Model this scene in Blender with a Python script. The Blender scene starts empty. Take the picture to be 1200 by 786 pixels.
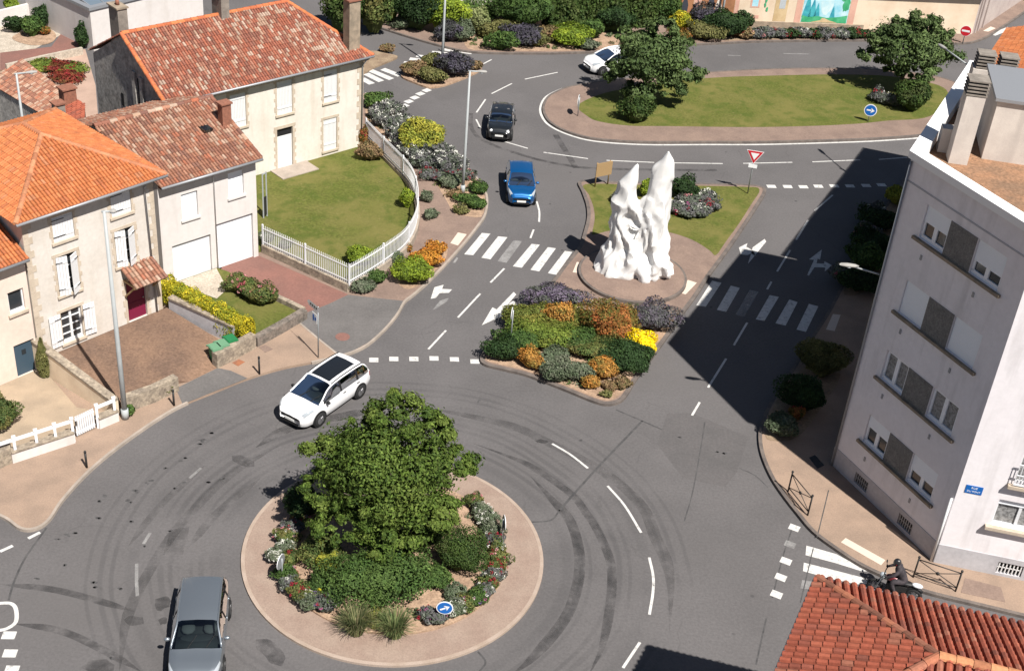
import bpy, bmesh, math, random
import numpy as np
from mathutils import Vector, Matrix, geometry

RES = (1200, 786)
FOC, PITCH, ROLL, CAMH = 1550.0, 0.57296, 0.08976, 34.356
SUN_AZ, SUN_EL = math.radians(-53.0), math.radians(54.0)      # direction towards the sun
scene = bpy.context.scene
COL = scene.collection
V3 = lambda *a: np.array(a, float)

# ------------------------------------------------------------------ camera model (survey of the place)
_fw = V3(0, math.cos(PITCH), -math.sin(PITCH)); _r0 = V3(1, 0, 0); _u0 = np.cross(_r0, _fw)
_rt = math.cos(ROLL) * _r0 + math.sin(ROLL) * _u0
_up = -math.sin(ROLL) * _r0 + math.cos(ROLL) * _u0

def ray(px, py):
    return _fw + (px - RES[0] / 2) / FOC * _rt - (py - RES[1] / 2) / FOC * _up
def G(px, py, z=0.0):
    """surveyed point: where the sight line through photo pixel (px,py) meets height z"""
    d = ray(px, py); t = (z - CAMH) / d[2]
    return V3(d[0] * t, d[1] * t, z)
def proj(p):
    q = np.array(p, float) - V3(0, 0, CAMH); w = q @ _fw
    return RES[0] / 2 + FOC * (q @ _rt) / w, RES[1] / 2 - FOC * (q @ _up) / w
def ppm(p):
    return FOC / ((np.array(p, float) - V3(0, 0, CAMH)) @ _fw)
def height_at(xy, py):
    """height above the point xy whose image row is py"""
    lo, hi = 0.0, 40.0
    for _ in range(50):
        m = (lo + hi) / 2
        if proj((xy[0], xy[1], m))[1] > py: lo = m
        else: hi = m
    return lo
def spline(pts, n=8, closed=False):
    P = [np.array(p, float) for p in pts]; out = []; N = len(P)
    rng = range(N) if closed else range(N - 1)
    for i in rng:
        if closed: p0, p1, p2, p3 = P[i - 1], P[i], P[(i + 1) % N], P[(i + 2) % N]
        else:
            p1, p2 = P[i], P[i + 1]; p0 = P[i - 1] if i else 2 * p1 - p2; p3 = P[i + 2] if i + 2 < N else 2 * p2 - p1
        for k in range(n):
            t = k / n
            out.append(.5 * (2 * p1 + (p2 - p0) * t + (2 * p0 - 5 * p1 + 4 * p2 - p3) * t * t + (3 * p1 - p0 - 3 * p2 + p3) * t ** 3))
    if not closed: out.append(P[-1])
    return out
def gpts(px, z=0.0): return [G(a, b, z) for a, b in px]
def norm(v): return v / (np.linalg.norm(v) + 1e-12)

# ------------------------------------------------------------------ materials
def mat(name, col, rough=.8, var=None, scale=2.0, fine=0.0, fscale=30., metal=0., spec=.3, bump=0., bscale=40., attr=False, world=True,
        coat=0., trans=0., streak=None):
    """principled with two octaves of procedural variation (var: second colour, mixed by large noise; fine: small grain)"""
    m = bpy.data.materials.new(name); m.use_nodes = True; nt = m.node_tree; N = nt.nodes; L = nt.links
    b = N['Principled BSDF']; b.inputs['Roughness'].default_value = rough; b.inputs['Metallic'].default_value = metal
    b.inputs['Specular IOR Level'].default_value = spec
    if coat: b.inputs['Coat Weight'].default_value = coat; b.inputs['Coat Roughness'].default_value = .05
    if world: src = N.new('ShaderNodeNewGeometry').outputs['Position']
    else: src = N.new('ShaderNodeTexCoord').outputs['Object']
    if attr:
        a = N.new('ShaderNodeAttribute'); a.attribute_name = 'Col'; cur = a.outputs['Color']
    else:
        rgb = N.new('ShaderNodeRGB'); rgb.outputs[0].default_value = (*col, 1); cur = rgb.outputs[0]
    def noise(sc, detail=4, ro=.6):
        n = N.new('ShaderNodeTexNoise'); n.inputs['Scale'].default_value = sc; n.inputs['Detail'].default_value = detail
        n.inputs['Roughness'].default_value = ro; L.new(src, n.inputs['Vector']); return n.outputs['Fac']
    if var is not None:
        r = N.new('ShaderNodeMapRange'); r.inputs['From Min'].default_value = .38; r.inputs['From Max'].default_value = .64
        L.new(noise(scale), r.inputs['Value'])
        mx = N.new('ShaderNodeMix'); mx.data_type = 'RGBA'; L.new(r.outputs[0], mx.inputs['Factor']); L.new(cur, mx.inputs['A'])
        mx.inputs['B'].default_value = (*var, 1); cur = mx.outputs['Result']
    if streak is not None:      # vertical run-off stains
        mp = N.new('ShaderNodeMapping'); mp.inputs['Scale'].default_value = (1, 1, .12); L.new(src, mp.inputs['Vector'])
        n = N.new('ShaderNodeTexNoise'); n.inputs['Scale'].default_value = 2.2; n.inputs['Detail'].default_value = 5; L.new(mp.outputs[0], n.inputs['Vector'])
        r = N.new('ShaderNodeMapRange'); r.inputs['From Min'].default_value = .52; r.inputs['From Max'].default_value = .78; r.inputs['To Max'].default_value = .7
        L.new(n.outputs['Fac'], r.inputs['Value'])
        mx = N.new('ShaderNodeMix'); mx.data_type = 'RGBA'; L.new(r.outputs[0], mx.inputs['Factor']); L.new(cur, mx.inputs['A'])
        mx.inputs['B'].default_value = (*streak, 1); cur = mx.outputs['Result']
    if fine:
        r = N.new('ShaderNodeMapRange'); r.inputs['From Min'].default_value = .3; r.inputs['From Max'].default_value = .7
        r.inputs['To Min'].default_value = 1 - fine; r.inputs['To Max'].default_value = 1 + fine
        L.new(noise(fscale, 3, .7), r.inputs['Value'])
        mx = N.new('ShaderNodeMix'); mx.data_type = 'RGBA'; mx.blend_type = 'MULTIPLY'; mx.inputs['Factor'].default_value = 1
        L.new(cur, mx.inputs['A']); L.new(r.outputs[0], mx.inputs['B']); cur = mx.outputs['Result']
    L.new(cur, b.inputs['Base Color'])
    if bump:
        bp = N.new('ShaderNodeBump'); bp.inputs['Strength'].default_value = bump; bp.inputs['Distance'].default_value = .02
        L.new(noise(bscale), bp.inputs['Height']); L.new(bp.outputs[0], b.inputs['Normal'])
    if trans:
        tr = N.new('ShaderNodeBsdfTranslucent'); L.new(cur, tr.inputs['Color'])
        ms = N.new('ShaderNodeMixShader'); ms.inputs['Fac'].default_value = trans
        L.new(b.outputs[0], ms.inputs[1]); L.new(tr.outputs[0], ms.inputs[2]); L.new(ms.outputs[0], N['Material Output'].inputs['Surface'])
    return m

# ------------------------------------------------------------------ mesh builder
def frame(d, hint=(0, 0, 1)):
    d = norm(np.array(d, float)); h = np.array(hint, float)
    if abs(d @ h) > .95: h = V3(1, 0, 0)
    a = norm(np.cross(h, d)); b = np.cross(d, a); return a, b, d
class MB:
    def __init__(s): s.v = []; s.f = []; s.c = []; s.col = None; s.m = []; s.mi = 0; s.usecol = False
    def add(s, vs, fs, col=None):
        o = len(s.v); s.v += [tuple(map(float, p)) for p in vs]; s.f += [tuple(o + i for i in f) for f in fs]; s.m += [s.mi] * len(fs)
        if col is not None: s.usecol = True
        s.c += [tuple(col) if col is not None else (1, 1, 1)] * len(vs)
        return s
    def obox(s, o, ex, ey, ez, col=None):
        """box from corner o with edge vectors"""
        o, ex, ey, ez = [np.array(a, float) for a in (o, ex, ey, ez)]
        vs = [o, o + ex, o + ex + ey, o + ey, o + ez, o + ex + ez, o + ex + ey + ez, o + ey + ez]
        fs = [(0, 3, 2, 1), (4, 5, 6, 7), (0, 1, 5, 4), (1, 2, 6, 5), (2, 3, 7, 6), (3, 0, 4, 7)]
        if np.cross(ex, ey) @ ez < 0: fs = [f[::-1] for f in fs]
        return s.add(vs, fs, col)
    def box(s, c, sz, rz=0., col=None):
        ca, sa = math.cos(rz), math.sin(rz); ex = V3(ca, sa, 0) * sz[0]; ey = V3(-sa, ca, 0) * sz[1]; ez = V3(0, 0, sz[2])
        return s.obox(np.array(c, float) - ex / 2 - ey / 2 - ez / 2, ex, ey, ez, col)
    def bar(s, a, b, w, h=None, hint=(0, 0, 1), col=None):
        a, b = np.array(a, float), np.array(b, float); h = h or w; x, y, d = frame(b - a, hint)
        return s.obox(a - x * w / 2 - y * h / 2, x * w, y * h, b - a, col)
    def tube(s, path, r, n=8, cap=True, col=None):
        P = [np.array(p, float) for p in path]; r = [r] * len(P) if np.isscalar(r) else list(r); vs = []; fs = []
        x = None
        for i, p in enumerate(P):
            d = P[min(i + 1, len(P) - 1)] - P[max(i - 1, 0)]
            if x is None: x, y, d = frame(d)
            else:
                d = norm(d); x = norm(x - d * (x @ d)); y = np.cross(d, x)
            for k in range(n):
                t = 2 * math.pi * k / n; vs.append(p + (x * math.cos(t) + y * math.sin(t)) * r[i])
        for i in range(len(P) - 1):
            for k in range(n):
                k2 = (k + 1) % n; fs.append((i * n + k, i * n + k2, (i + 1) * n + k2, (i + 1) * n + k))
        if cap: fs.append(tuple(range(n - 1, -1, -1))); fs.append(tuple((len(P) - 1) * n + k for k in range(n)))
        return s.add(vs, fs, col)
    def disc(s, c, nrm, r, n=24, r2=None, th=0.01, col=None):
        x, y, d = frame(nrm); c = np.array(c, float); r2 = r2 or r
        return s.tube_raw(c - d * th / 2, c + d * th / 2, x, y, r, r2, n, col)
    def tube_raw(s, a, b, x, y, rx, ry, n, col=None):
        vs = [p + x * math.cos(2 * math.pi * k / n) * rx + y * math.sin(2 * math.pi * k / n) * ry for p in (a, b) for k in range(n)]
        fs = [(k, (k + 1) % n, n + (k + 1) % n, n + k) for k in range(n)] + [tuple(range(n - 1, -1, -1)), tuple(range(n, 2 * n))]
        return s.add(vs, fs, col)
    def prism(s, poly, h, col=None, zs=None):
        """poly: list of 3d points (bottom); extruded up by h (top cap, sides, no bottom)"""
        P = [np.array(p, float) for p in poly]
        a = sum(P[i][0] * P[(i + 1) % len(P)][1] - P[(i + 1) % len(P)][0] * P[i][1] for i in range(len(P)))
        if a < 0: P = P[::-1]
        n = len(P); vs = P + [p + V3(0, 0, h) for p in P]
        fs = [tuple(range(n, 2 * n))] + [(i, (i + 1) % n, n + (i + 1) % n, n + i) for i in range(n)]
        return s.add(vs, fs, col)
    def sheet(s, poly, col=None):
        P = [np.array(p, float) for p in poly]
        a = sum(P[i][0] * P[(i + 1) % len(P)][1] - P[(i + 1) % len(P)][0] * P[i][1] for i in range(len(P)))
        if a < 0: P = P[::-1]
        tri = geometry.tessellate_polygon([[Vector(p) for p in P]])
        out = []
        for t in tri:
            A, B, C = [P[i] for i in t]
            out.append(t if np.cross(B - A, C - A)[2] > 0 else t[::-1])
        return s.add(P, out, col)
    def quad(s, a, b, c, d, col=None): return s.add([a, b, c, d], [(0, 1, 2, 3)], col)
    def sphere(s, c, r, nu=12, nv=8, col=None):
        r = np.array([r] * 3 if np.isscalar(r) else r, float); c = np.array(c, float); vs = [c + V3(0, 0, -r[2])]; fs = []
        for j in range(1, nv):
            ph = -math.pi / 2 + math.pi * j / nv
            for i in range(nu):
                t = 2 * math.pi * i / nu; vs.append(c + r * V3(math.cos(ph) * math.cos(t), math.cos(ph) * math.sin(t), math.sin(ph)))
        vs.append(c + V3(0, 0, r[2])); top = len(vs) - 1
        for i in range(nu):
            i2 = (i + 1) % nu; fs.append((0, 1 + i2, 1 + i)); fs.append((top, 1 + (nv - 2) * nu + i, 1 + (nv - 2) * nu + i2))
            for j in range(nv - 2): fs.append((1 + j * nu + i, 1 + j * nu + i2, 1 + (j + 1) * nu + i2, 1 + (j + 1) * nu + i))
        return s.add(vs, fs, col)
    def build(s, name, material, parent=None, smooth=False, local=True):
        me = bpy.data.meshes.new(name); v = np.array(s.v)
        if parent is not None and local: v = v - np.array(W(parent))
        me.from_pydata(v.tolist(), [], s.f)
        for mm in (material if isinstance(material, (list, tuple)) else [material]): me.materials.append(mm)
        if any(s.m): me.polygons.foreach_set('material_index', s.m)
        if s.usecol:
            at = me.color_attributes.new('Col', 'FLOAT_COLOR', 'POINT')
            at.data.foreach_set('color', np.c_[np.array(s.c), np.ones(len(s.c))].astype(np.float32).ravel())
        if smooth: me.polygons.foreach_set('use_smooth', [True] * len(me.polygons))
        me.update(); o = bpy.data.objects.new(name, me); COL.objects.link(o)
        if parent is not None: o.parent = parent
        return o
def W(o):
    """world location of an unrotated chain of parents"""
    p = np.zeros(3)
    while o is not None: p = p + np.array(o.location); o = o.parent
    return p
def tag(o, label=None, cat=None, group=None, kind=None):
    if label: o['label'] = label
    if cat: o['category'] = cat
    if group: o['group'] = group
    if kind: o['kind'] = kind
    return o
def thing(name, label, cat, loc=(0, 0, 0), rz=0., group=None):
    o = bpy.data.objects.new(name, None); o.empty_display_size = .2; COL.objects.link(o); o.location = tuple(map(float, loc)); o.rotation_euler = (0, 0, rz)
    return tag(o, label, cat, group)
def struct(o): return tag(o, kind='structure')
def dup(root, loc, rz=0., label=None, group=None, scale=None):
    def cp(o, par):
        c = o.copy(); COL.objects.link(c); c.parent = par
        for k in list(o.children): cp(k, c)
        return c
    r = cp(root, None); r.location = tuple(map(float, loc)); r.rotation_euler = (0, 0, rz)
    if scale: r.scale = (scale,) * 3 if np.isscalar(scale) else scale
    return tag(r, label, None, group)
# ------------------------------------------------------------------ palette
M = {}
RAC = V3(-3.708, 37.346, 0)                                     # centre of the mini roundabout
def asphalt():
    m = mat('asphalt', (.116, .109, .1095), .88, var=(.096, .0905, .091), scale=.22, fine=.13, fscale=9., bump=.25, bscale=60., spec=.25)
    nt = m.node_tree; N, L = nt.nodes, nt.links; b = N['Principled BSDF']; cur = b.inputs['Base Color'].links[0].from_socket
    geo = N.new('ShaderNodeNewGeometry')
    def math_(op, a, bb=None):
        n = N.new('ShaderNodeMath'); n.operation = op
        for i, q in enumerate((a, bb)):
            if q is None: continue
            if isinstance(q, (int, float)): n.inputs[i].default_value = q
            else: L.new(q, n.inputs[i])
        return n.outputs[0]
    def mixin(fac, col):
        nonlocal cur
        mx = N.new('ShaderNodeMix'); mx.data_type = 'RGBA'; L.new(fac, mx.inputs['Factor']); L.new(cur, mx.inputs['A']); mx.inputs['B'].default_value = (*col, 1)
        cur = mx.outputs['Result']
    def nz(scale, det=4, dist=0.):
        n = N.new('ShaderNodeTexNoise'); n.inputs['Scale'].default_value = scale; n.inputs['Detail'].default_value = det; n.inputs['Distortion'].default_value = dist
        L.new(geo.outputs['Position'], n.inputs['Vector']); return n.outputs['Fac']
    def mr(v, a, b_, c=0., d=1.):
        r = N.new('ShaderNodeMapRange'); r.interpolation_type = 'SMOOTHSTEP'
        for k, q in zip(('From Min', 'From Max', 'To Min', 'To Max'), (a, b_, c, d)): r.inputs[k].default_value = q
        L.new(v, r.inputs['Value']); return r.outputs[0]
    # pale dusty areas
    mixin(mr(nz(.11, 3), .5, .7, 0, .4), (.128, .119, .117))
    # aggregate speckle
    vo = N.new('ShaderNodeTexVoronoi'); vo.inputs['Scale'].default_value = 14.; L.new(geo.outputs['Position'], vo.inputs['Vector'])
    mixin(mr(vo.outputs['Distance'], .05, .32, .28, 0.), (.16, .15, .145))
    # rubber laid down round the roundabout: concentric dark lanes, broken up
    dv = N.new('ShaderNodeVectorMath'); dv.operation = 'DISTANCE'; L.new(geo.outputs['Position'], dv.inputs[0]); dv.inputs[1].default_value = tuple(RAC)
    wob = math_('MULTIPLY', math_('SUBTRACT', nz(.09, 2), .5), 1.1)
    r = math_('ADD', dv.outputs['Value'], wob)
    brk = mr(nz(.22, 3), .28, .62)
    for r0, w, s in ((6.6, .3, .16), (7.1, .14, .3), (7.45, .1, .22), (8.2, .12, .34), (8.55, .16, .26), (8.95, .1, .2), (9.6, .3, .15), (10.3, .12, .28), (10.7, .14, .24), (11.2, .1, .2)):
        d = math_('ABSOLUTE', math_('SUBTRACT', r, r0)); band = mr(d, w * .35, w, 1., 0.)
        mixin(math_('MULTIPLY', math_('MULTIPLY', band, brk), s), (.035, .035, .037))
    # oil drips and small tar marks
    mp = N.new('ShaderNodeTexVoronoi'); mp.inputs['Scale'].default_value = .75; mp.inputs['Randomness'].default_value = 1.; L.new(geo.outputs['Position'], mp.inputs['Vector'])
    drip = math_('MULTIPLY', mr(math_('ADD', mp.outputs['Distance'], math_('MULTIPLY', nz(6., 3), .12)), .09, .14, 1., 0.), mr(nz(.25, 2), .52, .6))
    mixin(math_('MULTIPLY', drip, .75), (.03, .03, .031))
    # fine hairline cracks
    ck = N.new('ShaderNodeTexVoronoi'); ck.feature = 'DISTANCE_TO_EDGE'; ck.inputs['Scale'].default_value = .16
    av = N.new('ShaderNodeVectorMath'); av.operation = 'ADD'; L.new(geo.outputs['Position'], av.inputs[0])
    nn = N.new('ShaderNodeTexNoise'); nn.inputs['Scale'].default_value = .8; L.new(geo.outputs['Position'], nn.inputs['Vector']); L.new(nn.outputs['Color'], av.inputs[1])
    L.new(av.outputs[0], ck.inputs['Vector'])
    mixin(math_('MULTIPLY', mr(ck.outputs['Distance'], .002, .007, 1., 0.), mr(nz(.5, 2), .5, .6, 0, .18)), (.05, .048, .048))
    L.new(cur, b.inputs['Base Color'])
    return m
M['asphalt'] = asphalt()
M['asphalt2'] = mat('pale asphalt apron', (.135, .126, .122), .9, var=(.11, .103, .1), scale=.6, fine=.14, fscale=10., bump=.2)
M['patch'] = mat('tar repair', (.052, .051, .052), .8, var=(.085, .082, .082), scale=2.5, fine=.2, fscale=14.)
def marking():
    m = mat('road paint', (.53, .52, .50), .7, fine=.12, fscale=5., spec=.3); nt = m.node_tree; N, L = nt.nodes, nt.links; b = N['Principled BSDF']
    n = N.new('ShaderNodeTexNoise'); n.inputs['Scale'].default_value = 4.5; n.inputs['Detail'].default_value = 7; n.inputs['Roughness'].default_value = .75
    g = N.new('ShaderNodeNewGeometry'); L.new(g.outputs['Position'], n.inputs['Vector'])
    r = N.new('ShaderNodeMapRange'); r.inputs['From Min'].default_value = .54; r.inputs['From Max'].default_value = .7; r.inputs['To Max'].default_value = .8; L.new(n.outputs['Fac'], r.inputs['Value'])
    t = N.new('ShaderNodeBsdfTransparent'); ms = N.new('ShaderNodeMixShader'); L.new(r.outputs[0], ms.inputs['Fac']); L.new(b.outputs[0], ms.inputs[1]); L.new(t.outputs[0], ms.inputs[2])
    L.new(ms.outputs[0], N['Material Output'].inputs['Surface']); return m
M['paint'] = marking()
def worn(name, col, lo, hi, scale, op=1.):
    m = mat(name, col, .8, fine=.1, fscale=6.); nt = m.node_tree; N, L = nt.nodes, nt.links; b = N['Principled BSDF']
    n = N.new('ShaderNodeTexNoise'); n.inputs['Scale'].default_value = scale; n.inputs['Detail'].default_value = 6; n.inputs['Roughness'].default_value = .7
    g = N.new('ShaderNodeNewGeometry'); L.new(g.outputs['Position'], n.inputs['Vector'])
    r = N.new('ShaderNodeMapRange'); r.inputs['From Min'].default_value = lo; r.inputs['From Max'].default_value = hi; r.inputs['To Min'].default_value = 1 - op; L.new(n.outputs['Fac'], r.inputs['Value'])
    t = N.new('ShaderNodeBsdfTransparent'); ms = N.new('ShaderNodeMixShader'); L.new(r.outputs[0], ms.inputs['Fac']); L.new(b.outputs[0], ms.inputs[1]); L.new(t.outputs[0], ms.inputs[2])
    L.new(ms.outputs[0], N['Material Output'].inputs['Surface']); return m
M['paint_worn'] = worn('worn road paint', (.5, .49, .48), .3, .8, 1.7, .5)
M['rubber_mark'] = worn('tyre rubber', (.042, .041, .042), .36, .64, 1.1, .5)
M['rubber_faint'] = worn('faint tyre rubber', (.06, .058, .058), .3, .62, .9, .42)
M['pink_pave'] = mat('pinkish sidewalk', (.30, .215, .16), .9, var=(.245, .178, .135), scale=.9, fine=.13, fscale=16., bump=.3)
M['brown_pave'] = mat('brown paving', (.225, .16, .128), .9, var=(.18, .128, .105), scale=.7, fine=.16, fscale=12., bump=.3)
M['island_pave'] = mat('rosy concrete', (.285, .215, .172), .9, var=(.245, .175, .14), scale=.8, fine=.15, fscale=18., bump=.4)
M['red_tar'] = mat('red tarmac', (.215, .105, .085), .9, var=(.17, .09, .075), scale=.5, fine=.14, fscale=10.)
M['yard'] = mat('brown gravel yard', (.14, .09, .065), .95, var=(.205, .128, .086), scale=.55, fine=.28, fscale=9., bump=.5)
M['kerb'] = mat('kerb concrete', (.35, .295, .25), .85, var=(.27, .23, .195), scale=1.5, fine=.12, fscale=12.)
M['kerb_dark'] = mat('dark stone kerb', (.15, .125, .11), .85, var=(.1, .085, .078), scale=2.5, fine=.15, fscale=14.)
def grassmat(m):
    nt = m.node_tree; N, L = nt.nodes, nt.links; b = N['Principled BSDF']; cur = b.inputs['Base Color'].links[0].from_socket; g = N.new('ShaderNodeNewGeometry')
    for sc, lo, hi, f, c in ((.28, .45, .62, .75, (.155, .14, .045)), (1.3, .5, .66, .6, (.06, .088, .016)), (5., .6, .75, .5, (.19, .165, .07))):
        n = N.new('ShaderNodeTexNoise'); n.inputs['Scale'].default_value = sc; n.inputs['Detail'].default_value = 5; L.new(g.outputs['Position'], n.inputs['Vector']); r = N.new('ShaderNodeMapRange'); r.inputs['From Min'].default_value = lo; r.inputs['From Max'].default_value = hi; r.inputs['To Max'].default_value = f; L.new(n.outputs['Fac'], r.inputs['Value'])
        mx = N.new('ShaderNodeMix'); mx.data_type = 'RGBA'; L.new(r.outputs[0], mx.inputs['Factor']); L.new(cur, mx.inputs['A']); mx.inputs['B'].default_value = (*c, 1); cur = mx.outputs['Result']
    L.new(cur, b.inputs['Base Color']); return m
M['grass'] = mat('mown grass', (.092, .106, .024), .95, var=(.118, .118, .034), scale=.45, fine=.3, fscale=7., bump=.8, bscale=30., spec=.1)
M['grass'] = grassmat(M['grass'])
M['soil'] = mat('bed of pale bark chips', (.37, .255, .175), .95, var=(.26, .175, .12), scale=2.5, fine=.4, fscale=10., bump=1., bscale=14.)
M['dirt'] = mat('bare dry earth', (.2, .14, .095), .95, var=(.28, .21, .14), scale=1.2, fine=.25, fscale=9., bump=.5)
M['gravel'] = mat('pale gravel', (.45, .39, .32), .95, var=(.36, .31, .25), scale=2., fine=.3, fscale=10., bump=.8)
M['white_wall'] = mat('white render', (.60, .565, .545), .9, var=(.565, .53, .51), scale=.6, fine=.04, fscale=4., streak=(.5, .46, .43), bump=.1)
M['grey_render'] = mat('greyish cream render', (.585, .545, .50), .92, var=(.525, .48, .43), scale=.5, fine=.06, fscale=6., streak=(.47, .41, .345), bump=.15)
M['cream_render'] = mat('cream render', (.64, .595, .535), .92, var=(.59, .54, .48), scale=.6, fine=.05, fscale=5., streak=(.5, .44, .365), bump=.1)
M['pink_render'] = mat('pale pink render', (.66, .55, .475), .92, var=(.6, .49, .42), scale=.6, fine=.05, fscale=5., bump=.1)
M['flat_render'] = mat('apartment render', (.79, .755, .775), .92, var=(.75, .715, .73), scale=.45, fine=.04, fscale=4., streak=(.55, .52, .525), bump=.1)
M['plinth'] = mat('grey plinth', (.46, .45, .47), .9, var=(.4, .39, .41), scale=.9, fine=.08, fscale=6.)
M['spandrel'] = mat('dark pebbledash panel', (.2, .19, .18), .95, var=(.155, .15, .142), scale=3., fine=.3, fscale=14., bump=.6)
M['sill'] = mat('weathered sill', (.32, .255, .19), .9, var=(.2, .165, .125), scale=2.2, fine=.15)
M['stone'] = mat('rough stone wall', (.2, .165, .13), .95, var=(.33, .275, .21), scale=2.8, fine=.35, fscale=7., bump=1., bscale=9.)
M['quoin'] = mat('stone quoin', (.5, .425, .34), .92, var=(.42, .35, .275), scale=2., fine=.12)
M['rubble'] = mat('grey rubble gable', (.4, .375, .345), .95, var=(.26, .245, .225), scale=1.6, fine=.4, fscale=5.5, bump=.35, bscale=7., streak=(.45, .41, .36))
M['white_paint'] = mat('white painted wood', (.66, .66, .665), .55, fine=.03, fscale=6., spec=.4)
M['white_pvc'] = mat('white pvc', (.68, .69, .71), .4, spec=.45)
M['bright_pvc'] = mat('clean white pvc', (.87, .88, .91), .35, spec=.5)
M['shutter'] = mat('roller shutter', (.86, .89, .93), .5, fine=.03, spec=.35)
M['metal_dark'] = mat('dark iron', (.022, .021, .021), .55, spec=.4)
M['metal_grey'] = mat('galvanised steel', (.33, .35, .36), .45, metal=.5, fine=.06)
M['pole_grey'] = mat('painted grey pole', (.35, .37, .375), .5, fine=.06, fscale=3.)
M['zinc'] = mat('zinc gutter', (.3, .31, .33), .5, metal=.4, fine=.08)
M['glass'] = mat('window glass', (.03, .035, .04), .08, spec=.8)
M['curtain'] = mat('curtain behind glass', (.3, .3, .3), .25, var=(.12, .12, .12), scale=9., spec=.7)
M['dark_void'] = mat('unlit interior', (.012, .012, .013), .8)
M['magenta_door'] = mat('magenta door', (.17, .012, .042), .5)
M['blue_door'] = mat('slate blue door', (.045, .075, .105), .45)
M['tile'] = mat('clay tiles', (1, 1, 1), .85, attr=True, fine=.18, fscale=9., spec=.2)
M['mortar'] = mat('ridge mortar tiles', (.30, .12, .06), .9, var=(.22, .1, .06), scale=3., fine=.2)
M['leaf'] = mat('leaves', (1, 1, 1), .65, attr=True, trans=.22, spec=.18)
M['bark'] = mat('bark', (.09, .07, .055), .95, var=(.05, .04, .03), scale=6., fine=.3, bump=1., world=False)
M['brick'] = mat('chimney brick', (.27, .115, .075), .9, var=(.2, .09, .06), scale=6., fine=.2, fscale=14.)
M['chim_grey'] = mat('grey rendered chimney', (.25, .22, .19), .92, var=(.17, .15, .13), scale=2.5, fine=.15, streak=(.11, .095, .085))
M['chim_white'] = mat('pale concrete', (.58, .53, .48), .92, var=(.5, .45, .41), scale=1.2, fine=.08, streak=(.4, .36, .33))
M['roof_gravel'] = mat('rusty roof gravel', (.3, .165, .095), .95, var=(.2, .125, .08), scale=.9, fine=.35, fscale=9., bump=.8)
M['parapet'] = mat('white parapet capping', (.82, .82, .82), .6, fine=.03)
M['statue'] = mat('white gloss resin', (.66, .655, .65), .55, var=(.6, .59, .575), scale=1.2, fine=.03, fscale=3., spec=.35)
M['tyre'] = mat('tyre', (.018, .018, .019), .8, world=False)
M['rim'] = mat('alloy', (.3, .3, .31), .35, metal=.8, world=False)
def carglass():
    m = bpy.data.materials.new('car glass'); m.use_nodes = True; nt = m.node_tree; N, L = nt.nodes, nt.links; N.remove(N['Principled BSDF'])
    t = N.new('ShaderNodeBsdfTransparent'); t.inputs[0].default_value = (.5, .58, .57, 1); g = N.new('ShaderNodeBsdfGlossy'); g.inputs['Roughness'].default_value = .03; g.inputs['Color'].default_value = (.9, .95, 1, 1)
    f = N.new('ShaderNodeFresnel'); f.inputs[0].default_value = 1.7; ms = N.new('ShaderNodeMixShader'); L.new(f.outputs[0], ms.inputs[0]); L.new(t.outputs[0], ms.inputs[1]); L.new(g.outputs[0], ms.inputs[2]); L.new(ms.outputs[0], N['Material Output'].inputs['Surface']); return m
M['car_glass'] = carglass()
M['dark_glass'] = mat('dark roof glass', (.012, .014, .017), .06, spec=.7, world=False)
M['cabin'] = mat('cabin trim', (.035, .036, .038), .8, world=False); M['seat'] = mat('seat fabric', (.10, .10, .105), .9, world=False)
M['trim'] = mat('black plastic', (.014, .014, .015), .5, world=False)
M['plate'] = mat('number plate', (.7, .7, .68), .4, world=False)
M['lamp_glass'] = mat('headlight glass', (.34, .37, .4), .08, spec=.9, coat=1., world=False)
M['red_glass'] = mat('tail light', (.3, .01, .01), .15, spec=.6, world=False)
M['sign_blue'] = mat('sign blue', (.01, .12, .42), .4)
M['sign_white'] = mat('sign white', (.78, .79, .8), .4)
M['sign_red'] = mat('sign red', (.52, .018, .03), .4)
M['sign_back'] = mat('sign back', (.3, .31, .32), .5, metal=.4)
M['green_bin'] = mat('green plastic', (.02, .16, .06), .5)
M['wood'] = mat('faded brown board', (.3, .2, .1), .8, fine=.12)
def carpaint(n, c, metal=.3, r=.32): return mat(n, c, r, metal=metal, coat=1., spec=.5, world=False)
# ------------------------------------------------------------------ ground, road, pavements
KH = .12
def sweep(mb, path, w, z0, z1, closed=False, col=None):
    """rectangular section swept along a level path"""
    P = [np.array(p, float)[:2] for p in path]; n = len(P); L = []; R_ = []
    for i in range(n):
        a = P[i - 1] if (closed or i) else P[i]; b = P[(i + 1) % n] if (closed or i < n - 1) else P[i]
        t = b - a; t = t / (np.hypot(*t) + 1e-9); nn = np.array([-t[1], t[0]]); L.append(P[i] + nn * w / 2); R_.append(P[i] - nn * w / 2)
    vs = []; fs = []
    for l, r in zip(L, R_): vs += [(l[0], l[1], z1), (r[0], r[1], z1), (r[0], r[1], z0), (l[0], l[1], z0)]
    for i in range(n if closed else n - 1):
        j = (i + 1) % n
        for k in range(4): fs.append((4 * i + k, 4 * i + (k + 1) % 4, 4 * j + (k + 1) % 4, 4 * j + k))
    if not closed: fs.append((0, 1, 2, 3)[::-1]); fs.append(tuple(4 * (n - 1) + k for k in range(4)))
    mb.add(vs, fs, col)
def slab(name, poly, z, m, z0=-.05):
    """level raised surface with side faces"""
    mb = MB(); P = [np.array([p[0], p[1], z]) for p in poly]; mb.sheet(P)
    n = len(P)
    for i in range(n):
        a, b = P[i], P[(i + 1) % n]; lo = V3(0, 0, z0 - z); mb.quad(a + lo, b + lo, b, a)
    return struct(mb.build(name, m))
def sheet(name, poly, z, m): 
    mb = MB(); mb.sheet([np.array([p[0], p[1], z]) for p in poly]); return struct(mb.build(name, m))
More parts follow.
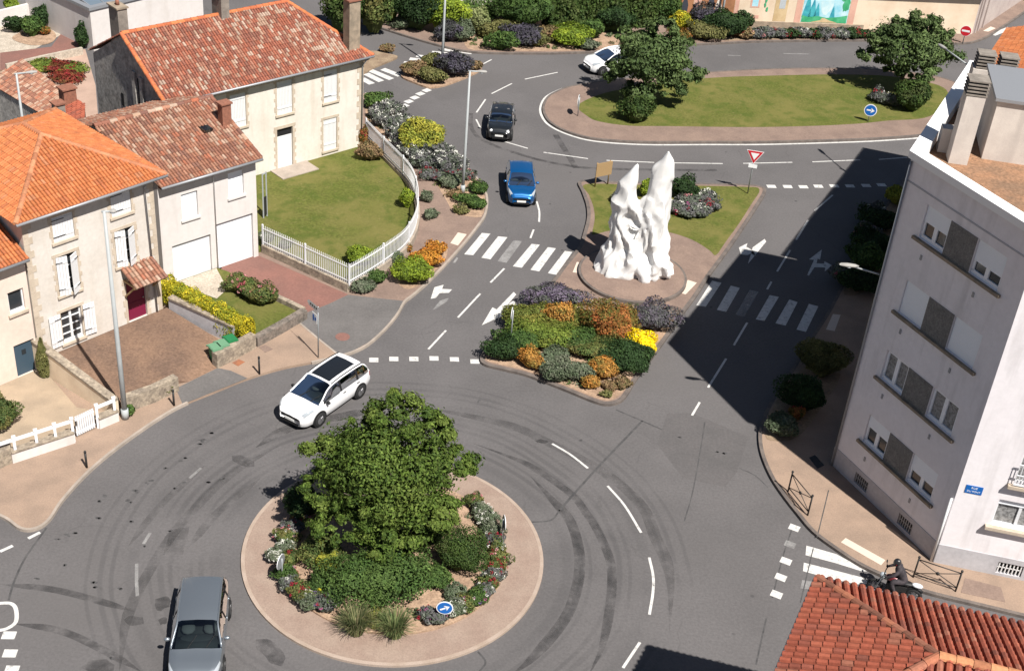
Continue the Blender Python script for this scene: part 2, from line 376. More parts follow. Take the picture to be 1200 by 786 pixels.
def kerb(name, path, m, w=.16, h=KH + .012, closed=False):
    mb = MB(); sweep(mb, path, w, -.05, h, closed); return struct(mb.build(name, m))
def ring(c, r, n=96): return [V3(c[0] + r * math.cos(2 * math.pi * k / n), c[1] + r * math.sin(2 * math.pi * k / n), 0) for k in range(n)]

sheet('ground', [(-1500, -300), (1500, -300), (1500, 2500), (-1500, 2500)], -.04, M['dirt'])
sheet('road', [(-70, 5), (90, 5), (90, 150), (-70, 150)], 0, M['asphalt'])

# --- left pavement, in front of the houses
A_edge = spline(gpts([(-60, 585), (0, 603), (24, 618), (42, 618), (57, 608), (72, 586), (95, 560), (120, 537), (150, 514), (185, 490), (213, 474), (250, 459), (290, 443), (330, 431), (365, 424), (397, 417)], KH), 5)
slab('pavement', A_edge + gpts([(345, 373), (300, 380), (170, 330), (-60, 420)], KH), KH, M['pink_pave'])
kerb('kerb', A_edge[:52], M['kerb'], w=.11); kerb('kerb', A_edge[70:], M['kerb'], w=.11)
sheet('driveway', gpts([(206, 455), (214, 473.5), (250, 459), (290, 443), (270, 434), (255, 431)], KH + .004), KH + .004, M['asphalt2'])
# --- pavement between the driveway and the avenue
B_edge = spline(gpts([(397, 417), (415, 411), (432, 402), (452, 384), (466, 367), (474, 353), (484, 345), (500, 331), (520, 311), (545, 283), (560, 264), (568, 252), (571, 237), (568, 222), (556, 205), (540, 190), (520, 172), (497, 156), (475, 141), (452, 124), (440, 116), (428, 109)], KH), 5)
slab('pavement', B_edge + gpts([(400, 120), (300, 220), (230, 320), (345, 373)], KH), KH, M['brown_pave'])
kerb('kerb', B_edge[25:], M['kerb'], w=.12); kerb('kerb', B_edge[:26], M['kerb'], w=.11, h=KH + .007)
sheet('driveway', gpts([(300, 298), (408, 345), (385, 356), (357, 367), (345, 363), (320, 350), (300, 337), (255, 322), (262, 310)], KH + .004), KH + .004, M['red_tar'])
sheet('driveway', gpts([(408, 345.3), (440, 349), (473, 352.5), (466, 366), (452, 383), (432, 401), (415, 410), (399, 416), (372, 395), (346, 373), (357, 367.3), (385, 356.3)], KH + .004), KH + .004, M['asphalt2'])
kerb('kerb', gpts([(346, 374), (372, 396), (397, 416)], KH), M['kerb'], w=.1, h=KH + .009)
# manhole on the driveway
def manhole(px, py, r, z, m, name='manhole_cover'):
    mb = MB(); c = G(px, py, z); mb.disc(c, (0, 0, 1), r, 24, th=.012); o = mb.build(name, m); return o
tag(manhole(401.5, 394.5, .34, KH + .008, M['red_tar']), 'round rust red manhole cover in the grey driveway apron', 'manhole')
def drain(pts, z, m, label):
    mb = MB(); mb.prism([G(a, b, z) for a, b in pts], .008); tag(mb.build('access_cover', m), label, 'access cover')
drain([(303, 407), (311, 404), (320, 409), (311, 413)], KH + .002, M['brown_pave'], 'square brown access cover in the pavement near the parking sign post')
drain([(272, 425), (280, 421), (287, 424), (279, 429)], KH + .002, M['mortar'], 'rust brown square cover in the pavement beside the green bins wall')

# --- roundabout
slab('roundabout_island', ring(RAC, 5.6), .09, M['island_pave'])
kerb('kerb', ring(RAC, 5.6), mat('island kerb', (.36, .285, .235), .9, var=(.3, .23, .18), scale=1.5, fine=.15), w=.14, h=.097, closed=True)
slab('planting_soil', ring(RAC, 4.25), .16, M['soil'], .05)
# --- splitter island with the sculpture
C_edge = spline(gpts([(680, 213), (684, 225), (689, 240), (690, 255), (686, 272), (681, 287), (672, 300), (662, 312), (650, 328), (632, 347), (612, 364), (590, 385), (575, 400), (566, 416), (568, 425), (590, 431), (615, 437), (640, 446), (668, 457), (695, 468), (711, 472), (725, 469), (734, 460), (745, 442), (768, 411), (790, 380), (800, 365), (815, 345), (830, 322), (850, 295), (870, 266), (885, 243), (896, 224), (890, 218.5), (870, 216.5), (800, 215), (740, 214), (700, 213)], KH), 5, True)
slab('traffic_island', C_edge, KH, M['brown_pave'])
kerb('kerb', C_edge, M['kerb_dark'], w=.2, closed=True)
sheet('lawn', spline(gpts([(686, 216), (740, 216.5), (800, 217.5), (870, 219), (890, 222), (880, 240), (866, 262), (850, 284), (839, 299), (831, 293), (811, 281), (783, 272), (750, 268), (717, 270), (696, 275), (694, 273), (697, 256), (695, 241), (690, 228)], KH), 4, True), KH + .006, M['grass'])
sheet('planting_soil', spline(gpts([(616, 366), (640, 352), (680, 349), (720, 356), (760, 362), (792, 372), (765, 409), (742, 440), (732, 457), (722, 466), (711, 469), (695, 465), (668, 454), (640, 443), (615, 434), (590, 428), (572, 423), (570, 416), (578, 401), (593, 386)], KH), 4, True), KH + .005, M['soil'])
SC = V3(5.95, 59.75, 0)
slab('sculpture_base', ring(SC, 2.7, 64), .3, M['brown_pave']); kerb('kerb', ring(SC, 2.76, 64), M['kerb_dark'], w=.14, h=.29, closed=True)
# --- long oval island at the top
D_edge = spline(gpts([(637, 125), (642, 114), (653, 107), (668, 101.5), (690, 97.5), (720, 93.5), (760, 89.5), (800, 86.5), (850, 83.5), (900, 81), (950, 80), (1000, 80.5), (1050, 83), (1090, 88), (1118, 96), (1136, 108), (1142, 124), (1130, 142), (1105, 153), (1078, 158), (1040, 161), (1000, 163), (900, 165.8), (829, 166), (753, 166), (697, 162), (666, 154), (647, 144.5), (639, 135)], KH), 5, True)
slab('traffic_island', D_edge, KH, M['brown_pave']); kerb('kerb', D_edge, M['kerb_dark'], closed=True)
sheet('lawn', spline(gpts([(677, 124.5), (688, 136), (702, 142.5), (737, 147.5), (778, 148), (854, 149), (900, 149), (960, 147.5), (1007, 145), (1042, 141.5), (1083, 138.5), (1103, 127), (1111, 109), (1093, 98), (1042, 89.5), (990, 87.5), (938, 88), (900, 89), (850, 90.5), (809, 93.5), (778, 97), (727, 105), (697, 113)], KH), 4, True), KH + .006, M['grass'])
# --- right pavement round the apartment block
E_edge = spline(gpts([(1085, 190), (1064, 207), (1046, 232), (1020, 268), (1001, 304), (986, 338), (970, 368), (948, 402), (925, 440), (905, 470), (893, 497), (891, 515), (895, 535), (905, 558), (918, 578), (935, 600), (955, 623), (985, 645), (1010, 661), (1040, 675), (1070, 687), (1100, 696), (1150, 708), (1200, 720), (1320, 748)], KH), 5)
slab('pavement', E_edge + gpts([(1500, 640), (1500, 250), (1150, 150)], KH), KH, M['pink_pave']); kerb('kerb', E_edge, M['kerb_dark'])
sheet('planting_soil', spline(gpts([(1058, 220), (1070, 222), (1048, 262), (1030, 300), (1014, 340), (992, 346), (990, 338), (1003, 305), (1022, 270)], KH), 3, True), KH + .005, M['dirt'])
sheet('planting_soil', spline(gpts([(935, 436), (972, 420), (985, 440), (962, 478), (935, 512), (903, 516), (897, 505), (908, 473)], KH), 3, True), KH + .005, M['dirt'])
# --- far pavement and beds
F_edge = spline(gpts([(415, 24), (430, 28), (450, 33.5), (480, 43), (519, 54), (545, 59.5), (570, 61.5), (600, 62), (650, 62), (707, 60), (760, 56.5), (801, 52.5), (850, 50), (900, 48), (1009, 47), (1080, 49), (1129, 50.5), (1154, 44), (1175, 31), (1200, 14), (1225, -8), (1260, -40)], KH), 4)
slab('pavement', F_edge + gpts([(1100, -120), (330, -120), (380, 0)], KH), KH, M['brown_pave']); kerb('kerb', F_edge, M['kerb_dark'])
sheet('planting_soil', spline(gpts([(548, 57), (575, 59), (620, 60), (680, 59.5), (740, 55.5), (795, 49), (820, 47), (815, 38), (770, 44), (730, 40), (690, 38), (600, 36), (560, 34), (545, 42)], KH), 3, True), KH + .005, M['soil'])
sheet('planting_soil', gpts([(850, 48), (900, 46.5), (1009, 45.5), (1009, 40.5), (900, 36), (850, 38)], KH), KH + .005, M['dirt'])
slab('traffic_island', spline(gpts([(470, 89), (480, 83), (496, 76.5), (515, 70), (530, 71), (548, 75), (565, 79.5), (552, 88), (536, 94.5), (520, 100), (503, 102), (487, 97)], KH), 4, True), KH, M['soil'])
slab('verge', spline(gpts([(415, 62), (436, 59.5), (450, 62), (466, 66), (455, 72), (440, 78), (420, 86)], KH), 4, True), KH, M['dirt'])
# planted strip beside the avenue (its soil)
sheet('planting_soil', spline(gpts([(431, 112), (452, 126), (478, 144), (500, 160), (524, 178), (546, 198), (560, 213), (567, 226), (568, 238), (564, 254), (545, 253), (532, 250), (522, 233), (510, 215), (496, 200), (478, 183), (455, 164), (440, 150), (429, 138)], KH), 3, True), KH + .005, M['soil'])
sheet('planting_soil', spline(gpts([(463, 327), (470, 313), (490, 297), (505, 287), (523, 290), (522, 303), (505, 322), (488, 336), (474, 338)], KH), 3, True), KH + .006, M['soil'])

# ------------------------------------------------------------------ markings
ZM = .005
def marks(name, polys, m=None, z=ZM):
    mb = MB()
    for p in polys: mb.sheet([np.array([q[0], q[1], z]) for q in p])
    return struct(mb.build(name, m or M['paint']))
def P4(*px): return gpts(px, ZM)
def para(t0, t1, b0, b1): return P4(t0, t1, b1, b0)
def strip(pts, w, sub=6, taper=False):
    """polygon pieces of a painted line along surveyed pixel points"""
    P = spline([G(a, b, ZM) for a, b in pts], sub) if len(pts) > 2 or taper else [G(a, b, ZM) for a, b in pts]
    out = []; Ls = []; 
    for i in range(len(P)):
        t = P[min(i + 1, len(P) - 1)] - P[max(i - 1, 0)]; t = t / np.linalg.norm(t); nn = V3(-t[1], t[0], 0); f_ = i / (len(P) - 1); ww = w * (min(1, .04 + 5 * min(f_, 1 - f_)) if taper else 1); Ls.append((P[i] + nn * ww / 2, P[i] - nn * ww / 2))
    for a, b in zip(Ls[:-1], Ls[1:]): out.append([a[0], a[1], b[1], b[0]])
    return out
def squares(pts, w, d, ang):
    out = []; c, s = math.cos(ang), math.sin(ang); ex = V3(c, s, 0) * w / 2; ey = V3(-s, c, 0) * d / 2
    for a, b in pts: q = G(a, b, ZM); out.append([q - ex - ey, q + ex - ey, q + ex + ey, q - ex + ey])
    return out
marks('zebra_crossing', [para((564.7, 273), (574.8, 273.8), (544, 298), (554.5, 299)), para((583.7, 277), (594.7, 278), (564, 302), (574.8, 303.8)), para((623, 285.8), (632.6, 286.8), (601, 312), (611.5, 313.7)), para((642, 289.6), (651.5, 291), (621.6, 316), (631.8, 318)), para((662, 294), (670.7, 295.4), (642, 320), (652, 322))])
marks('zebra_crossing', [para((602, 281.4), (612, 282.7), (583, 306), (593.5, 308))], M['paint_worn'])
marks('zebra_crossing', [para((834.4, 328.8), (845.4, 331.4), (816, 357.6), (827, 359.4)), para((856.4, 334.7), (866.9, 337.4), (840, 363), (851, 365.3)), para((902, 345.7), (912.7, 347.9), (885.7, 374), (895.8, 376)), para((925, 350.8), (934.7, 354), (908.7, 378.7), (920.6, 381.4)), para((948, 356), (959, 358.9), (933.4, 386), (944.4, 388.8))])
marks('zebra_crossing', [para((878.4, 339.8), (889.4, 341.6), (862, 368.6), (872, 370.8))], M['paint_worn'])
marks('zebra_crossing', [sum([], p) for p in strip([(473, 73.5), (502, 77)], .5) + strip([(480, 69), (511, 72.8)], .5) + strip([(488, 65.5), (516, 69)], .5) + strip([(506, 61.3), (542, 65)], .5) + strip([(520, 58), (553, 62.3)], .5)])
marks('zebra_crossing', strip([(424, 92), (436, 98.5)], .5) + strip([(429, 86.5), (447, 95.5)], .5) + strip([(434, 82.5), (459, 93)], .5) + strip([(448.4, 81), (469, 89)], .5))
marks('zebra_crossing', strip([(1163, 41), (1184, 33)], .5) + strip([(1180, 44.5), (1200, 37)], .5) + strip([(1197, 48), (1216, 41)], .5))
marks('zebra_crossing', [P4((945, 638.8), (980, 648.8), (1017, 668.8), (1010, 669), (978, 659), (944, 650)), P4((942, 658.8), (975, 667), (1010, 676), (1020, 684), (1004, 684), (975, 678), (941, 668.8))])
marks('zebra_crossing', [P4((940, 679), (952, 681), (975, 686), (970, 692), (938, 689))], M['paint_worn'])
s1 = G(438, 421.6); s2 = G(556.5, 423.4); aL = math.atan2(s2[1] - s1[1], s2[0] - s1[0])
marks('give_way_line', squares([(438, 421.6), (461.5, 420.4), (485, 420.4), (508.6, 419.8), (532.5, 420.9), (556.5, 423.4)], .42, .36, aL))
marks('give_way_line', squares([(904, 218.5), (923, 218.7), (941.5, 219), (959, 218.3), (977.6, 218), (996, 218), (1015, 217.5), (1033, 216.7)], .55, .4, .15))
marks('give_way_line', squares([(930.8, 618), (921, 657), (915, 676), (910, 696)], .42, .36, -.42)); marks('give_way_line', squares([(925.8, 637.5)], .42, .36, -.42), M['paint_worn'])
marks('give_way_line', squares([(468, 128.5), (474, 124), (479, 119), (486, 114.5), (492.6, 110), (500, 106)], .55, .45, .9))
marks('give_way_line', squares([(10.5, 743.8), (11.7, 765), (14, 784)], .45, .36, .1))
LINES = [[(629, 236), (632, 248), (631.8, 260)], [(625.4, 269), (621.6, 279)], [(574.8, 331), (591, 314.5)], [(536.6, 372), (562.8, 344)], [(502, 409), (522.6, 387)],
         [(860, 404.3), (875.7, 377.8)], [(829.8, 453.8), (851, 420)], [(899, 339), (904, 330)], [(811, 486.5), (820, 471)], [(954.7, 247), (975.8, 228.5)], [(933, 281), (947, 258)], [(910.7, 318), (926, 293)],
         [(558.3, 132), (569, 116.5)], [(576, 110), (600, 98)], [(558, 140), (563, 150)], [(564.6, 76), (576, 70)], [(615, 93), (653.4, 85)], [(591, 166), (618.6, 174)], [(637, 178.6), (689, 186)], [(710.7, 188), (766.7, 190.5)], [(789.6, 191), (847, 191.8)], [(871, 191.6), (928.5, 190.3)], [(952, 189.8), (1008, 187.5)], [(1030, 187), (1063, 184.5)],
         [(647, 519.6), (668, 532), (689, 548.3)], [(712, 569), (732, 592), (751.4, 623.7)], [(760.8, 652.7), (765.5, 675), (765, 695), (761, 719.6)], [(750, 752), (730, 782)]]
marks('lane_line', sum([strip(l, .105) for l in LINES], []))
marks('lane_line', sum([strip(l, .12) for l in [[(853, 65), (868, 65.6)], [(918, 63), (948, 63.6)], [(160.3, 660), (160, 680), (161, 698)], [(168, 637), (176, 624)], [(222, 560), (236, 548)], [(536, 302), (532, 308)]]], []), M['paint_worn'])
marks('lane_line', sum([strip(l, .14) for l in [[(0, 645.8), (15, 639)], [(33, 630.5), (47, 623.4)]]], []))
marks('splitter_outline', strip([(-4, 706.5), (12, 706.5), (18.5, 713), (18.5, 728), (8, 736), (-4, 738.5)], .14, 5))
mbw = MB(); off = []
for i, p in enumerate(D_edge):
    t = D_edge[(i + 1) % len(D_edge)] - D_edge[i - 1]; t = t / np.linalg.norm(t); off.append(p + V3(-t[1], t[0], 0) * -.2)
cD = np.mean(D_edge, axis=0)
off2 = []
for i, p in enumerate(D_edge):
    t = D_edge[(i + 1) % len(D_edge)] - D_edge[i - 1]; t = t / np.linalg.norm(t); nn = V3(t[1], -t[0], 0)
    if nn @ (p - cD) < 0: nn = -nn
    off2.append(p + nn * .2)
sweep(mbw, off2, .16, -.02, .006, True); struct(mbw.build('edge_line', M['paint']))
# arrows
marks('road_arrow', [P4((564.6, 381), (577, 360), (582, 362.5), (602, 342), (605, 345), (588, 365), (593, 368)), P4((592, 358.5), (602, 352), (607, 361), (602.5, 361), (600, 357), (594.5, 361.5))])
marks('road_arrow', [P4((504.7, 350), (509, 336.5), (520, 333.5), (518, 338.5), (530, 339), (526, 343), (515, 343.5), (511, 349))])
marks('road_arrow', [P4((507, 363), (516, 352), (526, 349), (524, 353), (512, 361))], M['paint_worn'])
marks('road_arrow', [P4((866, 290), (876, 285), (874.5, 289), (882, 293.5), (886, 300), (880, 297), (876, 299), (868, 298)), P4((882, 290), (896, 280), (898, 283), (880, 305), (876.5, 309), (880, 298))])
marks('road_arrow', [P4((948, 304), (963, 292.5), (961, 304), (958, 303), (957, 308.5), (966, 309), (966, 306), (975, 311), (966.5, 318), (967, 313.5), (954.5, 313), (948, 323), (946, 322), (954, 304.5))])
marks('tactile_strip', [gpts([(536.6, 272.5), (547, 274.6), (536.6, 287.8), (527.7, 285)], KH), gpts([(676, 307), (686.5, 308.5), (680, 320.5), (671, 319)], KH), gpts([(806, 328), (816.6, 331.4), (803.5, 345), (796, 343)], KH), gpts([(976, 368), (985, 369), (978, 388), (968, 386)], KH), gpts([(985.5, 635), (991, 630), (1037.5, 656), (1032.5, 662)], KH), gpts([(1152, 36.5), (1161, 31.5), (1167, 33.5), (1158, 37.5)], KH)], mat('cream tactile paving', (.58, .48, .40), .8, fine=.08), KH + .006)
# skid marks, tar seams and repairs
ZM = .0035
marks('tyre_mark', strip([(622, 558), (648, 586), (668.7, 611), (679, 649.6), (676, 688), (661, 726), (625.4, 769), (600, 790)], .42, 6, True), M['rubber_mark'], .0024)
marks('tyre_mark', strip([(554, 519), (600, 536), (625, 547.6), (668.7, 578), (686.5, 600), (699, 619), (714.5, 654.7), (717, 688), (712, 728.5), (704, 761.6), (690, 790)], .36, 6, True), M['rubber_mark'], .003)
marks('tyre_mark', strip([(500, 478), (534, 484), (600, 499), (638, 516), (676, 535), (714.5, 557.8), (752.7, 593), (768, 629), (780.7, 657), (786, 688), (784.5, 738.7)], .5, 6, True), M['rubber_faint'], .0018)
marks('tyre_mark', strip([(300, 524), (338, 502), (402, 487), (440, 480)], .5, 6, True) + strip([(272, 534), (298, 546)], .5, 6, True) + strip([(300, 749), (318, 762), (330, 780)], .6, 6, True), M['rubber_mark'], .0021)
marks('tyre_mark', strip([(330, 520), (270, 556), (215, 610), (180, 660), (150, 720), (140, 786)], .4, 6, True) + strip([(305, 560), (255, 600), (222, 640)], .35, 6, True) + strip([(240, 545), (190, 590), (150, 640)], .3, 6, True), M['rubber_faint'], .0027)
marks('tyre_mark', strip([(15, 730), (71, 738.7), (122, 761.6), (165, 786)], .3, 6, True) + strip([(0, 684), (60, 690), (110, 702), (158, 716)], .3, 6, True), M['rubber_mark'], .0015)
def blot(px, py, rx, ry): c = G(px, py); return [c + V3(math.cos(t) * rx * rs0.uniform(.75, 1.15), math.sin(t) * ry * rs0.uniform(.75, 1.15), 0) for t in np.linspace(0, 2 * math.pi, 15)[:-1]]
rs0 = random.Random(4)
marks('oil_stain', [blot(116, 780, .6, .32), blot(157, 727, .36, .24), blot(190, 706, .3, .36), blot(635, 517, .3, .16), blot(191, 727, .16, .2)], M['rubber_mark'], .0012)
marks('tar_seam', strip([(654.7, 598.5), (700, 548), (752.7, 493)], .1) + strip([(722, 480), (752.7, 493), (775.6, 503)], .07) + strip([(623, 611.5), (645.8, 609), (656, 597)], .07) + strip([(10, 703), (17, 680), (30.5, 652), (54.7, 618)], .08) + strip([(826, 494), (822, 520), (812, 575), (802, 610)], .05) + strip([(866, 548), (885, 557), (900, 571)], .05) + strip([(898, 724), (886, 778)], .06) + strip([(560, 763), (569, 775), (562, 786)], .07) + strip([(930, 614), (918, 650), (905, 700)], .05), M['patch'], .0042)
marks('tar_seam', strip([(651, 158), (661, 174), (675, 197)], .38) + strip([(600, 178), (630, 187), (660, 193), (690, 197), (760, 199), (840, 199.5)], .28) + strip([(552, 133), (552, 148), (562, 162), (590, 175), (602, 178.5)], .28), M['rubber_mark'], .0042)
tar_ = []
for a_, b_ in ((247, 507), (240, 514), (236.6, 516.5), (233, 519), (217, 536), (212, 539), (195, 549), (177.5, 563), (172, 566), (161, 577.6), (159, 574), (152, 589), (150, 586), (122, 581), (118, 587), (155, 610.6), (76.4, 660.8), (112, 687.7), (110, 683), (68, 632), (79.6, 626.7), (88, 625), (115, 607), (43, 678), (205, 573), (215, 565), (245, 565), (198, 622), (170, 640), (262, 560), (130, 770), (140, 690), (797, 513), (849, 531), (840, 530), (560, 470)):
    for _ in range(2): tar_.append(blot(a_ + rs0.uniform(-2, 2), b_ + rs0.uniform(-1.2, 1.2), rs0.uniform(.04, .12), rs0.uniform(.03, .08)))
marks('tar_spots', tar_, M['patch'], .0039)
marks('road_repair', [gpts([(782, 484), (812, 484), (877, 512), (864, 552), (850, 570), (800, 560), (770, 520)])], mat('newer asphalt', (.102, .095, .095), .9, var=(.09, .085, .085), scale=.7, fine=.13, fscale=9.), .0009)
marks('road_repair', [gpts([(199, 620), (222, 617), (219, 632), (214, 650), (191, 650), (196, 634)])], M['rubber_faint'], .0013)
# ------------------------------------------------------------------ facades, windows, roofs
rs = random.Random(5)
class Fac:
    """a vertical wall plane seen from outside: A = left foot, B = right foot"""
    def __init__(s, A, B):
        s.A = np.array([A[0], A[1], 0.]); s.B = np.array([B[0], B[1], 0.]); d = s.B - s.A; s.L = np.linalg.norm(d); s.u = d / s.L; s.n = np.cross(s.u, V3(0, 0, 1))
    def P(s, u, v, d=0.): return s.A + s.u * u + V3(0, 0, v) + s.n * d
    def uv(s, px, py):
        r = ray(px, py); o = V3(0, 0, CAMH); t = ((s.A - o) @ s.n) / (r @ s.n); p = o + r * t; return (p - s.A) @ s.u, p[2]
    def rect(s, tl, br):
        a, b = s.uv(*tl), s.uv(*br); return [min(a[0], b[0]), max(a[0], b[0]), min(a[1], b[1]), max(a[1], b[1])]
def wall(mb, F, u0, u1, v0, v1, holes=(), depth=.18, off=0.):
    us = sorted({u0, u1, *[min(max(x, u0), u1) for h in holes for x in h[:2]]}); vs = sorted({v0, v1, *[min(max(x, v0), v1) for h in holes for x in h[2:4]]})
    for i in range(len(us) - 1):
        for j in range(len(vs) - 1):
            cu, cv = (us[i] + us[i + 1]) / 2, (vs[j] + vs[j + 1]) / 2
            if any(h[0] < cu < h[1] and h[2] < cv < h[3] for h in holes): continue
            mb.quad(F.P(us[i], vs[j], off), F.P(us[i + 1], vs[j], off), F.P(us[i + 1], vs[j + 1], off), F.P(us[i], vs[j + 1], off))
    for a, b, c, d in [h[:4] for h in holes]:
        q = [(a, c), (b, c), (b, d), (a, d)]
        for k in range(4):
            p0, p1 = q[k], q[(k + 1) % 4]; mb.quad(F.P(*p0, off), F.P(*p0, off - depth), F.P(*p1, off - depth), F.P(*p1, off))
def fbox(mb, F, u0, u1, v0, v1, d0, d1, col=None): mb.obox(F.P(u0, v0, d0), F.u * (u1 - u0), F.n * (d1 - d0), V3(0, 0, v1 - v0), col)
def window(par, F, h, depth=.16, cols=2, rows=1, fm='white_pvc', gm='glass', fw=.06, shut=0., label=None):
    """frame in a wall opening with pane sub-part; shut = how far a roller shutter is lowered (0..1)"""
    u0, u1, v0, v1 = h; d0, d1 = -depth - .04, -depth + .03; mb = MB(); e = .004
    for a, b, c, d in ((u0 + e, u1 - e, v0 + e, v0 + fw * 1.35 + .02), (u0 + e, u1 - e, v1 - fw, v1 - e), (u0 + e, u0 + fw, v0 + fw + .02, v1 - fw), (u1 - fw, u1 - e, v0 + fw + .02, v1 - fw)): fbox(mb, F, a, b, c, d, d0, d1)
    for k in range(1, cols):
        u = u0 + (u1 - u0) * k / cols; w = (fw * .9 if fw > .08 else .055) if cols == 2 else .03; fbox(mb, F, u - w, u + w, v0 + fw + .02, v1 - fw, d0, d1 + .004)
    for k in range(1, rows):
        v = v0 + (v1 - v0) * k / rows
        for i in range(cols):
            a = u0 + (u1 - u0) * i / cols + .06; b = u0 + (u1 - u0) * (i + 1) / cols - .06; fbox(mb, F, a, b, v - .02, v + .02, d0, d1 - .003)
    w = mb.build('window', M[fm], par); 
    g = MB(); fbox(g, F, u0 + e, u1 - e, v0 + e, v1 - e, d0 - .02, d0 + .012); g.build('pane', M[gm], w)
    if shut > 0:
        s = MB(); vb = v1 - (v1 - v0) * shut; n = max(3, int((v1 - vb) / .055)); hh = (v1 - vb) / n
        for k in range(n): fbox(s, F, u0 + .02, u1 - .02, vb + k * hh + .004, vb + (k + 1) * hh, d1 + .008, d1 + .028)
        s.build('roller_shutter', M['shutter'], w)
    return w
def plank_shutter(par, F, h, off=-.06, m='white_paint', n=5, hinges=True, name='shutter', ang=0., hinge='l'):
    u0, u1, v0, v1 = h; mb = MB(); w = (u1 - u0) / n; c, s = math.cos(ang), math.sin(ang)
    hu = u0 if hinge == 'l' else u1; sg = 1 if hinge == 'l' else -1
    ex = (F.u * c * sg + F.n * s); ey = (F.n * c - F.u * s * sg)
    for k in range(n): mb.obox(F.P(hu, v0, off) + ex * (w * k + .005), ex * (w - .01), ey * .035, V3(0, 0, v1 - v0))
    for t in (.16, .84): mb.obox(F.P(hu, v0 + (v1 - v0) * t, off) + ex * .03 + ey * .035, ex * (u1 - u0 - .06), ey * .025, V3(0, 0, .09))
    o = mb.build(name, M[m], par)
    if hinges:
        hb = MB()
        for t in (.18, .86): hb.obox(F.P(hu, v0 + (v1 - v0) * t, off) + ex * -.03 + ey * .062, ex * (u1 - u0) * .6, ey * .012, V3(0, 0, .035))
        hb.build('hinge', M['metal_dark'], o)
    return o
def surround(par, F, h, w=.12, d=.02, m='quoin', sill=True, lintel=True):
    u0, u1, v0, v1 = h; mb = MB(); v = v0; k = 0
    while v < v1 - .02:
        hh = min(rs.uniform(.2, .34), v1 - v)
        for sd in (0, 1):
            ww = w * (1.45 if (k + sd) % 2 else .8); a = (u0 - ww, u0) if sd == 0 else (u1, u1 + ww); fbox(mb, F, *a, v, v + hh - .008, 0.002, d)
        v += hh; k += 1
    if lintel: fbox(mb, F, u0 - w * 1.3, u1 + w * 1.3, v1 + .003, v1 + w * 1.2, .002, d + .004)
    if sill: fbox(mb, F, u0 - w, u1 + w, v0 - .12, v0 - .003, .002, .09)
    return mb.build('window_surround', M[m], par)
def gutter(par, a, b, r=.07, name='gutter'): mb = MB(); mb.tube([a, b], r, 8); return mb.build(name, M['zinc'], par, True)
def pipe(par, pts, r=.045, m='zinc', name='downpipe'): mb = MB(); mb.tube(pts, r, 8); return mb.build(name, M[m], par, True)

